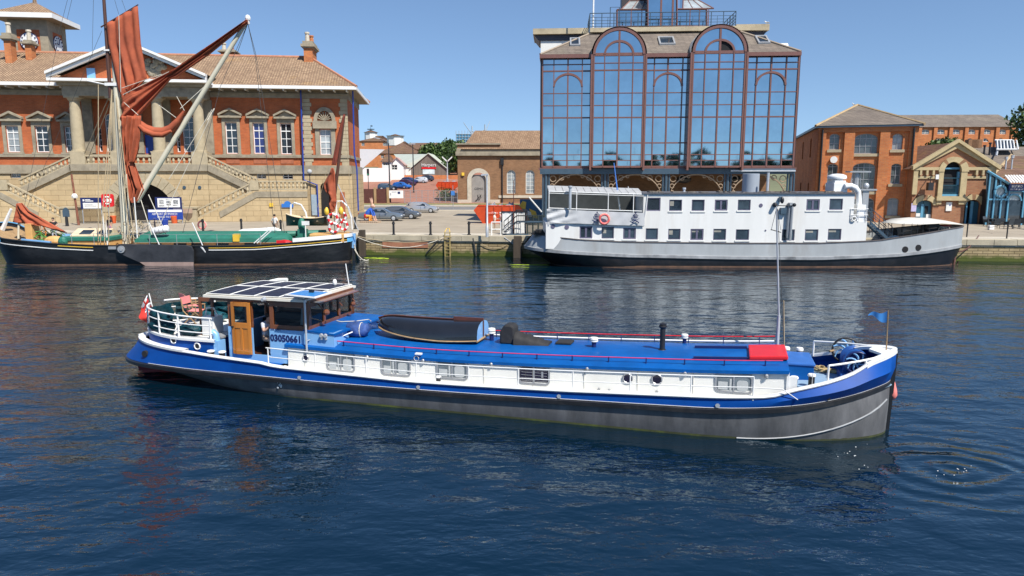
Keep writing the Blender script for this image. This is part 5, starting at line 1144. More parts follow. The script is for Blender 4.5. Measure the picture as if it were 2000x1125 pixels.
q.tube([(a,ym-.6,b) for a,b in pts],[.22,.3,.33,.34,.27,.2,.08],9); q.tube([(a+.1,ym-.85,b-.22) for a,b in pts[:5]],[.15,.22,.22,.2,.1],7); q.build('brailed_swag',M['sail'],t,60)
cloth('mizzen',[((33,398),(43,396)),((30,412),(58,412)),((27,425),(85,428)),((25,434),(112,443)),((44,431),(128,452))],1.6,.3,3,n=14,seed=8)
spar('mizzen_boom',(36,425),(130,455),.09,.06,M['dspar'],1.7); spar('mizzen_mast',(36,466),(37,396),.08,.05,M['spar'],1.7)
cloth('furled_jib',[((671,224),(674,224)),((660,262),(667,262)),((650,312),(659,312)),((648,322),(656,322))],2.45,.12,1.5,n=8,m=M['dsail'],seed=9)
cloth('staysail_bag',[((649,328),(651,328)),((643,340),(654,338)),((632,360),(655,362)),((633,370),(657,384)),((645,385),(657,398)),((642,392),(654,408)),((643,408),(654,412)),((647,414),(651,414))],2.3,.4,1.5,n=10,seed=10)
ry=ym
def rig(a,b,r=.022,m='rope',ya=ry,yb=ry,sag=0):
    p,s_=F.P(a[0],a[1],ya),F.P(b[0],b[1],yb); return rope_obj('rigging',[(p[0],ya,p[1]),(s_[0],yb,s_[1])],r,M[m],t,sag)
for a,b,y1 in(((219,166),(196,474),.3),((219,166),(204,475),.3),((219,166),(212,475),.3),((224,166),(262,474),.3),((224,170),(254,475),.3),((226,168),(270,474),5)):rig(a,b,.03,'rope',ry,y1)
for a,b in(((220,172),(165,300)),((221,185),(172,310))):rig(a,b,.028,'rope',ry,5.0)
rig((192,165),(192,472),.03,'rope',1.5,.5)
for a,b in(((484,46),(500,108)),((484,46),(463,105)),((484,46),(497,106))):rig(a,b,.02,'drope',2.6,2.6)
for a,b in(((498,106),(537,456)),((500,108),(556,456)),((484,46),(430,170)),((430,170),(353,470))):rig(a,b,.018,'drope',2.6,2.0)
for a,b in(((419,212),(293,480)),((414,214),(330,350)),((418,212),(405,235)),((398,170),(352,212))):rig(a,b,.022,'wrope',1.6,1.0)
for a,b in(((240,185),(330,140)),((238,172),(316,145)),((242,200),(270,225)),((345,188),(360,216)),((310,205),(344,230)),((232,30),(236,180))):rig(a,b,.022,'wrope',2.0,2.0)
for a,b in(((224,0),(232,28)),((238,0),(246,22)),((183,-20),(180,110)),((133,-5),(120,45)),((145,-20),(131,38)),((120,45),(40,440)),((199,60),(38,440))):rig(a,b,.012,'drope',2.7,2.7)
rig((673,224),(690,452),.02,'rope',2.6,2.6); rig((660,360),(700,450),.03,'lgrey',2.4,2.0); rig((640,325),(620,405),.015,'rope',2.5,2.5)
for k,(a,b) in enumerate((((250,398),(243,470)),((275,390),(300,470)),((290,380),(330,470)),((247,340),(255,470)))):rig(a,b,.03,'wrope',1.6,1.2)
rr=random.Random(9); q=MB()
for k in range(16):
    x=F.X(rr.choice((236,250,256,262,228))+rr.uniform(-4,4),1.4); z=dz(240)+rr.uniform(.5,1.9); q.torus((x,rr.uniform(.8,1.8),z),rr.uniform(.12,.25),.03,rr.choice('xy'),10,4)
q.build('rope_coils',M['rope'],t)
q=MB()
for p,y0,pt in((200,1.0,412),(262,1.0,385),(206,.9,430)):u,v=F.P(p,pt,y0); q.cyl((u,y0,dz(200)),(u,y0,v),.055,.04,6)
build_each(q,'pin_post',M['dwhite'],t)
q=MB(); c0=F.X(250,1.2); q.lathe([(.3,0),(.3,.55),(.2,.6)],(c0+.9,1.5,dz(240)),10); q.build('blue_barrel',M['teal'],t)
x0,x1=F.X(598,1.3),F.X(666,1.3); q=MB(); q.box(x0,x1,1.5,3.9,dz(620),F.Z(630,457,1.4)); q.build('fore_scuttle',M['buff'],t,bevel=.05)
q=MB(); a=F.X(584,1.6); q.box(a-.3,a+.35,1.6,2.2,dz(584),F.Z(584,448,1.6)); q.ell((a,1.8,F.Z(584,440,1.6)),(.3,.3,.55),8,6); q.cyl((a-1.2,2.0,dz(584)+.7),(a+1.4,3.4,dz(584)+.7),.22,n=8); q.ell((a+.9,1.2,dz(590)+.25),(.6,.4,.3)); q.build('windlass',M['hatchgreen'],t,40)
q=MB(); a=F.X(592,1.2); q.box(a-.25,a+.3,1.2,1.28,F.Z(592,440,1.2),F.Z(592,432,1.2)); q.cyl((a,1.25,dz(590)),(a,1.25,F.Z(592,440,1.2)),.04); q.build('solar_panel',M['dwhite'],t)
q=MB(); a=F.X(548,.6); q.ell((a,.8,dz(548)+.2),(.6,.3,.25)); q.box(a-.5,a+.1,.5,.6,dz(540),dz(540)+.45); q.build('red_fender',M['red'],t)
q=MB(); a=F.X(463,1.6); q.box(a-.25,a+.2,.7,1.1,zh1,F.Z(463,457,.8)); q.build('yellow_can',M['yellow'],t)
q=MB()
for p in(520,526):u,v=F.P(p,452,.4); q.cyl((u-.9,.3,zR(F.X(515))+.1),(u+.3,.5,v+.2),.04,n=5)
for p in(308,392):u,v=F.P(p,478,.1); q.cyl((u-.5,.1,v+1.6),(u+.15,.1,v-.1),.035,n=5); q.cyl((u+.05,.05,v-.1),(u+.35,.05,v-.55),.1,.05,6)
build_each(q,'shroud_tackle',M['white'],t)
for p in(128,172,282,336,416,502):q=MB(); u=F.X(p,.15); q.cyl((u,.2,zR(u)),(u,.2,zR(u)+.85),.02,n=5); q.build('stanchion',M['grey'],t)
xr0,xr1=F.X(110,.2),F.X(502,.2); rope_obj('guard_wire',[(xr0,.2,zR(xr0)+.82),((xr0+xr1)/2,.2,zR(0)+.82),(xr1,.2,zR(xr1)+.82)],.012,M['grey'],t)
q=MB()
for pts in([(568,430),(568,400),(575,396),(588,400),(597,415),(600,430)],[(657,420),(657,393),(668,393),(680,405),(686,425),(688,448)]):
    q.tube([(F.P(a,b,3.6)[0],3.6,F.P(a,b,3.6)[1]) for a,b in pts],.07,6)
build_each(q,'davit',M['white'],t)
def lifebuoy(c,R_,r,label,rz=0,reds=(0,1,4,5),ax='y',group=None,cols=None):
    th=thing('lifebuoy',label,'lifebuoy',c,rz,group); q=MB(); n=16; mm=8; rows=[]
    for i in range(n):a=2*pi*i/n; rows.append([((R_+r*cos(2*pi*k/mm))*cos(a),r*sin(2*pi*k/mm),(R_+r*cos(2*pi*k/mm))*sin(a)) for k in range(mm)])
    q.grid(rows,True,True)
    for i in range(n):
        for k in range(mm):q.m[i*mm+k]=1 if(i//2)%2 else 0
    q.build('ring',cols or[M['red'],M['white']],th,60); q=MB(); q.torus((0,0,0),R_+r*.95,.018,'y',20,4); q.build('grab_line',M['wrope'],th); return th
gp='red and white lifebuoys on the foredeck of the sailing barge'
for px,py,y,lab in((650,427,1.6,'upper red and white lifebuoy on the water side of the barge foredeck'),(652,445,1.5,'lower red and white lifebuoy on the water side of the barge foredeck'),(668,423,2.6,'upper red and white lifebuoy behind, nearer the bow of the barge'),(671,441,2.6,'lower red and white lifebuoy behind, nearer the bow of the barge')):
    u,v=F.P(px,py,y); lifebuoy(F.w(u,y,v),.34 if y<2 else .3,.10,lab,F.a,group=gp)
q=MB();
for p in(650,669):u=F.X(p,1.75 if p<660 else 2.75); q.cyl((u,1.75 if p<660 else 2.75,dz(650)),(u,1.75 if p<660 else 2.75,F.Z(p,415,1.7)),.035,n=5)
build_each(q,'buoy_post',M['grey'],t)
for p,py in((638,412),(666,411)):u,v=F.P(p,py,2); o=MB().lathe([(.05,.28),(.17,.1),(.2,-.1),(.12,-.28)],F.w(u,2,v),9).build('fender',M['yellow'],None,50); tag(o,'small yellow fender hung %s on the barge foredeck'%('beside the lifebuoys' if p<650 else 'among the lifebuoys'),'fender')
u,v=F.P(313.5,449,.9); th=thing('liferaft_canister','white tilted liferaft canister on the green hatch of the sailing barge','liferaft',F.w(u,.9,v),F.a)
q=MB(); dx,dzz=F.P(329,446,.9)[0]-u,F.P(329,446,.9)[1]-v; q.tube([(-dx,0,-dzz),(-dx*.9,0,-dzz*.9),(dx*.9,0,dzz*.9),(dx,0,dzz)],[.2,.27,.27,.2],12); q.build('canister',M['white'],th,50)
q=MB()
for f in(-.5,0,.5):q.tube([(dx*f-.02,0,dzz*f),(dx*f+.02,0,dzz*f)],.285,12)
q.build('band',M['grey'],th)
def boat(name,label,F_,c,L,B,H_,m_out,m_in,rz,group=None,seats=3,stem=.25):
    th=thing(name,label,'dinghy',c,rz,group); n=16
    hb=lambda s:B/2*max(.0,(1-abs(2*s-.85)**2.4*.75 if s<.43 else 1-((s-.43)/.57)**2.1))**.8
    sh=lambda s:H_*(1+stem*(2*s-.8)**2)
    S_=[i/n for i in range(n+1)]; q=MB()
    for sg in(-1,1):q.grid([[((s-.5)*L,sg*hb(s)*f,sh(s)*g) for f,g in((0,0),(.55,.06),(.85,.35),(1,1))] for s in S_])
    q.poly([((-.5)*L,hb(0),sh(0)),(-.5*L,.85*hb(0),sh(0)*.35),(-.5*L,.55*hb(0),.06*H_),(-.5*L,-.55*hb(0),.06*H_),(-.5*L,-.85*hb(0),sh(0)*.35),(-.5*L,-hb(0),sh(0))]); q.build('hull',m_out,th,40)
    q=MB()
    for sg in(-1,1):q.grid([[((s-.5)*L*.985,sg*max(0,hb(s)-.03)*f,sh(s)*g+.03) for f,g in((0,.12),(.85,.35),(1,.97))] for s in S_])
    q.build('lining',m_in,th,40)
    q=MB()
    for sg in(-1,1):q.tube([((s-.5)*L,sg*(hb(s)+.01),sh(s)) for s in S_],.035,5)
    q.build('gunwale',m_in,th)
    for k in range(seats):s=.22+.27*k; MB().box((s-.5)*L-.1,(s-.5)*L+.1,-hb(s)+.05,hb(s)-.05,H_*.62,H_*.66).build('thwart',m_in,th)
    return th
u,v=F.P(600,441,3.4); boat('ships_boat','small dark green rowing boat slung on white davits at the barge bow',F,F.w(u,3.4,v),3.2,1.35,.62,mat('bottle_green',(.010,.028,.028),.35,.2),mat('pale_buff',(.7,.55,.36),.6),F.a+pi,stem=.35)
u,v=F.P(505,456,3.2); th=thing('covered_boat','long white canvas covered bundle lying on the green hatch','covered boat',F.w(u,3.2,v),F.a); q=MB(); q.tube([(-1.6,0,.1),(-1.2,0,.17),(0,0,.2),(1.2,.1,.26),(1.7,.1,.2)],[.08,.18,.2,.24,.08],9); q.build('canvas',M['dwhite'],th,60)
# ==== white and grey accommodation ship
F=WS=Fr(1450,50,0); VC=2.8
t=fthing(F,'accommodation_ship','old white and grey ship with two rows of square windows moored along the quay','ship')
yv=lambda p:2.4 if p<1032 else(1.0 if p<1060 else(0 if p<1780 else(.6 if p<1830 else(1.6 if p<1860 else 2.75))))
def tab(L):return[(F.P(p,py,yv(p))[0],F.P(p,py,yv(p))[1]) for p,py in L]
top=tab([(1040,458),(1066,463),(1130,468.5),(1220,473),(1420,475.5),(1600,475.5),(1716,470.5),(1750,465),(1800,456),(1845,446),(1873,441)])
rub=tab([(1024,481),(1045,486),(1120,493),(1220,498.5),(1420,502.5),(1600,504),(1750,498),(1810,490),(1850,482),(1874,476)])
u0,u1=F.X(1023,VC,480),F.X(1874,VC,460)
hB=lambda u:shape(u,u0,u0+4.2,u1-7.5,u1,2.8,2.3,2.0)
hT=lambda u:shape(u,u0+.75,u0+4.6,u1-7.5,u1+.05,2.76,2.3,2.1)
hW=lambda u:shape(u,u0+2.0,u0+8,u1-8,u1-.45,2.72,2,1.8)
zT,zB=(lambda u:interp(top,u)),(lambda u:interp(rub,u))
q=MB(); loft(q,[(u0,u1,hB,zB),(u0+.3,u1+.02,lambda u:(hB(u)+hT(u))/2 if u>u0+1 else hB(u)*.9,lambda u:(zT(u)+zB(u))/2),(u0+.75,u1+.05,hT,zT)],VC); q.build('bulwark',M['shiphull'],t,35)
q=MB(); loft(q,[(u0+2.4,u1-.6,lambda u:hW(u)*.9,lambda u:-.6),(u0+2.0,u1-.45,hW,lambda u:0),(u0+.9,u1-.2,lambda u:shape(u,u0+.9,u0+6,u1-7.5,u1-.2,2.78,2.1,1.9),lambda u:zB(u)*.55),(u0,u1,hB,lambda u:zB(u)-.1)],VC); q.build('hull',M['shipblack'],t,35)
q=MB(); loft(q,[(u0+2.0,u1-.45,lambda u:hW(u)+.014,lambda u:-.1),(u0+1.95,u1-.44,lambda u:hW(u)+.016,lambda u:.13)],VC); q.build('waterline_band',M['rust'],t)
q=MB(); ring(q,u0,u1,hB,zB,[(-.05,-.16),(.09,-.13),(.09,.07),(-.05,.1)],VC); q.build('rubbing_strake',mat('worn_strake',(.30,.31,.32),.5,.3,1,dirt=(.06,.06,.065),dirt_amt=.8),t,30)
q=MB(); ring(q,u0+.75,u1+.05,hT,zT,[(-.08,-.02),(-.08,.05),(.04,.05),(.04,-.02)],VC); q.build('rail_cap',mat('dark_cap',(.10,.085,.08),.6,.3),t,30)
q=MB(); q.grid([[(u,VC+f*max(0,hT(u)-.05),zT(u)-(.06 if u<F.X(1690) else .55)) for f in(-1,0,1)] for u in spread(u0+.8,u1,50)]); q.build('deck',mat('ship_deck',(.12,.12,.12),.8,.2),t)
q=MB()
for p,py in((1764,486.5),(1791.5,483.5)):u,v=F.P(p,py,.35); yy=VC-hB(u)-.03; q.lathe([(.22,0),(.22,.12)],(u,yy,v),14,'y')
build_each(q,'hawse_hole',M['dark'],t)
q=MB(); u,v=F.P(1857,512,2.2); q.tube([(u+.1,1.9,v+.45),(u,1.8,v-.2)],.07,6); q.tube([(u-.35,1.75,v+.05),(u-.2,1.75,v-.3),(u,1.75,v-.4),(u+.2,1.8,v-.28),(u+.3,1.8,v+.1)],.08,6); q.build('anchor',mat('rusty_iron',(.13,.06,.045),.8,.4),t)
SY=.35
xa,xb,xm=F.X(1067,SY),F.X(1700,SY),F.X(1258,SY); zr=F.Z(1450,378.5,SY); zmid=F.Z(1160,437,SY); xu=F.X(1672,SY); zst=F.Z(1690,432,SY)
up=[(1307,390,1332,412,1),(1351,390,1376,412,1),(1396,390,1421,411.5,2),(1441,390,1466,411,1),(1575,389,1601,411,2),(1620,388,1646,410,1)]
lo=[(1132,442,1157,466,2),(1175,443,1199,466,1),(1217,445,1242,467,2),(1261,446,1285,468,1),(1305,447,1329,468,1),(1348.5,447,1374,469,2),(1393,447,1418,469,1),(1437,448,1463,469,1),(1527,448,1552,470,1),(1572,448,1598,470,1),(1617,447,1643,469,1)]
W1=[F.rect(*w[:4],SY) for w in up]; W0=[F.rect(*w[:4],SY) for w in lo]
big=F.rect(1263,386,1290,412,SY)
q=MB(); zf=1.3
wall(q,xa,xb,zf,zmid,SY,.12,W0)
wall(q,xm,xu,zmid,zr,SY,.12,W1+[big]); q.poly([(xu,SY,zmid),(xb,SY,zmid),(xb,SY,zst),(xu,SY,zst)])
YB=5.3
q.poly([(xa,SY,zf),(xa,YB,zf),(xa,YB,zmid),(xa,SY,zmid)]); q.poly([(xb,SY,zf),(xb,YB,zf),(xb,YB,zst),(xb,SY,zst)]); q.poly([(xu,SY,zst),(xu,YB,zst),(xu,YB,zr),(xu,SY,zr)])
q.poly([(xm,SY,zmid),(xm,YB,zmid),(xm,YB,zr),(xm,SY,zr)]); q.poly([(xa,YB,zf),(xb,YB,zf),(xb,YB,zst),(xa,YB,zst)]); q.poly([(xm,YB,zst),(xu,YB,zst),(xu,YB,zr),(xm,YB,zr)])
q.poly([(xa,SY,zmid),(xm,SY,zmid),(xm,YB,zmid),(xa,YB,zmid)]); q.poly([(xu,SY,zst),(xb,SY,zst),(xb,YB,zst),(xu,YB,zst)]); q.build('deckhouse',mat('ship_white',(.73,.73,.705),.5,.05,.9,streak=7,dirt=(.46,.40,.32),dirt_amt=.38),t)
MB().box(xa+.2,xb-.2,SY+.2,YB-.2,zf,zmid-.1).build('lower_interior',M['dark'],t); MB().box(xm+.15,xu-.2,SY+.2,YB-.2,zmid+.05,zr-.1).build('upper_interior',M['dark'],t)
sframe=mat('violet_grey_frame',(.12,.11,.17),.5,.15)
for L,W in((up,W1),(lo,W0)):
    for l_,w in zip(L,W):
        o=window(t,*w,SY+.03,l_[4],1,fm=sframe,gm=mat('ship_glass',(.03,.045,.06),.05,.8,.9,spec=.9),fw=.05 if l_[4]==1 else .09,bw=.07,d=.06)
        cv=(int(w[0]*37)%5)
        if cv in(0,2):g_=MB(); g_.box(w[0]+.07,w[0]+.07+(w[1]-w[0])*(.3 if cv else .55),SY+.072,SY+.076,w[3]-(w[3]-w[2])*(.55 if cv else .3),w[3]-.06); g_.build('curtain',mat('cabin_curtain',(.30,.29,.25),.8,.2,3),o)
        MB().box(w[0]-.06,w[1]+.06,SY-.05,SY+.02,w[2]-.1,w[2]-.01).build('sill',M['dwhite'],o)
window(t,*big,SY+.03,1,1,fm=sframe,gm=M['glass'],fw=.07,d=.06)
q=MB(); q.box(xm-.1,xu+.1,SY-.12,YB+.1,zr,zr+.09); q.build('roof',mat('felt_roof',(.10,.10,.115),.8,.3,1.5),t)
rr=random.Random(3); q=MB()
for k in range(40):a=xm+rr.random()*(xu-xm-1); q.box(a,a+rr.uniform(.1,.5),SY-.1+rr.random()*.3,SY+.4+rr.random(),zr+.091,zr+.1+rr.random()*.09)
q.build('roof_clutter',mat('roof_litter',(.16,.14,.12),.9,.5,3),t)
q=MB()
for p,py,r in((1486,401,.13),(1080,442,.16),(1107,443.5,.16),(1495,450,.06)):u,v=F.P(p,py,SY); q.lathe([(r,-.03),(r,.05)],(u,SY,v),14,'y')
build_each(q,'porthole',sframe,t)
q=MB(); q.tube([(F.X(1546,.1),.15,F.Z(1546,397,.1)),(F.X(1546,.1),.15,F.Z(1546,465,.1))],.12,8); q.tube([(F.X(1550,.1),.0,F.Z(1546,400,.1)),(F.X(1549,.1),.0,F.Z(1546,470,.1))],.09,8); q.box(F.X(1545),F.X(1551),-.05,.3,F.Z(1548,401),F.Z(1548,396)); q.build('exhaust_duct',M['grey'],t)
q=MB()
for p,py in((1515,400),(1543,401)):u,v=F.P(p,py,.1); q.lathe([(.13,-.2),(.17,.1)],(u,.2,v),10,'y');
q.box(F.X(1530),F.X(1541),.1,.34,F.Z(1535,418),F.Z(1535,406)); u,v=F.P(1525,390,.1); q.box(u-.08,u+.08,.1,.3,v-.15,v+.2); build_each(q,'wall_lamp',M['steel'],t)
x0=F.X(1073,0); zt=F.Z(1073,374,0); zt1=F.Z(1265,380,0); zlo=F.Z(1160,413,0); yf=.3
q=MB()
def tb(a,b,r=.035):q.cyl(a,b,r,n=5)
tb((x0,yf,zt),(xm,yf,zt1)); tb((x0,yf,zt-.12),(xm,yf,zt1-.12),.025); tb((x0,yf+2.2,zt+.35),(xm,yf+2.2,zt1+.35)); tb((x0,yf,zt),(x0,yf+2.2,zt+.35)); tb((x0,yf,zlo+.22),(xm-.1,yf,zlo-.0))
for p in(1073,1127.5,1190,1240,1262):u=F.X(p,0); tb((u,yf,F.Z(p,440,0)),(u if p<1260 else u+.2,yf,interp([(x0,zt),(xm,zt1)],u)))
for p in(1110,1150,1180,1230):u=F.X(p,4); tb((u,4.6,zmid),(u,4.6,zt+.3))
q.build('awning_frame',M['white'],t)
q=MB(); n=13
for k in range(n):
    f0,f1=k/n,(k+.93)/n; a,b=x0+(xm-x0)*f0,x0+(xm-x0)*f1; za,zb_=zt+(zt1-zt)*f0,zt+(zt1-zt)*f1
    q.ext([(a,yf+.05,za+.02),(b,yf+.05,zb_+.02),(b,yf+2.1,zb_+.36),(a,yf+2.1,za+.36)],(0,0,.04))
q.build('roof_panels',mat('pale_roof_panel',(.42,.42,.41),.4,.15,2),t)
MB().box(x0+.2,xm-.1,3.6,YB-.1,zmid,zt-.1).build('bar_shelter',mat('dark_shelter',(.035,.04,.04),.5,.4,1),t)
tp=[(1068,408),(1100,409.5),(1180,413),(1260,416)]; bt=[(1067,434),(1100,435),(1180,439),(1258,441)]
q=MB(); R_=[]
for i in range(41):
    f=i/40; px=1068+(1259-1068)*f; row=[]
    pt,pb=interp([(a,b) for a,b in tp],px),interp([(a,b) for a,b in bt],px)
    for j in range(9):
        g=j/8; x,z=F.P(px,pt+(pb-pt)*g,.2); fold=.10*sin(9*(f*3.2+g*1.2))*max(0,1-f*3.0)+.025*sin(40*f+2*g)*sin(pi*g); row.append((x,.2-fold,z))
    R_.append(row)
q.grid(R_); o=q.build('tarpaulin',M['tarp'],t,180)
def emblem(px,py):
    u,v=F.P(px,py,.12); q=MB(); s_=.75
    q.box(u-.2*s_,u+.2*s_,.08,.1,v+.02,v+.07)
    for dx,h in((-.2,.2),(-.1,.27),(0,.32),(.1,.27),(.2,.2)):q.tube([(u+dx*.8*s_,.09,v+.05),(u+dx*1.1*s_,.09,v+h)],.022,4); q.ell((u+dx*1.1*s_,.09,v+h),(.035,.02,.035),6,4)
    q.box(u-.02,u+.02,.08,.1,v+.3,v+.43); q.box(u-.06,u+.06,.08,.1,v+.35,v+.385)
    for sg in(-1,1):q.tube([(u-sg*.28,.085+.01*sg,v-.02),(u+sg*.24,.085+.01*sg,v-.3)],[.015,.035],6); q.ell((u+sg*.22,.09,v-.33),(.045,.02,.035),6,4)
    q.build('emblem',M['navy'],o)
emblem(1166,425); emblem(1241,426)
u,v=F.P(1113.5,366,.1); q=MB(); q.cyl((u,-.05,F.Z(1113,409,.1)),(u,-.05,v),.1,n=9); q.lathe([(.1,0),(.16,.05),(.16,.14),(.1,.16)],(u,-.05,v-.05),10); q.build('stove_pipe',M['lgrey'],t)
u,v=F.P(1180,428,.0); lifebuoy((F.w(u,-.05,v)),.33,.085,'faded pink lifebuoy hung on the grey tarpaulin of the white ship',0,cols=[M['fluor'],mat('faded_red',(.7,.12,.12),.6)])
a,b=F.P(1199,318,1.5),F.P(1211,412,1.5); q=MB(); q.cyl((b[0],1.5,b[1]),(a[0]+(b[0]-a[0])*.6,1.5,a[1]+(b[1]-a[1])*.6),.06,n=6); q.build('lower_pole',M['dwhite'],t); MB().cyl((a[0]+(b[0]-a[0])*.6,1.5,a[1]+(b[1]-a[1])*.6),(a[0],1.5,a[1]),.055,.03,6).build('blue_pole',mat('blue_pole',(.06,.2,.6),.5),t)
for px in(1178,1198):u=F.X(px,1.4); th=thing('potted_palm','small potted palm %s on the ship deck'%('left of the leaning pole' if px<1190 else 'at the leaning pole foot'),'plant',F.w(u,1.2,zmid)); MB().lathe([(.14,0),(.2,.35)],(0,0,0),9).build('pot',M['timber'],th); q=MB(); rr=random.Random(px)
for th in[o for o in bpy.data.objects if o.name.startswith('potted_palm')]:
    q=MB(); rr=random.Random(len(th.name))
    for k in range(18):an=rr.random()*6.28; q.tube([(0,0,.3),(.2*cos(an),.2*sin(an),.62),(.42*cos(an),.42*sin(an),.55)],[.02,.035,.008],4)
    q.build('leaves',mat('palm_leaf',(.04,.09,.02),.6,.3),th)
fm=mat('ship_white_gloss',(.78,.79,.79),.35,.06,1.5)
x0_,x1_=F.X(1626,1.2),F.X(1653,1.2); q=MB(); q.box(x0_,x1_,.9,2.3,zr+.09,F.Z(1640,357,.9)); q.box(x0_+.1,x1_-.1,1.0,2.2,F.Z(1640,357,.9),F.Z(1640,353,.9)); q.build('ventilator_box',fm,t,bevel=.03)
u=(x0_+x1_)/2; zb_=F.Z(1640,353.5,1.6); q=MB(); q.lathe([(.42,0),(.42,.12),(.62,.13),(.66,.25),(.6,.4),(.3,.5),(.05,.52)],(u,1.6,zb_),18); q.build('mushroom_vent',fm,t,50)
q=MB(); q.tube([(F.P(a,b,.8)[0],.8,F.P(a,b,.8)[1]) for a,b in((1650,364),(1662,363),(1671,367),(1676,375),(1677,388),(1677,405))],.2,12); q.build('white_elbow_pipe',fm,t,50)
x0_,x1_=F.X(1452,2.2,360),F.X(1484,2.2,360); q=MB(); r=(x1_-x0_)/2; q.lathe([(r,0),(r,F.Z(1468,341,2.2)-zr),(r*.9,F.Z(1468,341,2.2)-zr+.02)],((x0_+x1_)/2,2.4,zr+.05),22); q.build('water_tank',mat('blue_grey_tank',(.33,.37,.42),.45,.1,1.5,streak=4),t,40)
q=MB(); u=F.X(1500,1.2); q.cyl((u,1.2,zr),(u,1.2,F.Z(1500,337,1.2)),.1,n=8); q.build('roof_pipe',M['lgrey'],t)
q=MB(); u=F.X(1337,.8); q.lathe([(.1,0),(.08,.2),(.13,.22),(.12,.35)],(u,.8,zr+.08),8); q.build('small_vent',M['lgrey'],t)
q=MB(); za=F.Z(1672,337,2.2); u=F.X(1672,2.2); q.box(F.X(1655,2.2),F.X(1695,2.2),1.8,2.6,za,za+.1); q.tube([(u,2.2,zr),(u,2.2,za)],.2,8)
for s_ in(-.5,.3):q.cyl((u+s_,2.0,zr+.4),(u+s_*.6,2.1,za),.04,n=4)
q.box(F.X(1668,2),F.X(1708,2),1.5,2.6,F.Z(1690,372,2),F.Z(1690,369,2)); q.box(F.X(1682,2),F.X(1694,2),1.6,2.2,zst,F.Z(1690,372,2)); q.build('radar_mast',M['grey'],t); u,v=F.P(1692,363,2); MB().ell((u,2,v),(.2,.2,.22),12,8).build('radome',M['lgrey'],t,60)
q=MB(); a,b=F.X(1680,.3),F.X(1697,.3); q.box(a,b,.4,2.6,zst,F.Z(1688,400,.3)); q.build('wing_house',fm,t)
q=MB()
for z in(F.Z(1685,408,.2),F.Z(1685,420,.2)):q.cyl((F.X(1667,.2),.3,z),(xb,.3,z),.025,n=5)
for p in(1668,1684,1699):u=F.X(p,.2); q.cyl((u,.3,zst),(u,.3,F.Z(1685,408,.2)),.025,n=5)
q.torus((F.X(1674,.2),.25,F.Z(1674,427,.2)),.15,.05,'y',12,6); q.build('wing_railing',M['white'],t)
a,b=F.P(1701,432,.7),F.P(1742,470,.7); q=MB(); d_=(b[0]-a[0],b[1]-a[1])
for yy in(.7,1.5):q.prism([(a[0],a[1]-.25),(a[0],a[1]),(b[0],b[1]),(b[0],b[1]-.25)],yy,yy+.08)
for k in range(10):f=(k+.5)/10; q.box(a[0]+d_[0]*f-.12,a[0]+d_[0]*f+.1,.78,1.5,a[1]+d_[1]*f-.1,a[1]+d_[1]*f-.06)
for h in(.5,.95):
    for yy in(.74,1.54):q.cyl((a[0]-.1,yy,a[1]+h),(b[0],yy,b[1]+h),.025,n=5)
for k in range(6):f=k/5; q.cyl((a[0]+d_[0]*f,.74,a[1]+d_[1]*f),(a[0]+d_[0]*f,.74,a[1]+d_[1]*f+.95),.02,n=5)
q.build('ladder',M['steel'],t)
aw=[(1722,430,1.0),(1800,424,.6),(1800,440,.1),(1868,437,2.0)]
def ap(px,py,y):x,z=F.P(px,py,y); return(x,y,z)
q=MB(); rows=[[ap(1722,434,.4),ap(1740,427,2.8),ap(1735,430,5.0)],[ap(1760,437,.3),ap(1775,424.5,2.8),ap(1770,430,5.1)],[ap(1800,438,.35),ap(1812,425.5,2.8),ap(1808,431,5.0)],[ap(1840,436,1.0),ap(1848,431,2.8),ap(1846,434,4.6)],[ap(1880,438.5,2.6),ap(1881,438,2.8),ap(1881,438,3.0)]]
q.grid(rows); o=q.build('awning',mat('awning_canvas',(.52,.50,.45),.8,.08,2,dirt=(.4,.37,.3)),t,60); s_=o.modifiers.new('t','SOLIDIFY'); s_.thickness=.03
q=MB()
for p,y0 in((1773,.4),(1789,.5),(1800,.6),(1811,.7),(1824,1.0)):
    for yy in(y0,5.6-y0):u=F.X(p,y0); q.cyl((u,yy,zT(u)-.3),(u,yy,F.Z(p,436,y0)),.025,n=5)
q.cyl(ap(1765,452,.5),ap(1830,445,1.1),.025,n=5); build_each(q,'awning_post',M['black'],t)
q=MB(); u=F.X(1826,2.6); z=zT(u)-.5; q.lathe([(.45,-.5),(.5,-.3),(.3,-.2),(.3,.3),(.5,.35),(.45,.55)],(u,2.6,z+.55),12,'y'); q.box(u-.7,u+.4,2.0,3.2,z,z+.35); q.build('windlass',mat('dark_iron',(.05,.055,.06),.6,.4),t,40)
q=MB(); u=F.X(1848,2.6); q.torus((u,2.2,zT(u)+.15),.32,.07,'z',14,6); q.build('red_ring',mat('dull_red',(.4,.06,.04),.7),t); q=MB(); u=F.X(1838,2.6)
for k in range(3):q.torus((u+k*.2,2.0,zT(u)-.1),.2,.04,'y',12,5)
build_each(q,'hose_coil',M['wrope'],t)
q=MB(); u=F.X(1755,1.6); q.ell((u,1.5,zT(u)-.35),(.55,.4,.35)); q.build('covered_winch',mat('pale_blue_cover',(.35,.45,.5),.7),t); q=MB(); q.ell((F.X(1756,1.9),1.9,zT(u)+.1),(.2,.2,.35)); q.build('dark_sack',M['coal'],t)
q=MB(); u=F.X(1052,1.5);
for k in range(4):q.box(u-.5+k*.1,u+.5-k*.05,1.2,2.2,zT(u)+.02+k*.09,zT(u)+.08+k*.09)
build_each(q,'stern_plank',M['coal'],t)
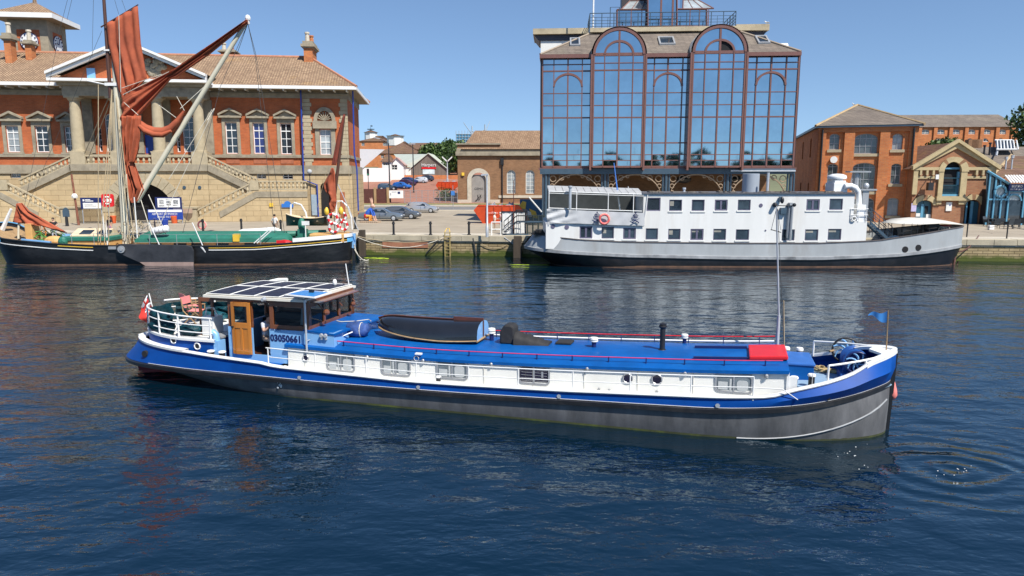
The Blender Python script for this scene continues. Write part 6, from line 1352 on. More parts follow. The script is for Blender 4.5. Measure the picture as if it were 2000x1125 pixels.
# ==== blue Dutch barge (foreground)
F=BB=Fr(0,17.09,-15.9,X=9.36)
t=fthing(F,'canal_barge','long blue, white and black Dutch barge with varnished wheelhouse moving across the dock','barge')
RL=[(-22.35,1.13),(-19.2,1.08),(-16.65,.95),(-16.3,.88),(-14.7,.84),(-12,.78),(-10.6,.80),(-7.85,.87),(-4.1,1.02),(-3.0,1.09),(-2.75,1.13),(-2.45,1.25),(-1.6,1.45),(-1.05,1.62),(-.8,1.76),(-.6,1.88),(.12,2.05)]
BL=[(-22.95,.50),(-20.3,.60),(-18,.60),(-14.7,.56),(-10.6,.60),(-4.1,.76),(-2.6,.87),(-1.6,1.0),(-.8,1.15),(.03,1.32)]
SL=[(-22.35,1.05),(-16.4,.89),(-14.7,.84),(-12,.785),(-10.6,.80),(-7.85,.87),(-4.1,1.01),(-2.5,1.12),(0,1.3)]
def smooth(L,w=.55):return lambda u:sum(interp(L,u+w*k/3) for k in range(-3,4))/7
zR,zB,zS=smooth(RL,.12),smooth(BL),smooth(SL,.9)
hD=lambda u:shape(u,-22.95,-18,-4.8,.03,1.87,2.3,2.5,.70); hRl=lambda u:shape(u,-22.35,-17.6,-4.8,.12,1.85,2.3,2.6,.72)
hM=lambda u:shape(u,-21.9,-16.5,-4.8,.02,1.845,2.2,2.1); hWl=lambda u:shape(u,-20.4,-14.5,-5,0,1.80,2.2,1.9)
q=MB(); loft(q,[(-19.6,-.1,lambda u:.85*shape(u,-19.6,-14,-5.4,-.1,1.78,2.2,1.8),lambda u:-.7),(-20.4,0,hWl,lambda u:0),(-21.9,.02,hM,lambda u:zB(u)*.55),(-22.95,.03,hD,zB)],0,70); q.build('hull',M['hullgrey'],t,45)
q=MB(); loft(q,[(-22.95,.03,lambda u:hD(u)+.004,zB),(-22.6,.1,lambda u:shape(u,-22.6,-17.8,-4.6,.1,1.862,2.3,2.55),lambda u:(zB(u)+zR(u))/2),(-22.35,.12,hRl,zR)],0,90); q.build('bulwark',M['blue'],t,45)
q=MB(); ring(q,-22.95,.03,hD,zB,[(-.03,-.15),(.055,-.13),(.06,-.03),(-.03,.0)],0,90); q.build('rubbing_strake',M['strake'],t,35)
q=MB(); ring(q,-22.95,.03,hD,zB,[(.0,.0),(.012,.002),(.012,.010),(.0,.012)],0,90,lo=-21); build_each(q,'white_line',M['white'],t)
q=MB(); ring(q,-22.35,.12,hRl,zR,[(-.07,-.02),(-.07,.045),(.045,.045),(.06,.01),(.045,-.02)],0,90); q.build('gunwale',M['white'],t,35)
q=MB(); ring(q,-22.35,.12,hRl,zR,[(-.2,.02),(-.2,.06),(.06,.06),(.06,.0)],0,90,hi=-19.4); ring(q,-22.35,.12,hRl,zR,[(-.2,-.02),(-.2,.055),(.055,.055),(.05,-.06)],0,90,lo=-.75)
q.prismz([(-.5,0),(-.3,.42),(.13,.05),(.13,-.05),(-.3,-.42)],1.97,2.03); q.prismz([(-22.3,-.5),(-22.36,0),(-22.3,.5),(-21.9,.7),(-21.9,-.7)],1.15,1.19); build_each(q,'end_cap',M['white'],t)
q=MB(); q.prism([(-.05,-.6),(.07,-.6),(.15,2.02),(.02,2.02)],-.04,.04); q.build('stem_bar',M['strake'],t)
q=MB()
for sg in(-1,1):
    pts=[]
    for i in range(17):
        f=i/16; u=-3.6+3.5*f; z=.02+.86*f**2.3; g=max(0,min(1,z/zB(u))); h=hWl(u)+(hM(u)-hWl(u))*min(1,g/.55) if g<.55 else hM(u)+(hD(u)-hM(u))*(g-.55)/.45; pts.append((u,sg*(h+.012),z))
    q.tube(pts,.022,6)
build_each(q,'bow_moulding',mat('pale_grey_line',(.32,.33,.34),.5),t,60)
q=MB()
for(p,py,v,r) in((1618,780,-1.55,.07),(280,692,-1.5,.1),(288,690,-1.5,.0)):
    if r:u,z=F.P(p,py,v); yy=-hD(u)-.02 if u>-5 else-hRl(u)-.17; q.lathe([(r,-.02),(r,.06)],(u,yy,z),14,'y');
build_each(q,'fairlead_hole',M['dark'],t)
q=MB(); u,z=F.P(545,752,-1.87); rr=random.Random(1)
for k in range(6):q.ell((u+rr.uniform(-.08,.08),-1.845,z+rr.uniform(-.1,.1)),(.035,.02,.035),6,4)
q.build('outlet_stain',M['lgrey'],t)
for p in(585,817,1092,1402):u,z=F.P(p,737+(p-585)*.055,-1.87); MB().lathe([(.055,-.02),(.04,.02)],(u,-1.875,zB(u)+.07),10,'y').build('boss',M['lgrey'],t)
def deck(name,a,b,zf,m,k=.03):
    q=MB(); q.grid([[(u,f*max(0,hRl(u)-k),zf(u)) for f in(-1,-.5,0,.5,1)] for u in[a+(b-a)*i/24 for i in range(25)]]); return q.build(name,m,t)
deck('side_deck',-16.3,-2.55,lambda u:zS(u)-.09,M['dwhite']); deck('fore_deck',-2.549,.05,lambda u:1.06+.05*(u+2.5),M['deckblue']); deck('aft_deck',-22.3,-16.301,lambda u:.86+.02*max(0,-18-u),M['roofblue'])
cu0,cu1=-16.1,-2.52; zc=lambda u:zS(u)+.535
q=MB()
for sg in(-1,1):q.grid([[(u,sg*(1.44-.03*k/3),zS(u)-.1+(zc(u)-zS(u)+.1)*k/3) for k in range(4)] for u in[cu0+(cu1-cu0)*i/40 for i in range(41)]])
for u in(cu0,cu1):q.poly([(u,-1.44,zS(u)-.1),(u,1.44,zS(u)-.1),(u,1.41,zc(u)),(u,-1.41,zc(u))])
cab=q.build('cabin',M['cream'],t)
q=MB(); us=[cu0-.07+(cu1-cu0+.12)*i/60 for i in range(61)]; vs=[-1.49+2.98*k/14 for k in range(15)]
R1=[[(u,v,zc(u)+.05+.16*(1-(v/1.49)**2)) for v in vs] for u in us]; q.grid(R1)
q.grid([[(u,s_*1.49,zc(u)-.03),(u,s_*1.49,zc(u)+.05)] for u in us for s_ in(-1,)]); q.grid([[(u,1.49,zc(u)-.03),(u,1.49,zc(u)+.05)] for u in us])
for i in(0,60):q.poly(R1[i]+[(us[i],1.49,zc(us[i])-.03),(us[i],-1.49,zc(us[i])-.03)])
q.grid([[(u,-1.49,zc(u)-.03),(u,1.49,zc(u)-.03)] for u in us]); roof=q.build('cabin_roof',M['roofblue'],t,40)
zrf=lambda u,v:zc(u)+.05+.16*(1-(v/1.49)**2)
q=MB()
for u in[cu0+.55+k*1.36 for k in range(11)]:q.prism([(u-.006,zS(u)-.05),(u+.006,zS(u)-.05),(u+.006,zc(u)-.03),(u-.006,zc(u)-.03)],-1.443,-1.412)
build_each(q,'panel_seam',mat('seam',(.5,.49,.45),.6),cab)
def rrect(x0,x1,z0,z1,r,n=5):
    P=[]
    for cx,cz,a0 in((x1-r,z1-r,0),(x0+r,z1-r,90),(x0+r,z0+r,180),(x1-r,z0+r,270)):
        for k in range(n+1):a=R(a0+90*k/n); P.append((cx+r*cos(a),cz+r*sin(a)))
    return P
greyframe=mat('alu_frame',(.42,.43,.45),.35,.08,3,metal=.5); cabglass=mat('cabin_glass',(.16,.19,.21),.06,.3,1.3,spec=.9); dkglass=mat('cabin_dark_glass',(.018,.014,.03),.06,.5,1,spec=.9)
curt=mat('white_curtain',(.46,.48,.48),.8,.08,3)
for i,r_ in enumerate(((638,690,693,726),(744,697,802,734),(852,703,914,741),(1012,714,1074,751),(1396,730,1471,768))):
    x0,x1,z0,z1=F.rect(*r_,-1.44); y=-1.452
    A,B_=rrect(x0,x1,z0,z1,.12),rrect(x0+.045,x1-.045,z0+.045,z1-.045,.09); q=MB(); n=len(A)
    for k in range(n):q.ext([(A[k][0],y,A[k][1]),(A[(k+1)%n][0],y,A[(k+1)%n][1]),(B_[(k+1)%n][0],y,B_[(k+1)%n][1]),(B_[k][0],y,B_[k][1])],(0,.03,0))
    m_=(x0+x1)/2; q.box(m_-.02,m_+.02,y+.004,y+.03,z0+.03,z1-.03); o=q.build('window',greyframe,t)
    g=MB(); g.poly([(p,y+.02,s_) for p,s_ in B_]); g.build('pane',dkglass if i==3 else cabglass,o)
    if i!=3:
        g=MB(); w=x1-x0; g.prism(rrect(m_+.07,x1-.11,z0+.07,z1-.16,.07,3)[:],y+.012,y+.018); g.box(x0+.08,m_-.14,y+.012,y+.018,z0+.07,z0+.27); g.box(m_-.1,m_-.05,y+.012,y+.018,z0+.07,z1-.14); g.build('curtain',curt,o)
    else:
        g=MB()
        for k in range(5):g.box(x0+.08,x1-.08,y+.012,y+.017,z0+.09+k*.075,z0+.10+k*.075)
        g.box(m_+.2,m_+.25,y+.01,y+.017,z0+.2,z0+.36); g.build('blind',greyframe,o)
for p,py,r in((597,699,.085),(1226,739,.12),(1283,741,.125)):
    u,z=F.P(p,py,-1.445); q=MB(); q.torus((u,-1.445,z),r,.02,'y',20,6); o=q.build('porthole',greyframe,t); MB().lathe([(r,0),(r,.012)],(u,-1.452,z),18,'y').build('pane',dkglass,o)
for p,py in((718,697),(827,704),(960,711),(1147,720),(1338,729),(1497,734)):
    u,z=F.P(p,py,-1.45); q=MB(); q.lathe([(.045,0),(.05,.06),(.03,.09)],(u,-1.46,z-.04),10); q.box(u-.04,u+.04,-1.47,-1.41,z-.02,z+.05); q.build('wall_lamp',M['grey'],t)
q=MB(); u,z=F.P(817,692,-1.5); q.box(u-.09,u+.09,-1.53,-1.42,z-.01,z+.03); q.torus((u-.06,-1.5,z-.12),.07,.006,'y',12,4); q.build('clip',M['white'],t)
q=MB()
for p,py in((1283,765),(1170,760),(1190,762)):u,z=F.P(p,py,-1.47); q.lathe([(.035,-.05),(.035,.03)],(u,-1.45,z),8,'y')
build_each(q,'pipe_outlet',M['grey'],t)
q=MB(); q.prismx([(-1.46,zS(-2.5)-.05),(-1.1,zS(-2.5)-.05),(-.95,zc(-2.5)+.1),(-1.46,zc(-2.5)-.02)],-2.52,-2.46); q.box(-2.5,-2.28,-1.44,-1.4,zS(-2.5)-.06,zc(-2.5)-.1); q.build('front_wing',M['white'],t)
q=MB(); hz=lambda u,v:zrf(u,v)
a,b=-3.36,-2.46; q.ext([(a,-.95,hz(a,-.95)+.03),(b,-.95,hz(b,-.95)+.03),(b+.02,.25,hz(b,.25)+.0),(a+.02,.25,hz(a,.25)+.0)],(0,0,.10)); q.build('red_hatch',M['red'],t,bevel=.025)
q=MB()
for v in(-.85,.15):q.ext([(-4.7,v,hz(-4.7,v)+.005),(-3.37,v,hz(-3.37,v)+.005),(-3.37,v+.06,hz(-3.37,v)+.005),(-4.7,v+.06,hz(-4.7,v)+.005)],(0,0,.06))
build_each(q,'hatch_runner',M['navy'],t)
q=MB(); pts=[(u,-1.22,zrf(u,-1.22)+.13) for u in[-14.6+12*k/30 for k in range(31)]]; q.tube(pts,.016,5); q.build('red_grab_rope',mat('crimson_rope',(.55,.03,.12),.6),t)
q=MB()
for k in range(13):u=-14.4+k*.95; q.box(u-.015,u+.015,-1.235,-1.205,zrf(u,-1.22)-.02,zrf(u,-1.22)+.14)
for k in range(13):u=-14.4+k*.95; q.box(u-.012,u+.012,1.3,1.33,zrf(u,1.31)-.02,zrf(u,1.31)+.2)
build_each(q,'rope_post',M['navy'],t)
q=MB(); q.tube([(u,1.315,zrf(u,1.31)+.2) for u in[-14.9+12.3*k/30 for k in range(31)]],.018,5); q.build('far_red_rail',M['red'],t); q=MB(); q.tube([(u,1.47,zrf(u,1.47)+.06) for u in[-14.9+12.3*k/30 for k in range(31)]],.03,5); q.build('far_white_rail',M['white'],t)
def vent(u,v,h,r,label):
    q=MB(); z=zrf(u,v)-.02; q.cyl((u,v,z),(u,v,z+h*.6),r*.55,n=12); o=q.build('roof_vent',M['navy'],t,40)
    q=MB(); q.lathe([(r*.6,h*.55),(r,h*.6),(r,h*.68),(r*.7,h*.7),(r*.7,h*.78),(r*1.02,h*.8),(r*.9,h*.95),(.02,h)],(u,v,z),16); q.build('cap',M['dwhite'],o,40)
vent(-7.38,-.02,.30,.115,''); vent(-5.0,1.1,.30,.10,''); vent(-10.45,.35,.40,.115,'')
q=MB(); u,v=-5.53,-.1; z=zrf(u,v)-.02; q.cyl((u,v,z),(u,v,z+.68),.072,n=14); q.lathe([(.13,0),(.1,.03)],(u,v,z),14); q.lathe([(.075,.6),(.11,.64),(.11,.67),(.08,.69),(.1,.72),(.02,.75)],(u,v,z),14); q.build('stove_chimney',M['black'],t,40)
q=MB(); u,v=-12.0,1.25; z=zrf(u,v); q.box(u-.12,u+.12,v-.12,v+.12,z,z+.42); q.lathe([(.18,.42),(.2,.48),(.1,.52)],(u,v,z),10); q.build('square_vent',M['black'],t)
q=MB(); q.ext([(-8.5,.1,zrf(-8.4,.1)),(-8.05,.1,zrf(-8.1,.1)),(-8.05,.62,zrf(-8.1,.6)),(-8.5,.62,zrf(-8.4,.6))],(0,0,.07)); q.build('roof_hatch',M['coal'],t,bevel=.02)
u=F.X(1520,.75,640); zb_=zrf(-2.6,.7); zt_=F.Z(1516,400,.75); q=MB(); q.cyl((u,.75,1.0),(u,.75,zb_+.8),.045,n=8); q.cyl((u,.75,zb_+.8),(F.X(1516.5,.75,400),.75,zt_),.026,.02,8); mast=q.build('mast',mat('mast_grey',(.42,.44,.47),.4,.08),t,50)
ut=F.X(1516.5,.75,420); z1_=F.Z(1517,450,.75); q=MB(); q.cyl((ut-.12,.75,z1_+.02),(ut+.14,.75,z1_-.05),.012,n=5)
for s_ in(-.11,.13):q.cyl((ut+s_,.75,z1_),(ut,.75,zt_-.05),.006,n=4)
q.cyl((ut,.75,zt_-.02),(ut+.42,.75,zt_-.03),.012,n=5); q.ell((ut-.05,.75,zt_),(.06,.06,.06),8,6); q.ell((ut+.12,.75,zt_+.12),(.05,.05,.09),8,6); q.ell((ut+.42,.75,zt_),(.05,.05,.05),8,6); q.build('masthead_lights',M['black'],mast)
rope_obj('halyard',[(ut+.02,.73,zt_-.1),(u+.15,.7,zb_+.1)],.007,M['drope'],mast); rope_obj('halyard',[(u+.1,.8,zb_+1.2),(u+.22,.8,1.2)],.015,M['rope'],mast)
zw=1.86; LB=M['lblue']
q=MB(); y0,y1=-1.36,1.4
q.box(-18.15,-17.32,y0,y0+.06,.86,zw); q.box(-16.73,-14.62,y0,y0+.06,.86,zw-.0); q.box(-18.15,-14.62,y1-.06,y1,.86,zw); q.box(-18.15,-18.09,y0+.061,y1-.061,.86,zw); q.box(-14.68,-14.62,y0+.061,y1-.061,1.2,zw); q.box(-17.319,-16.731,y0,y0+.06,.86,1.06); wh=q.build('wheelhouse',LB,t)
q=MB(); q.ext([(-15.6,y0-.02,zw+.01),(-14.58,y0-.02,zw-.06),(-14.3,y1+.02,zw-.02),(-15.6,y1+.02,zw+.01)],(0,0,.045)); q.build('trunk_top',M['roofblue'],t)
q=MB(); q.box(-18.0,-15.6,-.9,1.2,.87,1.0); q.build('cabin_sole',M['mahog'],wh)
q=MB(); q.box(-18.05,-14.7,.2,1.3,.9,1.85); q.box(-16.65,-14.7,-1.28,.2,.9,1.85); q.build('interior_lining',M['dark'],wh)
ztop=2.66; q=MB()
def post(u0_,u1_,v0,v1,z0=zw,z1=ztop):q.box(u0_,u1_,v0,v1,z0,z1)
y0b=-1.33
for(a,b) in((-18.15,-17.98),(-17.42,-17.32),(-16.73,-16.6),(-15.62,-15.42)):post(a,b,y0b,y0b+.07)
for(a,b) in((-17.98,-17.42),(-16.6,-15.62)):q.box(a,b,y0b,y0b+.07,zw,zw+.13); q.box(a,b,y0b,y0b+.07,ztop-.12,ztop)
q.box(-18.2,-15.4,y0b-.02,y0b+.08,ztop,ztop+.1)
for(a,b) in((-18.15,-17.98),(-17.1,-17.0),(-16.3,-16.2),(-15.6,-15.42)):post(a,b,1.27,1.34)
q.box(-18.15,-15.42,1.27,1.34,zw,zw+.13); q.box(-18.15,-15.42,1.27,1.34,ztop-.1,ztop+.1)
for v in(-1.25,-.45,.42,1.19):q.box(-15.5,-15.42,v-.05,v+.05,zw,ztop)
q.box(-15.5,-15.42,y0b+.081,1.269,zw,zw+.14); q.box(-15.5,-15.42,y0b+.081,1.269,ztop-.12,ztop+.1)
for v in(-1.25,-.5,.5,1.19):q.box(-18.15,-18.07,v-.06,v+.06,.95,ztop)
q.box(-18.15,-18.07,y0b+.081,1.269,ztop-.15,ztop+.1); q.box(-18.15,-18.07,-1.2,-.5,.9,1.9); q.box(-18.15,-18.07,.5,1.2,.9,1.9); q.build('window_framing',M['mahog'],wh,bevel=.01)
cg=bpy.data.materials.new('clear_glass'); cg.use_nodes=True; nn=cg.node_tree.nodes; ll=cg.node_tree.links
tr=nn.new('ShaderNodeBsdfTransparent'); tr.inputs[0].default_value=(.62,.68,.70,1); gl=nn.new('ShaderNodeBsdfGlossy'); gl.inputs['Roughness'].default_value=.02; mx=nn.new('ShaderNodeMixShader'); fr=nn.new('ShaderNodeFresnel'); fr.inputs[0].default_value=1.5
ll.new(fr.outputs[0],mx.inputs[0]); ll.new(tr.outputs[0],mx.inputs[1]); ll.new(gl.outputs[0],mx.inputs[2]); ll.new(mx.outputs[0],nn['Material Output'].inputs[0])
q=MB()
for(a,b) in((-17.98,-17.42),(-16.6,-15.62)):q.poly([(a,y0b+.04,zw+.13),(b,y0b+.04,zw+.13),(b,y0b+.04,ztop-.12),(a,y0b+.04,ztop-.12)])
q.poly([(-18.0,1.3,zw+.13),(-15.6,1.3,zw+.13),(-15.6,1.3,ztop-.1),(-18.0,1.3,ztop-.1)]); q.poly([(-15.46,-1.2,zw+.14),(-15.46,1.2,zw+.14),(-15.46,1.2,ztop-.12),(-15.46,-1.2,ztop-.12)]); build_each(q,'window_pane',cg,wh)
q=MB()
for k in range(7):q.prism([(-15.78+.02*k,zw+.16),(-15.70+.025*k,zw+.16),(-15.66+.012*k,ztop-.13),(-15.72+.01*k,ztop-.13)],-1.22+.03*k,-1.2+.03*k)
q.build('curtain',curt,wh)
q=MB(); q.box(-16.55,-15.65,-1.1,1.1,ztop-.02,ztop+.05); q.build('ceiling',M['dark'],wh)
q=MB(); a,b,z0,z1=-17.98,-17.33,1.06,2.62; y=-1.42;
q.box(a,a+.1,y,y+.045,z0,z1); q.box(b-.1,b,y,y+.045,z0,z1)
for(c,d) in((z0,z0+.12),(z0+.78,z0+.95),(z1-.12,z1)):q.box(a+.1,b-.1,y,y+.045,c,d)
q.box((a+b)/2-.04,(a+b)/2+.04,y,y+.045,z0+.12,z0+.78); q.box(a+.1,b-.1,y+.02,y+.038,z0+.12,z0+.78); dr=q.build('door',M['varnish'],t,bevel=.008)
MB().poly([(a+.1,y+.025,z0+.95),(b-.1,y+.025,z0+.95),(b-.1,y+.025,z1-.12),(a+.1,y+.025,z1-.12)]).build('pane',cg,dr); MB().lathe([(.025,0),(.03,.05)],(a+.05,y-.05,z0+.82),8,'y').build('handle',M['black'],dr)
q=MB(); ua,ub=F.X(390,-.95,620),F.X(418,-.95,620)
for(a,b,c,d) in((0,.16,1.4,2.62),(.84,1,1.4,2.62),(.16,.84,1.4,2.0),(.16,.84,2.5,2.62)):q.box(ua+(ub-ua)*a,ua+(ub-ua)*b,-.97,-.92,c,d)
q.build('aft_door',M['mahog'],t)
ru0,ru1,rv0,rv1=-18.92,-15.45,-1.42,1.55; zr_=2.72
q=MB(); n=8; rows=[]
crz=lambda v:zr_+.07+.045*(1-((v-.06)/1.5)**2)
q.grid([[(u,rv0+(rv1-rv0)*k/n,crz(rv0+(rv1-rv0)*k/n)) for k in range(n+1)] for u in(ru0,ru1)])
for v in(rv0,rv1):q.poly([(ru0,v,zr_),(ru1,v,zr_),(ru1,v,crz(v)),(ru0,v,crz(v))])
for u in(ru0,ru1):q.poly([(u,rv0,zr_),(u,rv1,zr_)]+[(u,rv0+(rv1-rv0)*k/n,crz(rv0+(rv1-rv0)*k/n)) for k in range(n,-1,-1)])
q.poly([(ru0,rv0,zr_),(ru1,rv0,zr_),(ru1,rv1,zr_),(ru0,rv1,zr_)]); q.build('wheelhouse_roof',mat('cream_roof',(.74,.71,.62),.5,.05),t)
q=MB(); q.box(-18.75,-15.5,-1.3,-1.28+.0,2.62,2.721); q.build('roof_fascia',M['mahog'],wh)
for i in range(4):
    for j in range(2):
        a=ru0+.06+i*.835; b=a+.81; v0=rv0+.07+j*1.44; v1=v0+1.39
        if j==1:a-=.0
        q=MB(); q.grid([[(u,v,crz(v)+.03) for v in[v0+(v1-v0)*k/5 for k in range(6)]] for u in(a,b)]); o=q.build('solar_panel',M['solar'],t)
        V5=[v0+(v1-v0)*k/5 for k in range(6)]; q=MB(); q.tube([(a,v,crz(v)+.03) for v in V5]+[(b,v,crz(v)+.03) for v in V5[::-1]],.013,4,True); q.build('frame',M['dwhite'],o)
        q=MB()
        for k in range(1,6):v=v0+(v1-v0)*k/6; q.tube([(a,v,crz(v)+.031),(b,v,crz(v)+.031)],.004,3)
        q.build('cell_lines',mat('cell_line',(.10,.12,.18),.5),o)
pu=F.X(598,-1.5,640); q=MB(); q.cyl((pu,-1.52,zc(pu)-.1),(pu,-1.52,2.8),.03,n=8); q.cyl((pu,-1.52,1.62),(pu,-1.36,1.62),.02,n=5); o=q.build('panel_pole',M['lgrey'],t)
C=[F.P(*p,y_) for p,y_ in(((555,577),-1.92),((615,583),-1.92),((648,573),-1.05),((594,568),-1.05))]
q=MB(); V=[(C[0][0],-1.92,C[0][1]),(C[1][0],-1.92,C[1][1]),(C[2][0],-1.05,C[2][1]),(C[3][0],-1.05,C[3][1])]; q.ext(V,(0,0,.03)); o2=q.build('tilted_panel',M['white'],t)
cx_=sum(Vector(p) for p in V[1:]) if False else(Vector(V[0])+Vector(V[1])+Vector(V[2])+Vector(V[3]))/4; q=MB(); q.poly([tuple(cx_+(Vector(p)-cx_)*.86+Vector((0,0,.035))) for p in V]); q.build('cells',M['bsolar'],o2); q=MB(); q.box(cx_.x-.06,cx_.x+.06,cx_.y+.1,cx_.y+.2,cx_.z+.04,cx_.z+.12); q.build('junction_box',M['black'],o2)
q=MB(); u=ru1+.15; q.cyl((F.X(675,1.3),1.3,zr_),(F.X(676,1.3,540),1.3,F.Z(676,515,1.3)),.016,n=6); q.build('aerial',M['white'],t); q=MB(); q.ell((F.X(654,1.0,555),1.0,F.Z(654,552,1.0)),(.07,.07,.12),10,6); q.cyl((F.X(654,1.0,555),1.0,zr_),(F.X(654,1.0,555),1.0,F.Z(654,552,1.0)),.02); q.build('gps_dome',M['dwhite'],t,50)
q=MB(); q.tube([(ru0+.3,1.5,crz(1.5)),(ru0+.55,1.6,crz(1.5)+.06),(ru0+.9,1.6,crz(1.5)+.08)],.06,8); q.build('roof_bundle',M['dwhite'],t)
q=MB(); u,z=F.P(518,584,-1.45); q.lathe([(.05,-.12),(.07,.0),(.02,.02)],(u,-1.48,z),10,'y'); q.build('deck_lamp',M['lgrey'],t)
q=MB()
for v,dz_ in((-.9,.3),(.1,.35),(.9,.3)):q.cyl((-15.38,v,ztop-.05),(-15.2,v+.1,ztop-.3),.02,n=5)
q.ext([(-15.4,-1.2,ztop+.03),(-15.4,1.2,ztop+.03),(-15.15,1.2,ztop-.0),(-15.15,-1.2,ztop-.0)],(0,0,.02)); q.ell((-15.1,-.9,ztop-.3),(.1,.1,.1),8,6); q.ell((-15.1,.7,ztop-.32),(.08,.08,.08),8,6); q.build('sun_visor',M['mahog'],wh)
u0_,z0_=F.P(524,664,-1.37); u1_,z1_=F.P(587,667,-1.37); q=MB(); text_mb(q,'03050661',.3,(u0_+u1_)/2+.05,y0-.006,(z0_+z1_)/2-.03,.004,fit=(u1_-u0_)*.93,fitz=.225,bold=.012); q.build('registration_number',M['navy'],wh); q=MB(); text_mb(q,'SSR 43071',.1,u0_+.27,y0-.006,F.Z(530,645,-1.37),.003,fit=.34); q.build('small_registration',M['navy'],wh)
q=MB(); u,z=F.P(628,655,-1.4);
for k in(0,.13):q.lathe([(.05,-.05),(.06,.0),(.02,.02)],(u+k,-1.4,z),10,'y'); q.box(u+k-.03,u+k+.03,-1.42,-1.36,z-.12,z-.02)
build_each(q,'socket',M['lgrey'],wh)
uc=F.X(424,-1.4,670); q=MB(); q.tube([(uc,-1.4,.86),(uc,-1.4,1.45),(uc-.03,-1.4,1.6),(uc-.15,-1.4,1.68)],.1,12); q.build('cowl_pipe',LB,t,60)
hp=lambda u:shape(u,-21.95,-19.2,-10,0,1.52,2.2,2); zp=lambda u:1.42+.03*max(0,-20-u)
q=MB()
for sg in(-1,1):q.grid([[(u,sg*hp(u),.85),(u,sg*hp(u),zp(u))] for u in spread(-21.95,-18.55,24)])
q.grid([[(u,f*hp(u),zp(u)) for f in(-1,0,1)] for u in spread(-21.95,-18.55,24)]); q.poly([(-18.55,-1.52,.85),(-18.55,1.52,.85),(-18.55,1.52,zp(-18.55)),(-18.55,-1.52,zp(-18.55))]); aft=q.build('aft_cabin',M['blue'],t,40)
q=MB(); ring(q,-21.95,-18.5,hp,zp,[(-.22,.0),(-.22,.04),(.05,.04),(.05,-.03)],0,30); q.grid([[(u,f*max(0,hp(u)-.2),zp(u)+.02) for f in(-1,0,1)] for u in spread(-21.9,-18.5,20)]); q.build('coaming',M['white'],aft)
q=MB(); q.box(-18.56,-18.4,-1.53,-1.2,.86,1.43); q.build('step_side',LB,aft)
for p,py in((340,664),(389,675)):u,z=F.P(p,py,-1.45); yy=-hp(u); q=MB(); q.torus((u,yy-.01,z),.095,.025,'y',18,6); o=q.build('porthole',M['lgrey'] if p<360 else M['white'],aft); MB().lathe([(.09,0),(.09,.02)],(u,yy-.02,z),16,'y').build('pane',M['dark'],o)
q=MB(); zrl=lambda u:2.10+.035*max(0,-19-u)
for k,r in((1,.03),(.66,.02),(.33,.02)):
    for sg in(-1,1):q.tube([(u,sg*hp(u)*.99,zp(u)+(zrl(u)-zp(u))*k) for u in spread(-21.9,-18.6 if sg<0 else-18.2,22)],r,6)
for p in(-21.6,-20.7,-19.83,-18.66):
    for sg in(-1,1):q.cyl((p,sg*hp(p)*.99,zp(p)),(p,sg*hp(p)*.99,zrl(p)),.03,n=6)
q.build('stern_railing',M['white'],t)
q=MB(); rr=random.Random(2)
def drape(sg,a,b,inset):
    us=[a+(b-a)*i/30 for i in range(31)]; q.grid([[(u,sg*max(0,hp(u)*.94-inset-.045*(sin(u*11+k)+1.2+.8*sin(u*23-2*k))*(k%3)),zp(u)+.03+(zrl(u)-zp(u)-.1)*k/8) for k in range(9)] for u in us])
drape(1,-21.7,-18.3,.03); drape(-1,-21.7,-20.15,.03)
q.grid([[(-21.75+.05*sin(9*v+k),v,zp(-21.7)+.03+.6*k/8) for k in range(9)] for v in[-.5+k2*.1 for k2 in range(11)]])
rr=random.Random(11)
for(cx2,cy2,ww) in((-19.75,-1.1,.42),(-20.9,-.95,.5),(-20.6,.9,.7)):
    q.grid([[(cx2+ww*cos(2*pi*j/14)*sin(pi*i/7)*rr.uniform(.75,1.15),cy2+.26*sin(2*pi*j/14)*sin(pi*i/7)*rr.uniform(.75,1.15),zp(cx2)+.2-.2*cos(pi*i/7)*rr.uniform(.85,1.1)) for j in range(14)] for i in range(1,7)],cv=True); q.build('canvas_dodger',M['turq'],t,60)
q=MB(); q.box(-19.35,-18.9,-1.05,-.6,zp(-19)+.03,zp(-19)+.62); q.build('white_locker',M['white'],t,bevel=.03); q=MB(); q.box(-18.9,-18.45,-1.3,-.5,zp(-18.8)+.04,zp(-18.8)+.09); q.build('grey_mat',M['grey'],t)
q=MB(); q.tube([(-19.3,-.9,2.05),(-19.2,-.95,2.3),(-18.95,-.95,2.32),(-18.85,-.9,2.05)],.025,6); q.build('hoop',M['dwhite'],t)
def bollard(u,v,z,h=.34,r=.085,name='bollard'):
    q=MB(); q.cyl((u,v,z),(u,v,z+h*.85),r*.9,n=14); o=q.build(name,M['black'],t,40); MB().lathe([(r*1.15,h*.85),(r*1.2,h*.92),(r*1.0,h),(.01,h+.005)],(u,v,z),14).build('cap',M['white'],o,40); return o
for p in(412,434):bollard(F.X(p,-1.6,690),-1.6,.86,.30,.095)
u,v=F.L(865,743,.75); bollard(u,-1.72,zS(u)-.09,.26,.07)
for(p,py) in((1550,762),(1584,757)):u,v=F.L(p,py,1.06); bollard(u,v,1.05,.36,.085)
for(p,py) in((1533,712),(1558,712)):u,v=F.L(p,py,1.06); bollard(u,min(v,1.6),1.05,.55,.085)
q=MB(); q.box(-2.5,-1.7,-1.2,-.55,1.035,1.085); q.build('bollard_base',M['strake'],t)
q=MB(); xs_=[524,615.6,715,813,915,1012,1119,1231,1350,1472]; us=[F.X(p,-1.8,700+(p-500)*.05) for p in xs_]
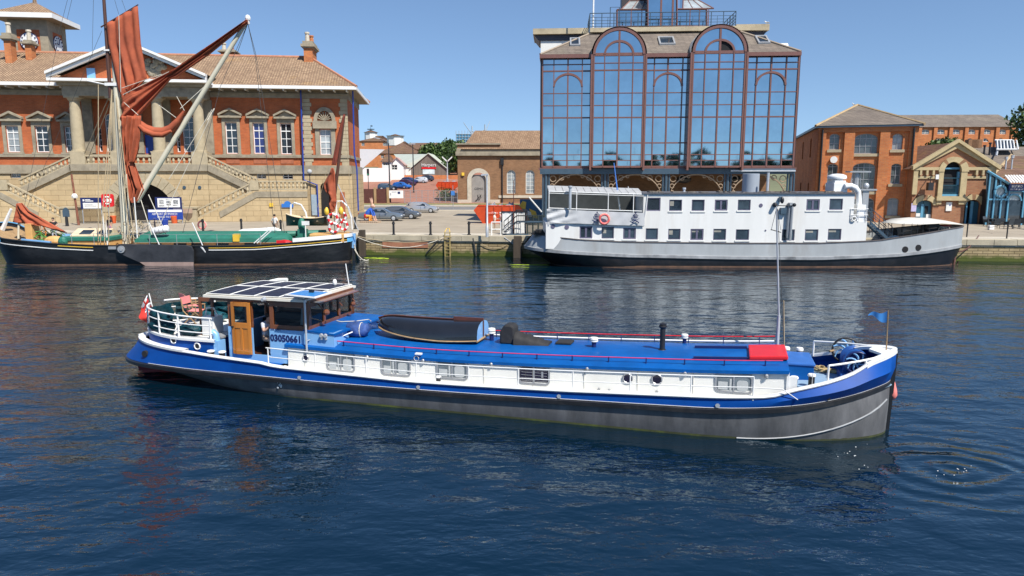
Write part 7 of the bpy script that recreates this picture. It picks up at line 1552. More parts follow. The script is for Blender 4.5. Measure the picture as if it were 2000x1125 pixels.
q.tube([(u,-1.8,zS(u)+.52) for u in[us[0]-.06+(us[-1]-us[0]+.06)*k/40 for k in range(41)]],.018,6); q.tube([(u,-1.8,zS(u)+.26) for u in[us[0]+(us[-1]-us[0])*k/40 for k in range(41)]]+[(us[-1]+.65,-1.8,zS(us[-1])+.27),(us[-1]+1.0,-1.72,zS(us[-1])+.02)],.012,5); gr=q.build('guard_rail',M['white'],t)
for u in us:MB().cyl((u,-1.8,zS(u)-.06),(u,-1.8,zS(u)+.52),.018,n=6).build('rail_post',M['white'],gr)
q=MB(); zbr=lambda u:1.86+.10*(u+1.6)
a=-1.6; q.tube([(u,-max(.1,hRl(u)-.06),zbr(u)) for u in[a+(1.5)*k/12 for k in range(13)]],.026,6); q.cyl((a,-hRl(a)+.06,zR(a)),(a,-hRl(a)+.06,zbr(a)),.026,n=6); q.cyl((-.72,-hRl(-.72)+.06,zR(-.72)),(-.72,-hRl(-.72)+.06,zbr(-.72)),.026,n=6)
q.tube([(u,max(.1,hRl(u)-.06),zbr(u)) for u in[a+(1.5)*k/12 for k in range(13)]],.026,6); q.cyl((a,hRl(a)-.06,zR(a)),(a,hRl(a)-.06,zbr(a)),.026,n=6); q.build('bow_rail',M['white'],t)
x0,x1,yy0,yy1=-2.4,-1.72,.1,1.35; q=MB(); q.box(x0,x1,yy0,yy1,1.05,1.46); lk=q.build('bow_locker',M['roofblue'],t,bevel=.02); q=MB(); q.box(x0-.03,x1+.03,yy0-.03,yy1+.03,1.461,1.53); q.build('lid',mat('locker_lid',(.03,.13,.42),.4),lk,bevel=.02)
wu,wv,wz=-.72,.45,1.62
def wheel(v,r,m1,m2,par):
    q=MB(); q.torus((wu,v,wz),r,.028,'y',26,7)
    o=q.build('windlass_wheel',m1,par,60); q=MB()
    for k in range(7):
        an=2*pi*k/7; pts=[(wu+r*f*cos(an+1.1*f),v,wz+r*f*sin(an+1.1*f)) for f in(.12,.35,.6,.8,.97)]; q.tube(pts,[.03,.028,.026,.026,.03],6)
    q.build('spokes',m2,o,60); return o
q=MB(); q.lathe([(.28,-.16),(.30,-.1),(.2,-.05),(.2,.25),(.3,.3),(.26,.36)],(wu,wv+.05,wz),20,'y'); q.box(wu-.35,wu+.3,wv-.25,wv+.6,1.1,1.3); q.box(wu-.28,wu+.22,wv-.1,wv-.04,1.1,wz); q.box(wu-.28,wu+.22,wv+.4,wv+.46,1.1,wz); wl_=q.build('anchor_windlass',mat('windlass_blue',(.02,.09,.32),.4),t,40)
wheel(wv-.3,.27,M['navy'],M['lblue'],wl_)
q=MB(); q.lathe([(.27,0),(.27,.03)],(wu,wv-.28,wz),22,'y'); q.build('wheel_disc',M['navy'],wl_)
wu-=.12; wz+=.1; wheel(wv+.62,.33,M['black'],M['lblue'],wl_)
q=MB(); q.cyl((wu-.3,wv+.6,wz-.02),(wu-.42,wv+.45,wz-.02),.03,n=6); q.build('crank_handle',M['timber'],wl_)
q=MB()
def bowtext(x,y,z):
    u=-.30+x*.92; zz=zB(u)+.16+z+.42*(x+.2); g=max(0,min(1,(zz-zB(u))/max(.01,zR(u)-zB(u)))); h=hD(u)+(hRl(u)-hD(u))*g; return(u,-(h+.012),zz)
text_mb(q,'Fryslan',.2,0,0,0,.002,fit=.34,fitz=.17,face=bowtext); q.build('name_lettering',M['lblue'],t)
q=MB(); rr=random.Random(8)
for k in range(4):q.ell((-1.2+.35*rr.random(),rr.uniform(.2,.6),1.09),(.07,.05,.02),8,4)
q.lathe([(.12,0),(.12,.03)],(-.95,-.35,1.1),14); build_each(q,'deck_fitting',M['grey'],t)
q=MB(); q.prism([(-22.9,-.3),(-21.9,-.3),(-20.6,-.3),(-20.6,.3),(-22.2,.32),(-22.85,.22)],-.05,.05); q.build('rudder',M['red'],t,bevel=.02)
q=MB(); loft(q,[(-20.4,0,lambda u:hWl(u)+.006,lambda u:-.05),(-20.36,.0,lambda u:hWl(u)+.008,lambda u:.05)],0,60); q.build('waterline_weed',mat('hull_weed',(.035,.04,.012),.8,.4,1.5,dirt=(.12,.15,.02),dirt_amt=.8),t)
# - things carried on the barge
c=F.w(-12.35,.25,0); ud=thing('upturned_dinghy','black upturned rowing dinghy lying on the blue barge roof','dinghy',(c.x,c.y,zrf(-12.35,.2)+.03),F.a+R(-1.0)); L=3.35; n=18
hb=lambda s:.66*(shape(s,-.62,.2,.9,1.0,1,2,2) if False else(min(1,.80+.6*s) if s<.35 else max(0,1-((s-.35)/.65)**3.4)**.55))
sh=lambda s:.53+.03*(2*s-1)**2
q=MB(); S_=[i/n for i in range(n+1)]
xx=lambda s:(.5-s)*L
for sg in(-1,1):q.grid([[(xx(s),sg*hb(s)*f,.02+.12*(2*s-.6)**2*(1-g)+sh(s)*g*(1 if s<.82 else 1-.22*((s-.82)/.18)**2)) for f,g in((1,0),(.985,.3),(.9,.62),(.68,.85),(.35,.96),(0,1))] for s in S_])
q.build('hull',mat('black_gelcoat',(.012,.013,.016),.16,.2,1.5,coat=.6),ud,60)
q=MB(); q.poly([(xx(0)+.005,sg*hb(0)*f,.02+.12*.36*(1-g)+sh(0)*g) for sg,f,g in[(1,1,0),(1,.985,.3),(1,.9,.62),(1,.68,.85),(1,.35,.96),(1,0,1),(-1,.35,.96),(-1,.68,.85),(-1,.9,.62),(-1,.985,.3),(-1,1,0)]]); q.build('transom',M['lblue'],ud)
q=MB()
for sg in(-1,1):q.tube([(xx(s),sg*(hb(s)+.015),.035+.12*(2*s-.6)**2) for s in S_],.028,6)
q.tube([(xx(0),-hb(0),.06),(xx(0)+.02,0,.07),(xx(0),hb(0),.06)],.03,6); q.build('gunwale',M['timber'],ud,60)
q=MB(); q.tube([(xx(s),0,.04+sh(s)*(1 if s<.82 else 1-.22*((s-.82)/.18)**2)+.12*0) for s in S_[2:]],.022,6); q.box(xx(0)-.9,xx(0)+.02,-.03,.03,sh(0)-.02,sh(0)+.09); q.box(xx(0)+.006,xx(0)+.03,-.03,.03,.12,sh(0)); q.build('keel',M['rwood'],ud)
c=F.w(-9.85,.12,0); th=thing('covered_box','upright black canvas covered box standing on the barge roof','cover',(c.x,c.y,zrf(-9.85,.12)-.01),F.a); q=MB(); q.prism([(-.24,0),(.22,0),(.2,.48),(.12,.56),(-.1,.56),(-.23,.36)],-.2,.28); q.build('canvas',M['coal'],th,bevel=.05)
c=F.w(-9.2,.15,0); th=thing('covered_bundle','low black canvas covered bundle beside the upright covered box','cover',(c.x,c.y,zrf(-9.2,.15)-.01),F.a); q=MB(); rows=[]
for i in range(11):
    x=-.45+i*.1; h=.34-.026*i+.03*sin(i*2.1); rows.append([(x,.32*cos(pi*k/8)*(1-.02*i),max(0,h*sin(pi*k/8)**.7*(1+.12*sin(3*k+i)))) for k in range(9)])
q.grid(rows); q.poly(rows[0]); q.poly(rows[-1]); q.build('canvas',M['coal'],th,50)
c=F.w(-14.42,-.35,0); th=thing('sail_bag','blue and white tied bag lying at the front of the barge wheelhouse','bag',(c.x,c.y,zrf(-14.42,-.3)+.0),F.a+R(8)); q=MB(); q.tube([(-.3,0,.17),(-.26,0,.2),(-.05,0,.22),(.12,0,.2),(.14,0,.2),(.3,0,.2),(.36,0,.16)],[.1,.2,.25,.22,.2,.2,.08],14); q.build('bag',mat('bag_blue',(.03,.075,.24),.8,.5,3,bump=.8,bscale=7,dirt=(.2,.25,.4),dirt_amt=.5),th,60); q=MB(); q.torus((.13,0,.2),.215,.014,'x',16,5); q.build('strap',M['wrope'],th)
rope_obj('boathook',[F.w(-14.75,-1.05,1.62),F.w(-14.2,-.2,1.86)],.02,M['white']); tag(bpy.data.objects['boathook'],'white boathook lying on the barge roof beside the blue bag','boathook')
q=MB(); pts=[F.w(-15.3,.0,1.93),F.w(-15.1,-.1,1.93),F.w(-14.7,.1,1.93),F.w(-14.4,.35,1.95),F.w(-14.25,.2,1.94)]; o=tag(MB().tube(pts,.014,6).build('shore_hose',M['wrope'],None,60),'pale hose lying across the blue top in front of the wheelhouse','hose')
c=F.w(-1.25,.95,1.1); th=thing('rope_coil','heap of thick tan mooring rope coiled on the barge bow deck','rope',(c.x,c.y,1.12),F.a+R(-12)); q=MB(); rr=random.Random(6); pts=[]
for k in range(150):an=k*.42; r=.10+.10*((k*13%40)/40); pts.append((-.17+r*1.3*cos(an)+(.36 if k>90 else 0),r*.95*sin(an)*(1 if k<90 else .75),.02+.10*(k%90)/90+rr.uniform(-.012,.012)))
q.tube(pts,.020,5); q.build('rope',mat('tan_rope',(.45,.33,.16),.9,.25,12),th,60)
def deckchair(u,v,rz,label):
    c=F.w(u,v,0); th=thing('deckchair',label,'deckchair',(c.x,c.y,zp(u)+.2),F.a+rz,'pink canvas chairs on the barge stern')
    fr_=MB()
    for x in(-.24,.24):
        fr_.tube([(x,-.22,0),(x,.22,.42)],.018,5); fr_.tube([(x,.22,0),(x,-.22,.42)],.018,5); fr_.tube([(x,.22,.4),(x,.28,.82)],.018,5); fr_.tube([(x,-.24,.58),(x,.26,.58)],.02,5); fr_.tube([(x,-.22,.42),(x,-.22,.58)],.016,5)
    fr_.build('frame',M['timber'],th); MB().grid([[(x,y,.42-.04*cos(x*6)) for x in(-.24,-.1,0,.1,.24)] for y in(-.22,0,.22)]).build('seat',M['pink'],th); MB().ext([(-.24,.265,.62),(.24,.265,.62),(.24,.30,.85),(-.24,.30,.85)],(0,.012,0)).build('backrest',M['pink'],th)
deckchair(-20.85,.35,R(150),'pink canvas director chair with its back against the stern railing'); deckchair(-20.3,-.2,R(95),'pink canvas director chair nearer the wheelhouse door')
su,sz=F.P(309,640,0); tu,tz=F.P(291,573,0)
th=thing('ensign','red ensign with union canton hanging from the barge stern staff','flag',F.w(su,0,0),F.a)
q=MB(); q.cyl((0,0,min(sz,1.2)),(tu-su,0,tz),.018,n=6); q.build('staff',M['white'],th)
def fl(s,d):
    return((tu-su)+.21*s+d*(-.34+.10*s)+.025*sin(d*8+2*s),-.08-.05*sin(6*d+5*s)-.12*d,tz-.03-.62*s-d*(.72-.42*s))
q=MB(); n=12; q.grid([[fl(i/n,j/n) for j in range(n+1)] for i in range(n+1)])
for k in range(len(q.m)):
    i,j=divmod(k,n); q.m[k]=0
    if i<6 and j<7:
        a,b=(i+.5)/6,(j+.5)/7; q.m[k]=1
        if abs(a-b)<.14 or abs(a-(1-b))<.14:q.m[k]=2
        if abs(a-.5)<.19 or abs(b-.5)<.17:q.m[k]=2
        if abs(a-.5)<.1 or abs(b-.5)<.1:q.m[k]=0
q.build('flag_cloth',[mat('ensign_red',(.68,.045,.03),.7,.1),M['navy'],M['white']],th,60)
bu,bz=F.P(1731,684,0); tu,tz=F.P(1735,606,0)
th=thing('pennant','small blue triangular pennant on a thin staff at the barge bow','flag',F.w(bu,0,0),F.a); q=MB(); q.cyl((0,0,bz),(tu-bu,0,tz),.016,.012,6); q.build('staff',M['timber'],th)
q=MB(); w0=F.P(1697,617,0)[0]-bu; q.grid([[(x0:=(tu-bu)-.02+(w0-tu+bu)*j/8,.03*sin(j*1.3),(tz-.02-.04*sin(j*.8))-j/8*.1-(.26*(1-j/8)+.03)*i/4) for j in range(9)] for i in range(5)]); q.build('flag_cloth',mat('pennant_blue',(.03,.18,.48),.7,.1),th,60)
u,z=F.P(1738,762,.1); o=tag(MB().lathe([(.02,.24),(.035,.2),(.085,.02),(.1,-.1),(.06,-.2),(.02,-.22)],F.w(.13,.05,z),12).build('buoy',M['fluor'],None,50),'faded pink buoy hanging at the stem of the blue barge','buoy')
tag(rope_obj('buoy_line',[F.w(.13,.05,z+.22),F.w(.1,.05,1.7)],.01,M['wrope']),'short line holding the pink buoy at the barge stem','rope')
# ==== quay furniture, signs, cars, people
def bollard_thing(px,py,label,h=1.12,group='black iron bollards along the quay edge'):
    g=G(px,py,GZ+.02); th=thing('quay_bollard',label,'bollard',(g.x,g.y,g.z),0,group); MB().lathe([(.16,0),(.15,.06),(.095,.1),(.085,h*.78),(.13,h*.8),(.13,h*.86),(.09,h*.9),(.12,h*.95),(.05,h)],(0,0,0),12).build('post',M['black'],th,40); return th
for px,py,lab in((397,453,'black bollard wearing a pink lifebuoy behind the sailing barge'),(472,452,'black bollard behind the green hatch, below the lower stairs'),(549,455,'black bollard behind the white covered bundle on the barge'),(694,447,'black bollard beside the bow of the sailing barge'),(769,459,'black bollard in front of the second grey car'),(841,459,'black bollard in front of the empty car park, next to the quay ladder'),(916,459,'black bollard between the quay ladder and the grey lamp post')):bollard_thing(px,py,lab)
g=G(397,453,GZ); lifebuoy((g.x,g.y-.16,GZ+.62),.33,.075,'faded pink lifebuoy hung on a quay bollard behind the green hatch',0,cols=[M['fluor'],M['pink']])
for px,py,lab in((1888,463,'thin black quay post beside the bow of the white ship'),(1966,466,'thin black quay post carrying a chain by the terrace tables')):
    g=G(px,py,GZ+.02); th=thing('chain_post',lab,'post',(g.x,g.y,g.z),0,'thin posts on the right quay'); MB().tube([(0,0,0),(0,0,1.05)],.05,8).build('post',M['black'],th); MB().torus((0,0,1.02),.07,.015,'y',10,4).build('ring',M['black'],th)
a,b=G(1966,466,GZ+.02),G(2060,470,GZ); tag(rope_obj('chain',[(a.x,a.y,GZ+1.0),(b.x,b.y,GZ+1.0)],.022,M['black'],None,.25),'sagging chain hanging from the right hand quay post','chain')
a,b=G(1958,457,GZ+.02),G(1925,452,GZ); tag(rope_obj('chain',[(a.x,a.y,GZ+.95),(b.x,b.y,GZ+.4)],.02,M['black'],None,.15),'chain reaching back from the right hand quay post to the tables','chain')
for px,pt,pb,w,lab in((708,449,498,.45,'dark timber pile standing by the bow of the sailing barge'),(1011,461,512,.62,'dark timber pile standing by the stern of the white ship')):
    g=Wy(px,480,QY(Wy(px,480,56).x)-.5); x=g.x; y=g.y; z1=Wy(px,pt,y).z; q=MB(); q.box(x-w/2,x+w/2,y-.22,y+.3,-2,z1); q.box(x-w/2-.05,x-w/2+.1,y-.26,y-.2,-2,z1-.2); tag(q.build('mooring_pile',M['dtimber'],None,bevel=.03),lab,'pile')
g=Wy(874.5,480,QY(-5)); th=thing('quay_ladder','worn yellow iron ladder fixed to the quay wall','ladder',(g.x,QY(g.x),0),QA); q=MB()
for x in(-.21,.21):q.box(x-.035,x+.035,-.16,-.08,-.4,GZ+.35)
for k in range(9):q.box(-.2,.2,-.14,-.1,-.3+k*.27,-.25+k*.27)
q.build('rails',mat('worn_yellow',(.36,.27,.10),.8,.35,3,dirt=(.1,.07,.04),dirt_amt=.7),th); q=MB(); q.tube([(-.21,-.12,GZ+.33),(-.1,.2,GZ+.6),(.1,.2,GZ+.6),(.21,-.12,GZ+.33)],.03,5); q.build('grab_hoop',M['yellow'],th)
def mooring(pts,r,m,label,sag=.25):
    tag(rope_obj('mooring_rope',pts,r,M[m],None,sag),label,'rope')
def qp(px,py,dy=0):x=Wy(px,py,57).x; y=QY(x)-.05+dy; p=Wy(px,py,y); return(p.x,y,p.z)
bow=SB.w(SB.X(690,2.7,463),2.7,zR(0)*0+1.95)
mooring([tuple(bow),qp(882,462)],.03,'rope','long slack mooring rope from the sailing barge bow towards the ladder',.5)
mooring([tuple(bow),qp(868,463)],.025,'wrope','paler mooring rope hanging lower along the red wall panel',.9)
mooring([qp(858,466),qp(832,495)],.045,'drope','dark chain slanting down the quay wall next to the quay ladder',0)
mooring([qp(924,465),qp(930,500)],.06,'drope','dark chain hanging down the quay wall right of the ladder',0)
mooring([qp(928,466),qp(990,478)],.025,'rope','thin rope sagging along the wall towards the right pile',.5)
mooring([qp(985,464),qp(1008,480)],.06,'grey','grey strut leaning on the quay wall beside the right pile',0)
mooring([tuple(WS.w(WS.X(1872,2.75,490),2.75,WS.Z(1872,492,2.75))),qp(1912,460,1.0)],.05,'rwood','rusty brown mooring chain from the white ship bow to the quay',.3)
for k in range(3):mooring([(bow.x+.1,bow.y-.2,1.3-.2*k),(bow.x+.5+.3*k,bow.y+.2,.05)],.03,'wrope',['rope loop nearest the stem hanging to the water at the barge bow','middle rope loop hanging to the water at the barge bow','rope loop nearest the pile hanging to the water at the barge bow'][k],.35)
def lamp(name,label,px,py_base,py_top,z0,r,m,arm=0,heads=(),Y=None):
    g=G(px,py_base,z0) if Y is None else Wy(px,py_base,Y); g.z=z0 if Y is None else g.z; zt=Wy(px,py_top,g.y).z; th=thing(name,label,'lamp post',(g.x,g.y,g.z)); h=zt-g.z
    q=MB(); q.tube([(0,0,0),(0,0,h*.18),(0,0,h*.19),(0,0,h)],[r*1.5,r*1.4,r,r*.7],8); q.build('column',m,th,40); return th,h
th,h=lamp('street_lamp','tall dark street lamp rising behind the timber fence',762,400,280,GZ,.13,M['black']); q=MB(); q.tube([(0,0,h-.05),(-.5,0,h+.35),(-1.6,0,h+.75)],.06,6); q.build('arm',M['black'],th); q=MB(); q.ext([(-2.6,-.2,h+.95),(-1.5,-.2,h+.7),(-1.5,.2,h+.7),(-2.6,.2,h+.95)],(0,0,.18)); q.build('lamp_head',M['lgrey'],th)
th,h=lamp('street_lamp','tall dark street lamp rising behind the silver hatchback',808.5,394,282,GZ,.13,M['black']); q=MB(); q.ext([(-.8,-.2,h),(.5,-.2,h),(.5,.2,h),(-.8,.2,h)],(0,0,.2)); q.build('lamp_head',M['lgrey'],th)
th,h=lamp('twin_lamp','grey lamp post with two white heads beside the large tree',874,356,316,5.2,.16,M['lgrey'],Y=160); q=MB()
for s_ in(-1,1):q.ext([(s_*.1,-.25,h),(s_*1.1,-.25,h+.9),(s_*1.1,.25,h+.9),(s_*.1,.25,h)],(0,0,.3))
q.build('lamp_head',M['white'],th)
th,h=lamp('quay_lamp','slim light grey lamp post in front of the orange skip',951.5,463,342,GZ,.085,M['lgrey']); q=MB(); q.ext([(-.45,-.09,h-.05),(.1,-.09,h-.02),(.1,.09,h-.02),(-.45,.09,h-.05)],(0,0,.12)); q.build('lamp_head',M['lgrey'],th)
th,h=lamp('globe_lamp','dark lamp post with a glass globe beside the customs house',608.5,428,341,GZ,.07,M['black']); q=MB(); q.lathe([(.09,h-.12),(.16,h),(.09,h+.06)],(0,0,0),10); q.build('collar',M['black'],th); q=MB(); q.ell((0,0,h+.33),(.29,.29,.29),16,10); q.build('globe',mat('globe_glass',(.42,.44,.46),.08,.1,2),th,60)
th,h=lamp('tall_pole','thin pale pole in front of the orange brick warehouse',1715,432,268,GZ,.075,mat('pole_buff',(.42,.38,.28),.6)); q=MB(); q.box(-.1,.35,-.1,.1,h*.62,h*.66); q.ell((.35,-.1,h*.68),(.14,.14,.12),8,6); q.build('camera_bracket',M['grey'],th)
th,h=lamp('thin_pole','thin dark pole beside the white screen on the quay',1003,458,352,GZ,.04,M['rwood'])
th,h=lamp('light_pole','thin dark pole with white lamp beside the warehouse downpipe',1738,428,342,GZ,.05,M['black']); MB().ell((-.05,0,h),(.2,.2,.2),8,6).build('lamp_head',M['white'],th); MB().ell((0,0,h*.6),(.15,.15,.5),8,6).build('banner_roll',M['dwhite'],th)
def sign_post(px,pb,pt,label,disc,Y=None,plate=None):
    g=G(px,pb,GZ); th=thing('road_sign',label,'road sign',(g.x,g.y,GZ)); zt=Wy(px,pt,g.y).z-GZ; MB().cyl((0,0,0),(0,0,zt),.05,n=6).build('post',M['grey'],th)
    if disc:MB().lathe([(disc,-.1),(disc,-.06)],(0,0,zt-disc),18,'y').build('disc',M['bluetrim'],th);
    if plate:MB().box(-plate,plate,-.1,-.07,zt-1.5,zt-.85).build('plate',mat('sign_blue',(.05,.2,.55),.4),th)
    return th
t_=sign_post(885,409,362,'blue roadside sign plate on a grey post left of the pump house',0,plate=.28); t_=sign_post(964.5,399,358,'round blue traffic sign beside the arched doorway',.42,plate=None)
g=G(720,352,1.65) if False else Wy(719,345,150); th=thing('traffic_light','small traffic light on a pole beside the white shed','traffic light',(g.x,150,yz(150))); MB().cyl((0,0,0),(0,0,4.2),.07).build('post',M['black'],th); MB().box(-.22,.22,-.2,.1,3.2,4.6).build('signal_head',M['black'],th); MB().lathe([(.12,-.02),(.12,.01)],(0,-.2,3.45),10,'y').build('lens',mat('green_lens',(.05,.5,.25),.4),th)
CF=Fr(250,74,4)
def board(px0,py0,px1,py1,name,label,parts,posts=True,m='navy'):
    x0,x1,z0,z1=CF.rect(px0,py0,px1,py1); th=thing(name,label,'sign',CF.w(x0,0,0),CF.a); w=x1-x0; MB().box(0,w,0,.05,z0,z1).build('board',M[m],th)
    if posts:
        for x in(.1,w-.1):MB().cyl((x,.1,GZ),(x,.1,z1),.05).build('post',M['grey'],th)
    for(a,b,c,d,mm,nm) in parts:MB().box(w*a,w*b,-.012,-.001,z0+(z1-z0)*c,z0+(z1-z0)*d).build(nm,M[mm],th)
    return th,w,z0,z1
th,w,z0,z1=board(157,386,198,408,'information_board','blue and white information board beside the red lifebuoy case',[(.12,.98,.04,.54,'white','panel'),(.12,.2,.68,.85,'white','emblem'),(.24,.62,.66,.74,'white','small_print'),(.24,.48,.78,.85,'white','small_print'),(.18,.6,.34,.39,'grey','small_print'),(.18,.74,.22,.27,'grey','small_print')])
x0,x1,z0,z1=CF.rect(198,379,221,404,-1.5); th=thing('lifebuoy_case','square red lifebuoy case with white ring mark on a post','lifebuoy case',CF.w((x0+x1)/2,-1.5,0),CF.a); w=(x1-x0)/2; zc_=(z0+z1)/2
MB().prism(rrect(-w,w,z0,z1,.2),0,.22).build('case',M['red'],th); q=MB()
for k in range(4):q.tube([(.36*cos(R(a_)),-.02,zc_+.36*sin(R(a_))) for a_ in range(90*k+58,90*k+123,10)],.075,6)
q.ell((0,-.01,zc_),(.16,.03,.2),10,6); q.build('ring_mark',M['white'],th); MB().cyl((0,.12,GZ),(0,.12,z0),.06).build('post',M['grey'],th)
th,w,z0,z1=board(303,385,355,408,'notice_frame','navy framed white notice board above the blue port banner',[(.09,.93,.14,.9,'white','panel'),(.14,.34,.22,.3,'black','small_print'),(.4,.6,.74,.84,'black','small_print'),(.42,.6,.3,.4,'black','small_print'),(.66,.84,.26,.33,'black','small_print'),(.16,.33,.4,.78,'lgrey','photo'),(.42,.6,.46,.68,'lgrey','photo'),(.68,.86,.4,.76,'lgrey','photo')])
th,w,z0,z1=board(289,409,357,429,'port_banner','blue port banner with white lettering hung low before the stone arch',[(.02,.98,.74,.97,'white','strip')],m='bluetrim')
q=MB(); text_mb(q,'ABP PORT OF IPSWICH',.3,w*.48,-.012,z0+(z1-z0)*.46,.004,fit=w*.72,fitz=(z1-z0)*.2); text_mb(q,'PROUD TO BE',.3,w*.48,-.012,z0+(z1-z0)*.18,.004,fit=w*.42,fitz=(z1-z0)*.18); q.build('lettering',M['white'],th)
x0,x1,z0,z1=CF.rect(151,404,200,432,.6); th=thing('railings','black iron railings in front of the left stair wall','railing',CF.w(x0,.6,0),CF.a); q=MB(); w=x1-x0
for k in range(26):q.cyl((w*k/25,0,GZ),(w*k/25,0,z1),.022,n=4)
for z in(GZ+.15,z1-.2):q.cyl((0,0,z),(w,0,z),.03,n=4)
q.build('bars',M['black'],th)
x0,x1,z0,z1=CF.rect(228,400,290,432,1.0); th=thing('railings','dark iron gates standing across the stone arch','railing',CF.w(x0,1.0,0),CF.a); q=MB(); w=x1-x0
for k in range(26):q.cyl((w*k/25,0,GZ),(w*k/25,0,z1),.022,n=4)
for z in(GZ+.15,z1-.2):q.cyl((0,0,z),(w,0,z),.03,n=4)
q.build('bars',M['black'],th)
u,v=CF.P(131,438,-4); th=thing('history_post','short dark post with arched plaque beside the stair foot','post',CF.w(u,-4,0),CF.a); MB().cyl((0,0,GZ),(0,0,GZ+.95),.16,.13,8).build('post',M['black'],th); MB().prism([(-.3,GZ+.9),(.3,GZ+.9),(.3,GZ+1.5),(.15,GZ+1.75),(0,GZ+1.82),(-.15,GZ+1.75),(-.3,GZ+1.5)],-.06,.05).build('plaque',M['steel'],th)
u,v=CF.P(370,418,1.2); th=thing('wall_shield','brown shield shaped plaque on the right stair pedestal','plaque',CF.w(u,.7,0),CF.a); MB().prism([(-.5,v+.1),(.5,v+.1),(.42,v-.3),(0,v-.75),(-.42,v-.3)],0,.06).build('shield',mat('brown_shield',(.16,.11,.07),.7),th); MB().box(-.5,.5,0,.06,v+.12,v+.6).build('scroll',mat('pinkish_plaque',(.4,.28,.2),.8),th)
u=CF.X(153,-2.5,430); th=thing('rusty_pole','tall rusty brown pole in front of the left stairs','pole',CF.w(u,-2.5,0),CF.a); MB().cyl((0,0,GZ),(-.25,0,CF.Z(151,340,-2.5)),.12,.09,8).build('pole',mat('rusty_pole',(.20,.075,.045),.8,.4,3),th); MB().lathe([(.25,-.2),(.3,0),(.15,.25)],(-.15,0,CF.Z(153,383,-2.5)),8).build('collar',M['dwhite'],th)
def planter(px,py,label,m,w=.35):
    g=G(px,py,GZ); tag(MB().lathe([(w*.8,0),(w,.75),(w*.9,.78)],(g.x,g.y,GZ),12).build('street_bin',M[m],None,40),label,'bin')
planter(221,436,'orange bin at the left side of the stone arch','orange'); planter(341,436,'orange bin below the blue port banner','orange'); planter(322,445,'blue bin on the quay behind the white canister','bluetrim')
def bicycle(px,py,rz,label,col):
    g=G(px,py,GZ); th=thing('bicycle',label,'bicycle',(g.x,g.y,GZ),rz,'bicycles parked before the stone arch')
    for x in(-.52,.52):
        q=MB(); q.torus((x,0,.34),.33,.022,'y',22,5); o=q.build('wheel',M['rubber'],th); q=MB()
        for k in range(8):a_=pi*k/8; q.cyl((x-.31*cos(a_),0,.34-.31*sin(a_)),(x+.31*cos(a_),0,.34+.31*sin(a_)),.004,n=3)
        q.build('spokes',M['lgrey'],o)
    q=MB()
    for a_,b_ in(((-.52,0,.34),(-.05,0,.3)),((-.05,0,.3),(-.15,0,.85)),((-.52,0,.34),(-.14,0,.78)),((-.14,0,.78),(.38,0,.82)),((-.05,0,.3),(.4,0,.74)),((.52,0,.34),(.36,0,.95))):q.cyl(a_,b_,.02,n=6)
    q.build('frame',col,th); q=MB(); q.tube([(.33,-.26,.98),(.36,-.1,1.0),(.36,.1,1.0),(.33,.26,.98)],.015,5); q.build('handlebar',M['black'],th); q=MB(); q.ell((-.17,0,.88),(.13,.07,.04),10,6); q.build('saddle',M['black'],th)
bicycle(284,453,R(10),'dark bicycle nearer the barge mast on the quay',M['steel']); bicycle(303,447,R(-60),'second dark bicycle further back beside the blue bin',M['navy'])
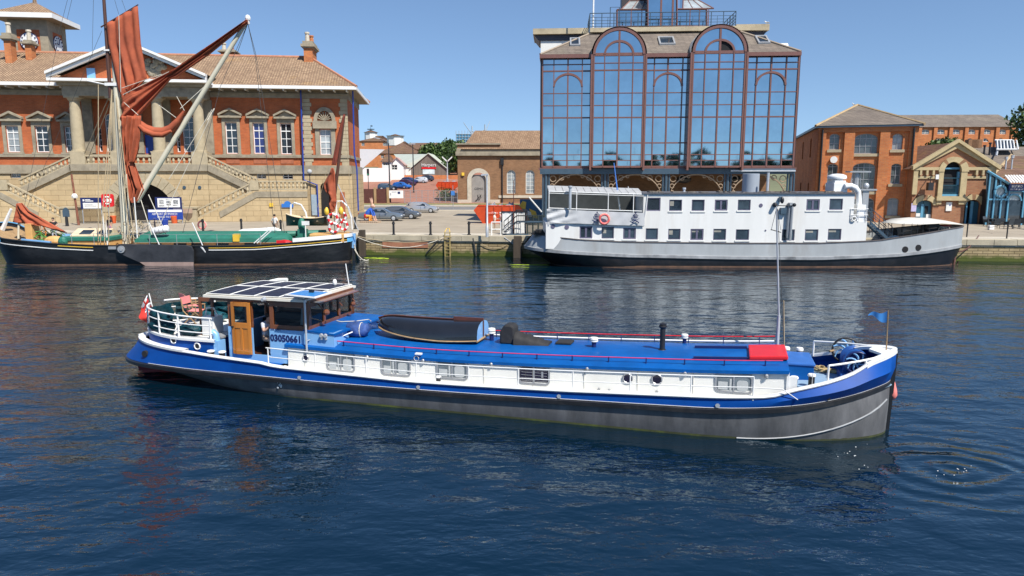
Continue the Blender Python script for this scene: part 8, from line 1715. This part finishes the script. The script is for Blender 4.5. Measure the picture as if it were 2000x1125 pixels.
# ---- cars
def car(label,x,y,z,rz,paint,L=4.3,H_=1.46,kind='hatch',group='cars parked by the quay',detail=True):
    th=thing('parked_car',label,'car',(x,y,z),rz,group); h=L/2; k=H_/1.46
    if kind=='hatch':st=[(-1,.55,.62,.60),(-.985,.86,.92,.66),(-.93,.93,1.16,.60),(-.80,.95,1.36,.56),(-.55,.94,1.45,.56),(-.1,.92,1.46,.57),(.14,.91,1.38,.58),(.47,.90,.97,.66),(.75,.82,.87,.70),(.93,.70,.76,.66),(.985,.58,.64,.60),(1,.45,.5,.55)]
    else:st=[(-1,.55,.62,.60),(-.985,.84,.9,.66),(-.72,.93,1.0,.68),(-.45,.94,1.32,.56),(-.25,.93,1.42,.56),(.0,.92,1.43,.57),(.14,.91,1.36,.58),(.42,.89,.96,.68),(.75,.80,.86,.70),(.93,.70,.75,.66),(.985,.58,.64,.60),(1,.45,.5,.55)]
    def sec(s_):
        xx,zb_,zt_,wt=s_; w=.88*(1-.16*abs(xx)**6); zb_,zt_=zb_*k,zt_*k
        lo=.2 if abs(xx)<.97 else .3
        return[(xx*h,w*.9,lo),(xx*h,w,lo+.14),(xx*h,w*1.01,.5*k if zb_>.55 else zb_*.8),(xx*h,w*.97,zb_),(xx*h,wt,zt_-.03),(xx*h,wt*.6,zt_+.012),(xx*h,0,zt_+.02)]
    q=MB(); S_=[sec(s_) for s_ in st]
    for sg in(-1,1):q.grid([[(p[0],sg*p[1],p[2]) for p in r] for r in S_])
    for r in(S_[0],S_[-1]):q.poly([(p[0],p[1],p[2]) for p in r]+[(p[0],-p[1],p[2]) for p in r[-2::-1]])
    q.build('body',paint,th,38)
    i0,i1=(3,6) if kind=='hatch' else(3,6)
    g=MB()
    def lerp(a,b,f):return tuple(a[i]+(b[i]-a[i])*f for i in range(3))
    for sg in(-1,1):
        lo_=[lerp(S_[i][3],S_[i][4],.12) for i in range(i0-(1 if kind=='hatch' else 0),i1+2)]; hi_=[lerp(S_[i][3],S_[i][4],.86) for i in range(i0-(1 if kind=='hatch' else 0),i1+2)]
        a0,a1=lerp(lo_[0],lo_[1],.45),lerp(lo_[-2],lo_[-1],.72); b1=lerp(hi_[-2],hi_[-1],.06)
        pts=[a0]+lo_[1:-1]+[a1]+[b1]+hi_[1:-1][::-1]; g.poly([(p[0],sg*(p[1]+.012),p[2]) for p in pts])
    A,B_=S_[6],S_[7]; up=.018
    g.poly([(p[0]+up,s2*p[1],p[2]+up) for s2,p in((-1,lerp(A[4],B_[4],.08)),(1,lerp(A[4],B_[4],.08)),(1,lerp(A[4],B_[4],.9)),(-1,lerp(A[4],B_[4],.9)))])
    A,B_=(S_[1],S_[3]) if kind=='hatch' else(S_[2],S_[4])
    g.poly([(p[0]-.025,s2*p[1]*.92,p[2]+.03) for s2,p in((-1,lerp(A[4],B_[4],.35)),(1,lerp(A[4],B_[4],.35)),(1,lerp(A[4],B_[4],.88)),(-1,lerp(A[4],B_[4],.88)))])
    g.build('windows',mat('car_glass',(.02,.028,.035),.05,.4,1,spec=.9),th)
    for fx in(-.60,.61):
        for sg in(-1,1):
            q=MB(); q.lathe([(.20,-.1),(.325,-.09),(.33,.07),(.30,.1),(.2,.1)],(fx*h,sg*.80,.33),20,'y'); o=q.build('wheel',M['rubber'],th,30)
            q=MB()
            q.lathe([(.2,0),(.21,.02)],(fx*h,sg*(.80+.09)-(.02 if sg<0 else 0),.33),16,'y')
            for kk in range(5):a_=2*pi*kk/5; q.cyl((fx*h,sg*.905,.33),(fx*h+.2*cos(a_),sg*.905,.33+.2*sin(a_)),.035,.03,5)
            q.build('rim',M['lgrey'],o)
    if detail:
        for sg in(-1,1):
            q=MB(); q.ell((.955*h,sg*.66,.62*k),(.12,.17,.07),10,6); q.build('headlight',mat('headlight',(.55,.58,.6),.1),th); q=MB(); q.ell((-.975*h,sg*.68,.82*k),(.06,.16,.08),8,6); q.build('tail_light',mat('tail_light',(.4,.02,.02),.2),th)
            q=MB(); q.ell((.30*h,sg*1.0,.98*k),(.09,.1,.07),8,6); q.build('door_mirror',paint,th)
        q=MB(); q.box(.97*h,1.004*h,-.45,.45,.36,.5); q.build('grille',M['black'],th)
    for sg in(-1,1):
        q=MB(); q.box(-.02*h,-.01*h,sg*.89-.004,sg*.89+.004,.35,.86*k); q.box(-.6*h,.55*h,sg*.87-.02,sg*.87+.01,.2,.25); q.build('door_seam',M['black'],th)
    return th
P1=mat('silver_grey_paint',(.24,.27,.29),.28,.04,1,metal=.6,coat=.5); P2=mat('warm_grey_paint',(.17,.18,.19),.28,.04,1,metal=.6,coat=.5); P3=mat('silver_paint',(.50,.52,.55),.28,.04,1,metal=.6,coat=.5)
g0,g1=G(697,433,GZ),G(787,431,GZ); a_=atan2(g1.y-g0.y,g1.x-g0.x); c=(g0+g1)/2; car('silver grey saloon nearest the customs house corner',c.x,c.y+.9,GZ,R(-2),P1,4.9,1.42,'saloon')
g=G(783,428,GZ); car('dark grey hatchback standing between the two other cars',g.x,g.y+.8,GZ,R(-6),P2,4.3,1.45)
g=G(823,416,GZ); car('light silver hatchback furthest from the quay edge',g.x,g.y+.9,GZ,R(-4),P3,4.4,1.46)
gy='cars parked in the red paved yard'
for px,Y,rz,col,lab in((757,152,R(8),(.03,.06,.10),'dark blue car at the front of the yard row'),(785,155,R(-30),(.02,.12,.42),'bright blue car in the yard row'),(796,162,R(-35),(.05,.01,.03),'dark purple car behind the bright blue car'),(800,168,R(-35),(.02,.03,.10),'navy car at the far end of the yard row'),(818,169,R(175),(.45,.48,.52),'silver car alone in the middle of the yard'),(831,174,R(150),(.03,.035,.05),'black car behind the silver car in the yard')):
    p=Wy(px,360,Y); car(lab,p.x,Y,yz(Y),rz,mat('yard_paint_%d'%px,col,.3,.05,1,coat=.5),4.2,1.45,'hatch',gy,False)
p=Wy(1004,400,80); car('dark blue car half hidden behind the orange skip',p.x+.3,80,GZ,R(185),mat('dark_blue_paint',(.02,.05,.10),.3,.05,1,coat=.5),4.3,1.7)
# ---- skips
def skip(Fk,px,y0,label,text=True):
    th=thing('skip',label,'skip',Fk.w(Fk.X(px[0][0]),y0,0),Fk.a); ox=Fk.X(px[0][0]); P=[(Fk.P(a,b,y0)[0]-ox,Fk.P(a,b,y0)[1]) for a,b in px]
    q=MB(); d=1.75; cx_=sum(p[0] for p in P)/len(P)
    top=max(p[1] for p in P)
    def tp(p,s_):f=(p[1]-P[2][1])/(top-P[2][1]); return(p[0],s_*(d/2)*(.82+.18*max(0,f))+d/2,p[1])
    q.poly([tp(p,-1) for p in P]); q.poly([tp(p,1) for p in P])
    for a,b in zip(P,P[1:]+P[:1]):
        if not(a[1]>top-.05 and b[1]>top-.05):q.poly([tp(a,-1),tp(b,-1),tp(b,1),tp(a,1)])
    q.build('body',M['orangeskip'],th); q=MB(); tpz=[p for p in P if p[1]>top-.12]; x0,x1=min(p[0] for p in tpz),max(p[0] for p in tpz)
    for yy in(-.03,d-.06):q.box(x0,x1,yy,yy+.09,top-.1,top)
    for f in(.2,.4,.6,.8):x=x0+(x1-x0)*f; q.ext([(x,.05,P[2][1]+.3),(x+.07,.05,P[2][1]+.3),(x+.07,-.03,top-.1),(x,-.03,top-.1)],(0,-.05,0))
    q.build('rim',M['orangeskip'],th); q=MB(); rr=random.Random(5)
    for k in range(14):x=rr.uniform(x0+.4,x1-.5); q.ext([(x,rr.uniform(.2,1),top-.3),(x+rr.uniform(.3,1),rr.uniform(.2,1),top-.1),(x+rr.uniform(.2,.8),rr.uniform(.9,1.6),top+rr.uniform(-.1,.3)),(x,1.4,top-.2)],(0,0,.06))
    q.build('rubble',mat('mixed_rubble',(.25,.26,.28),.9,.5,3),th)
    if text:q=MB(); text_mb(q,'Landfillers',.4,x0+(x1-x0)*.36,-.06,top-.85,.004,fit=1.15); q.build('lettering',mat('pale_pink_lettering',(.75,.45,.42),.6),th)
    return th
SF=Fr(970,74,0); skip(SF,[(933,401),(925,411),(943,437),(1003,437),(1022,411),(1013,401)],0,'big orange red skip standing on the quay behind the two men')
SF2=Fr(880,150,0); skip(SF2,[(855,355),(851,362),(857,372),(885,372),(895,363),(893,355)],0,'bright red skip beside the pump house in the yard',False)
t=thing('painted_hoarding','dark blue hoarding with yellow and red painted shapes behind the skip','hoarding',SF.w(SF.X(1016),3,0),0); w=SF.X(1062,3)-SF.X(1016,3); z0,z1=GZ,SF.Z(1030,389,3); MB().box(0,w,0,.1,z0,z1).build('panel',mat('hoarding_blue',(.02,.09,.18),.6,.3,.8),t)
q=MB(); q.prism([(-.2,z1-.9),(.3,z1-.2),(.7,z1-.3),(.6,z1-1.1)],-.04,-.005); q.prism([(1.0,z1-1.0),(1.7,z1-1.3),(2.0,z1-2.1),(1.3,z1-1.9)],-.04,-.005); build_each(q,'yellow_shape',M['yellow'],t); q=MB(); q.prism([(-.2,z1-1.3),(.7,z1-1.5),(1.1,z1-2.3),(.1,z1-2.2)],-.045,-.01); q.build('red_shape',M['red'],t); q=MB(); q.prism([(.8,z1-1.2),(1.2,z1-1.4),(1.3,z1-1.9),(.7,z1-1.8)],-.05,-.015); q.build('white_shape',M['dwhite'],t)
# ---- gangway and screen
GQ=Fr(1000,59.3,0)
x0,x1,z0,z1=GQ.rect(980,414,1027,456); t=thing('gangway_screen','white sheeted screen beside the gangway stairs of the white ship','screen',GQ.w(x0,0,0),0); w=x1-x0
q=MB(); q.grid([[(w*i/12,.03*sin(i*2.2+j),z0+(z1-z0)*j/6) for j in range(7)] for i in range(13)]); q.build('sheet',M['white'],t,60); q=MB()
for x in(0,w*.5,w):q.box(x-.05,x+.05,-.08,.0,GZ,z1+.08)
q.box(0,w,-.07,-.01,z1,z1+.07); q.build('frame',M['black'],t)
t=thing('gangway','black steel gangway stairs with handrails leading to the white ship','gangway',GQ.w(x0,-.6,0),0); q=MB(); s0,s1=(.2,GZ+.25),(w*.62,GZ+1.15)
for yy in(-.1,-.8):
    for h in(.0,.45,.9):q.cyl((s0[0],yy,s0[1]+h),(s1[0],yy,s1[1]+h),.03,n=5); q.cyl((s1[0],yy,s1[1]+h),(w+.1,yy,s1[1]+h),.03,n=5)
    for f in(0,.33,.66,1):x=s0[0]+(s1[0]-s0[0])*f; q.cyl((x,yy,s0[1]+(s1[1]-s0[1])*f),(x,yy,s0[1]+(s1[1]-s0[1])*f+.9),.025,n=5)
    for k in range(6):x=s1[0]+(w+.1-s1[0])*k/5; q.cyl((x,yy,s1[1]),(x,yy,s1[1]+.9),.02,n=5)
build_each(q,'handrail',M['black'],t); q=MB()
for k in range(6):f=(k+.5)/6; q.box(s0[0]+(s1[0]-s0[0])*f-.13,s0[0]+(s1[0]-s0[0])*f+.13,-.8,-.1,s0[1]+(s1[1]-s0[1])*f-.03,s0[1]+(s1[1]-s0[1])*f)
q.box(s1[0],w+1.4,-.85,-.05,s1[1]-.08,s1[1]); q.box(.1,w+.2,-.5,-.4,GZ-.1,GZ+.12); q.build('treads',M['steel'],t)
x0,x1,z0,z1=GQ.rect(1030,421,1064,456); t=thing('mesh_gate','dark mesh gate between the gangway screen and the glass building column','gate',GQ.w(x0,.2,0),0); w=x1-x0; q=MB()
for k in range(20):q.cyl((w*k/19,0,GZ),(w*k/19,0,z1),.02 if k%6 else .05,n=4)
for z in(GZ+.1,(GZ+z1)/2,z1):q.cyl((0,0,z),(w,0,z),.03,n=4)
q.build('bars',mat('dark_green_steel',(.03,.045,.045),.6),t)
a,b=GQ.P(1033,385,1),GQ.P(1058,414,1); tag(MB().cyl(GQ.w(a[0],1,a[1]),GQ.w(b[0],1,b[1]),.06,n=6).build('leaning_pole',M['dwhite']),'white pole leaning above the mesh gate','pole')
x0,x1,z0,z1=GQ.rect(960,434,978,462,-1.2); t=thing('white_barrier','white tubular barrier at the quay edge in front of the two men','barrier',GQ.w(x0,-1.2,0),0); w=x1-x0; q=MB(); q.cyl((0,0,GZ),(0,0,z1),.06,n=6); q.cyl((w,0,GZ),(w,0,z1),.05,n=6); q.cyl((0,0,z1),(w,0,z1),.05,n=6); q.cyl((0,0,GZ+.5),(w,0,GZ+.5),.045,n=6); q.build('tubes',M['white'],t)
# ---- people
def person(label,loc,rz,J,shirt,legs,hairm,h=1.72,shoes=None,sleeve=.5,shorts=False,group=None):
    """J: joint overrides in metres for a 1.72 m figure facing -y"""
    th=thing('person',label,'person',loc,rz,group); k=h/1.72
    D=dict(pel=(0,0,.93),spine=(0,.01,1.12),chest=(0,.01,1.30),neck=(0,0,1.45),jaw=(0,-.02,1.53),head=(0,-.01,1.62),crown=(0,0,1.70),
             shL=(-.19,0,1.39),elL=(-.25,.02,1.12),wrL=(-.26,-.06,.88),haL=(-.26,-.08,.80),shR=(.19,0,1.39),elR=(.25,.02,1.12),wrR=(.26,-.06,.88),haR=(.26,-.08,.80),
             hiL=(-.10,0,.88),knL=(-.11,-.02,.48),anL=(-.11,.02,.09),toL=(-.12,-.14,.04),hiR=(.10,0,.88),knR=(.11,-.02,.48),anR=(.11,.02,.09),toR=(.12,-.14,.04))
    D.update(J); names=list(D); V=[Vector(D[n])*k for n in names]; idx={n:i for i,n in enumerate(names)}
    rad=dict(pel=.145,spine=.135,chest=.15,neck=.058,jaw=.075,head=.098,crown=.062,hi=.10,kn=.062,an=.042,to=.038,sh=.072,el=.047,wr=.032,ha=.036); r=[rad.get(n,rad.get(n[:2],.05))*k for n in names]
    E_=[('pel','spine'),('spine','chest'),('chest','neck'),('neck','jaw'),('jaw','head'),('head','crown')]
    for s_ in 'LR':E_+=[('chest','sh'+s_),('sh'+s_,'el'+s_),('el'+s_,'wr'+s_),('wr'+s_,'ha'+s_),('pel','hi'+s_),('hi'+s_,'kn'+s_),('kn'+s_,'an'+s_),('an'+s_,'to'+s_)]
    ed=[(idx[a],idx[b]) for a,b in E_]; own=list(names)
    V.append(Vector(D['head'])*k+Vector((0,-.10,-.02))*k); r.append(.016*k); own.append('head'); ed.append((idx['head'],len(V)-1))
    for s_ in 'LR':
        w_,hnd=V[idx['wr'+s_]],V[idx['ha'+s_]]; d=(hnd-w_).normalized(); sd_=d.cross(Vector((0,1,.2))).normalized()
        for f in range(4):
            base=hnd+sd_*(f-1.5)*.019*k; p=base+d*(.045+.008*(1.5-abs(f-1.5)))*k; p2=p+(d*.03+Vector((0,-.018,-.01)))*k
            V.append(p); r.append(.0095*k); own.append('ha'+s_); ed.append((idx['ha'+s_],len(V)-1)); V.append(p2); r.append(.008*k); own.append('ha'+s_); ed.append((len(V)-2,len(V)-1))
        V.append(w_.lerp(hnd,.5)+(sd_*.045+d*.03)*k); r.append(.010*k); own.append('ha'+s_); ed.append((idx['wr'+s_],len(V)-1))
    me=bpy.data.meshes.new('p'); me.from_pydata(V,ed,[]); o=bpy.data.objects.new('p',me); COL.objects.link(o)
    md=o.modifiers.new('skin','SKIN'); md.use_smooth_shade=True
    if not me.skin_vertices:
        bm=bmesh.new(); bm.from_mesh(me); bm.verts.layers.skin.verify(); bm.to_mesh(me); bm.free()
    for i,sv in enumerate(me.skin_vertices[0].data):sv.radius=(r[i],r[i]); sv.use_root=(i==idx['pel'])
    ss=o.modifiers.new('sub','SUBSURF'); ss.levels=1; ss.render_levels=1
    m2=bpy.data.meshes.new_from_object(o.evaluated_get(bpy.context.evaluated_depsgraph_get())); bpy.data.objects.remove(o)
    m2.name='body'; m2.materials.clear()
    for q_ in(M['skin'],shirt,legs,shoes or M['black']):m2.materials.append(q_)
    VP=[(V[i],own[i]) for i in range(len(V))]
    segs=[(V[a],V[b],own[a],own[b]) for a,b in ed]
    for p in m2.polygons:
        c=p.center; best=1e9; hit=None
        for a,b,na,nb in segs:
            ab=b-a; f=max(0,min(1,(c-a).dot(ab)/max(1e-9,ab.length_squared))); dd=(c-(a+ab*f)).length
            if dd<best:best=dd; hit=(na,nb,f)
        na,nb,f=hit; mi=0
        if nb[:2] in('sp','ch','sh') or(nb=='neck' and f<.55):mi=1
        elif nb[:2]=='el':mi=1 if f<sleeve else 0
        elif nb[:2]=='hi' or na=='pel':mi=2
        elif nb[:2]=='kn':mi=2 if(not shorts or f<.8) else 0
        elif nb[:2]=='an':mi=(2 if f<.92 else 3) if not shorts else(0 if f<.85 else 3)
        elif nb[:2]=='to':mi=3
        p.material_index=mi; p.use_smooth=True
    b_=bpy.data.objects.new('body',m2); COL.objects.link(b_); b_.parent=th
    hd=Vector(D['head'])*k; q=MB(); q.ell((hd.x,hd.y+.018*k,hd.z+.035*k),(.101*k,.108*k,.088*k),14,8); q.build('hair',hairm,th,60)
    q=MB()
    for sx in(-.033,.033):q.ell((hd.x+sx*k,hd.y-.09*k,hd.z+.0*k),(.011*k,.008*k,.009*k),6,4)
    q.ell((hd.x,hd.y-.088*k,hd.z-.058*k),(.025*k,.01*k,.006*k),6,4); q.build('eyes_and_mouth',mat('dark_features',(.06,.025,.02),.5),th)
    return th
shirtw=mat('white_shirt',(.72,.70,.66),.85,.08,4); pinks=mat('pink_shirt',(.70,.42,.42),.85,.1,4); khaki=mat('beige_trousers',(.36,.25,.18),.9,.1,4); jeans=mat('blue_jeans',(.05,.14,.26),.9,.15,4); blacks=mat('black_cloth',(.02,.02,.024),.9,.2,4); greys=mat('pale_grey_shirt',(.45,.48,.55),.9,.1,4); purple=mat('lilac_skirt',(.33,.16,.34),.9,.12,4)
g=G(966,450,GZ); person('older person in white shirt and beige trousers talking beside the orange skip',(g.x,g.y,GZ),R(80),dict(elR=(.24,-.10,1.14),wrR=(.16,-.32,1.08),haR=(.15,-.39,1.08),chest=(0,-.02,1.30),jaw=(0,-.06,1.52),head=(0,-.07,1.61),crown=(0,-.06,1.69)),shirtw,khaki,M['ghair'],1.62,sleeve=.55)
g=G(978,449,GZ); person('person in pink shirt and blue jeans leaning beside the white screen',(g.x,g.y+.1,GZ),R(-85),dict(elL=(-.24,-.10,1.14),wrL=(-.15,-.33,1.02),haL=(-.14,-.40,1.0),chest=(0,-.03,1.29),head=(0,-.06,1.61),jaw=(0,-.07,1.52),crown=(0,-.05,1.69)),pinks,jeans,M['ghair'],1.6,shoes=M['white'])
u,v=SB.P(103,424,2.3); w=SB.w(u,2.3,0); person('person in black top with folded arms on the stern of the sailing barge',(w.x,w.y,zR(0)*0+1.62),R(20),dict(elL=(-.27,-.12,1.14),wrL=(-.02,-.26,1.12),haL=(.06,-.26,1.13),elR=(.27,-.12,1.14),wrR=(.02,-.28,1.09),haR=(-.06,-.28,1.10)),blacks,greys,M['hair'],1.72)
g=G(216,464,GZ); person('person in dark top and long lilac skirt standing on the quay',(g.x,g.y,GZ),R(-20),dict(anL=(-.07,.02,.09),anR=(.07,.02,.09),knL=(-.08,0,.48),knR=(.08,0,.48)),blacks,purple,M['hair'],1.68)
g=G(538,459,GZ); person('person in white shirt on the quay behind the barge foredeck',(g.x,g.y,GZ),R(160),dict(elL=(-.30,.05,1.15),elR=(.30,.05,1.15)),shirtw,khaki,M['hair'],1.7,sleeve=.9)
sw_=BB.w(-17.12,-.88,0); person('person in pale shirt and shorts seated inside the open wheelhouse door',(sw_.x,sw_.y,1.0),BB.a+R(62),dict(pel=(0,.05,.48),spine=(0,.02,.66),chest=(0,-.04,.84),neck=(0,-.08,.98),jaw=(0,-.12,1.06),head=(0,-.12,1.15),crown=(0,-.11,1.23),shL=(-.19,-.06,.93),shR=(.19,-.06,.93),elL=(-.24,-.24,.74),wrL=(-.14,-.40,.90),haL=(-.11,-.43,.97),elR=(.24,-.22,.72),wrR=(.10,-.40,.80),haR=(.07,-.44,.85),hiL=(-.10,.02,.46),hiR=(.10,.02,.46),knL=(-.13,-.40,.50),knR=(.13,-.40,.50),anL=(-.13,-.36,.10),anR=(.13,-.36,.10),toL=(-.13,-.52,.05),toR=(.13,-.52,.05)),greys,khaki,M['hair'],1.72,shoes=M['white'],shorts=True)
# ---- painted hare statue on a pallet
g=G(724,435,GZ); t=thing('hare_statue','painted crouching hare statue in a blue top and red shorts on a pallet','statue',(g.x,g.y-.1,GZ),R(-10)); mb=MB(); hm=mat('statue_tan',(.55,.33,.24),.5,.1,3)
q=MB()
for y in(-.4,0,.4):q.box(-1.0,1.0,y-.1,y+.1,0,.14)
for k in range(9):q.box(-1.0+k*.23,-.84+k*.23,-.55,.55,.141,.2)
q.build('pallet',mat('pallet_wood',(.50,.38,.27),.85,.2,3),t)
q=MB(); q.cur=0
q.tube([(-.35,0,.75),(-.2,0,1.05),(.05,0,1.3),(.2,0,1.5)],[.25,.32,.28,.16],12); q.cur=1
q.ell((-.4,0,.72),(.32,.3,.3),12,8); q.cur=2
for sg in(-1,1):q.tube([(-.35,sg*.2,.72),(.1,sg*.25,.72),(-.05,sg*.25,.3),(.12,sg*.25,.24)],[.17,.15,.1,.09],8)
q.cur=0
for sg in(-1,1):q.tube([(.15,sg*.24,1.4),(.3,sg*.28,1.0),(.42,sg*.25,.72)],[.11,.09,.08],8)
q.cur=3
for sg in(-1,1):q.tube([(.42,sg*.25,.74),(.5,sg*.24,.4),(.62,sg*.24,.24)],[.075,.07,.08],8); q.tube([(.22,sg*.08,1.95),(.18,sg*.17,2.25),(.12,sg*.26,2.62)],[.06,.1,.03],8)
q.ell((.28,0,1.78),(.24,.18,.21),12,8); q.ell((.45,0,1.7),(.13,.11,.1),10,6); q.build('body',[mat('statue_blue',(.03,.11,.5),.4),M['red'],mat('statue_orange',(.75,.33,.06),.5),hm],t,60)
# ---- bistro terrace
def chair(px,py,rz,label):
    g=G(px,py,GZ); th=thing('terrace_chair',label,'chair',(g.x,g.y,GZ),rz,'dark wicker chairs outside the bistro'); wk=mat('dark_wicker',(.035,.045,.055),.7,.3,6)
    MB().box(-.27,.27,-.27,.27,.38,.46).build('seat',wk,th,bevel=.02); MB().ext([(-.27,.22,.46),(.27,.22,.46),(.25,.34,.95),(-.25,.34,.95)],(0,.05,0)).build('backrest',wk,th)
    for x in(-.24,.24):
        MB().box(x-.04,x+.04,-.27,.25,.46,.68).build('armrest',wk,th)
        for y in(-.23,.23):MB().cyl((x,y,0),(x,y,.4),.025,n=5).build('leg',wk,th)
chl=['in front of the right door, facing the water','with its back to the water beside the first table','between the two tables','nearest the second table','by the right hand chain post','furthest right at the terrace edge','close to the blue frame behind the first table']
for(px,py,rz),l_ in zip(((1928,442,20),(1944,446,170),(1956,440,60),(1969,447,190),(1984,447,160),(1996,444,140),(1940,437,0)),chl):chair(px,py,R(rz),'dark wicker chair '+l_)
for px,py,l_ in((1937,442,'round dark terrace table nearest the right door'),(1976,443,'round pale topped terrace table under the bistro sign')):
    g=G(px,py,GZ); th=thing('terrace_table',l_,'table',(g.x,g.y,GZ),0,'terrace tables outside the bistro'); MB().lathe([(.4,.7),(.42,.73),(.4,.75)],(0,0,0),18).build('tabletop',M['timber'] if px>1950 else M['coal'],th); MB().lathe([(.25,0),(.05,.05),(.04,.7)],(0,0,0),10).build('pedestal',M['black'],th)
for(px,py,l_) in((1794,432,'small shrub in a pot left of the teal double door'),(1824,433,'larger shrub in a pot right of the teal double door')):
    g=G(px,py,GZ); th=thing('potted_shrub',l_,'potted plant',(g.x,g.y,GZ),0); MB().lathe([(.2,0),(.27,.45),(.24,.46)],(0,0,0),12).build('pot',M['coal'],th); q=MB(); crown(q,[(0,0,.85,.42,1.0),(.25,0,.75,.3),(-.25,0,.75,.3)],500,.07,px); q.build('leaves',[leafm[1],leafm[2],mat('leaf_yellow',(.22,.2,.05),.7)],th)
g=G(1935,449,GZ); th=thing('white_box','small white box lying on the paving at the terrace edge','box',(g.x,g.y,GZ)); MB().box(-.22,.22,-.15,.15,.02,.42).build('box',M['white'],th,bevel=.02)
g=G(1978,430,GZ); th=thing('closed_parasol','closed yellow parasol standing beside the bistro doorway','parasol',(g.x-.4,g.y,GZ)); MB().cyl((0,0,0),(0,0,2.9),.03).build('pole',M['timber'],th); MB().lathe([(.05,1.2),(.14,1.4),(.12,2.2),(.03,2.85)],(0,0,0),8).build('canopy',mat('parasol_cream',(.6,.45,.2),.8),th)
# ---- gulls
def gull(x,y,z,rz,label):
    th=thing('gull',label,'gull',(x,y,z),rz); q=MB(); q.tube([(-.26,0,.16),(-.12,0,.17),(.05,0,.2),(.16,0,.27),(.2,0,.34),(.25,0,.34)],[.015,.06,.085,.05,.045,.02],9); q.build('body',M['white'],th,60); q=MB()
    for sg in(-1,1):q.tube([(.05,sg*.07,.22),(-.12,sg*.075,.2),(-.3,sg*.02,.16)],[.04,.05,.01],6)
    q.build('wings',M['grey'],th,60); q=MB(); q.cyl((.24,0,.34),(.32,0,.325),.014,.004,5)
    for sg in(-1,1):q.cyl((.0,sg*.03,0),(.0,sg*.03,.15),.008,n=4)
    q.build('beak_and_legs',M['yellow'],th)
u,z=GF.P(1499,47,8); w=GF.w(u,8.2,z); gull(w.x,w.y,w.z,R(160),'white gull standing on the right end of the glass building roof slab')
u,z=OW.P(1649,214,9); w=OW.w((OW.X(1596,0,300)+OW.X(1790,0,300))/2,9.5,OW.Z(1675,205,7)); gull(w.x,w.y,w.z+.1,R(200),'white gull perched on the warehouse roof ridge')
# ---- the opposite side of the dock, seen mirrored in the glass
rr=random.Random(12)
for k in range(15):
    tree('bank_tree','tree on the opposite bank mirrored in the glass building',-75+k*11+rr.uniform(-3,3),-140+rr.uniform(-8,8),GZ,rr.uniform(11,16.5),rr.uniform(4.5,7),420,1.1,60+k,'trees on the opposite bank',cat='tree')
ml=None
for k in range(14):
    x,y,h=-55+k*9+rr.uniform(-3,3),-118+rr.uniform(-10,10),rr.uniform(15,21)
    th=thing('moored_yacht','moored yacht across the dock mirrored in the glass building','yacht',(x,y,0),rr.uniform(-.4,.4),'yachts across the dock'); q=MB(); loft(q,[(-5,5.2,lambda u:.6*shape(u,-5,-3,-1,5.2,1.6,2,2),lambda u:-.3),(-5,5.6,lambda u:shape(u,-5,-3,-1,5.6,1.6,2,2),lambda u:1.1)],0,12); q.build('hull',M['white'],th); MB().cyl((.5,0,.5),(.5,0,h),.11,.07,6).build('mast',M['grey'],th); MB().cyl((.5,0,2.2),(-4,0,2.3),.18,n=6).build('boom',M['navy'],th)
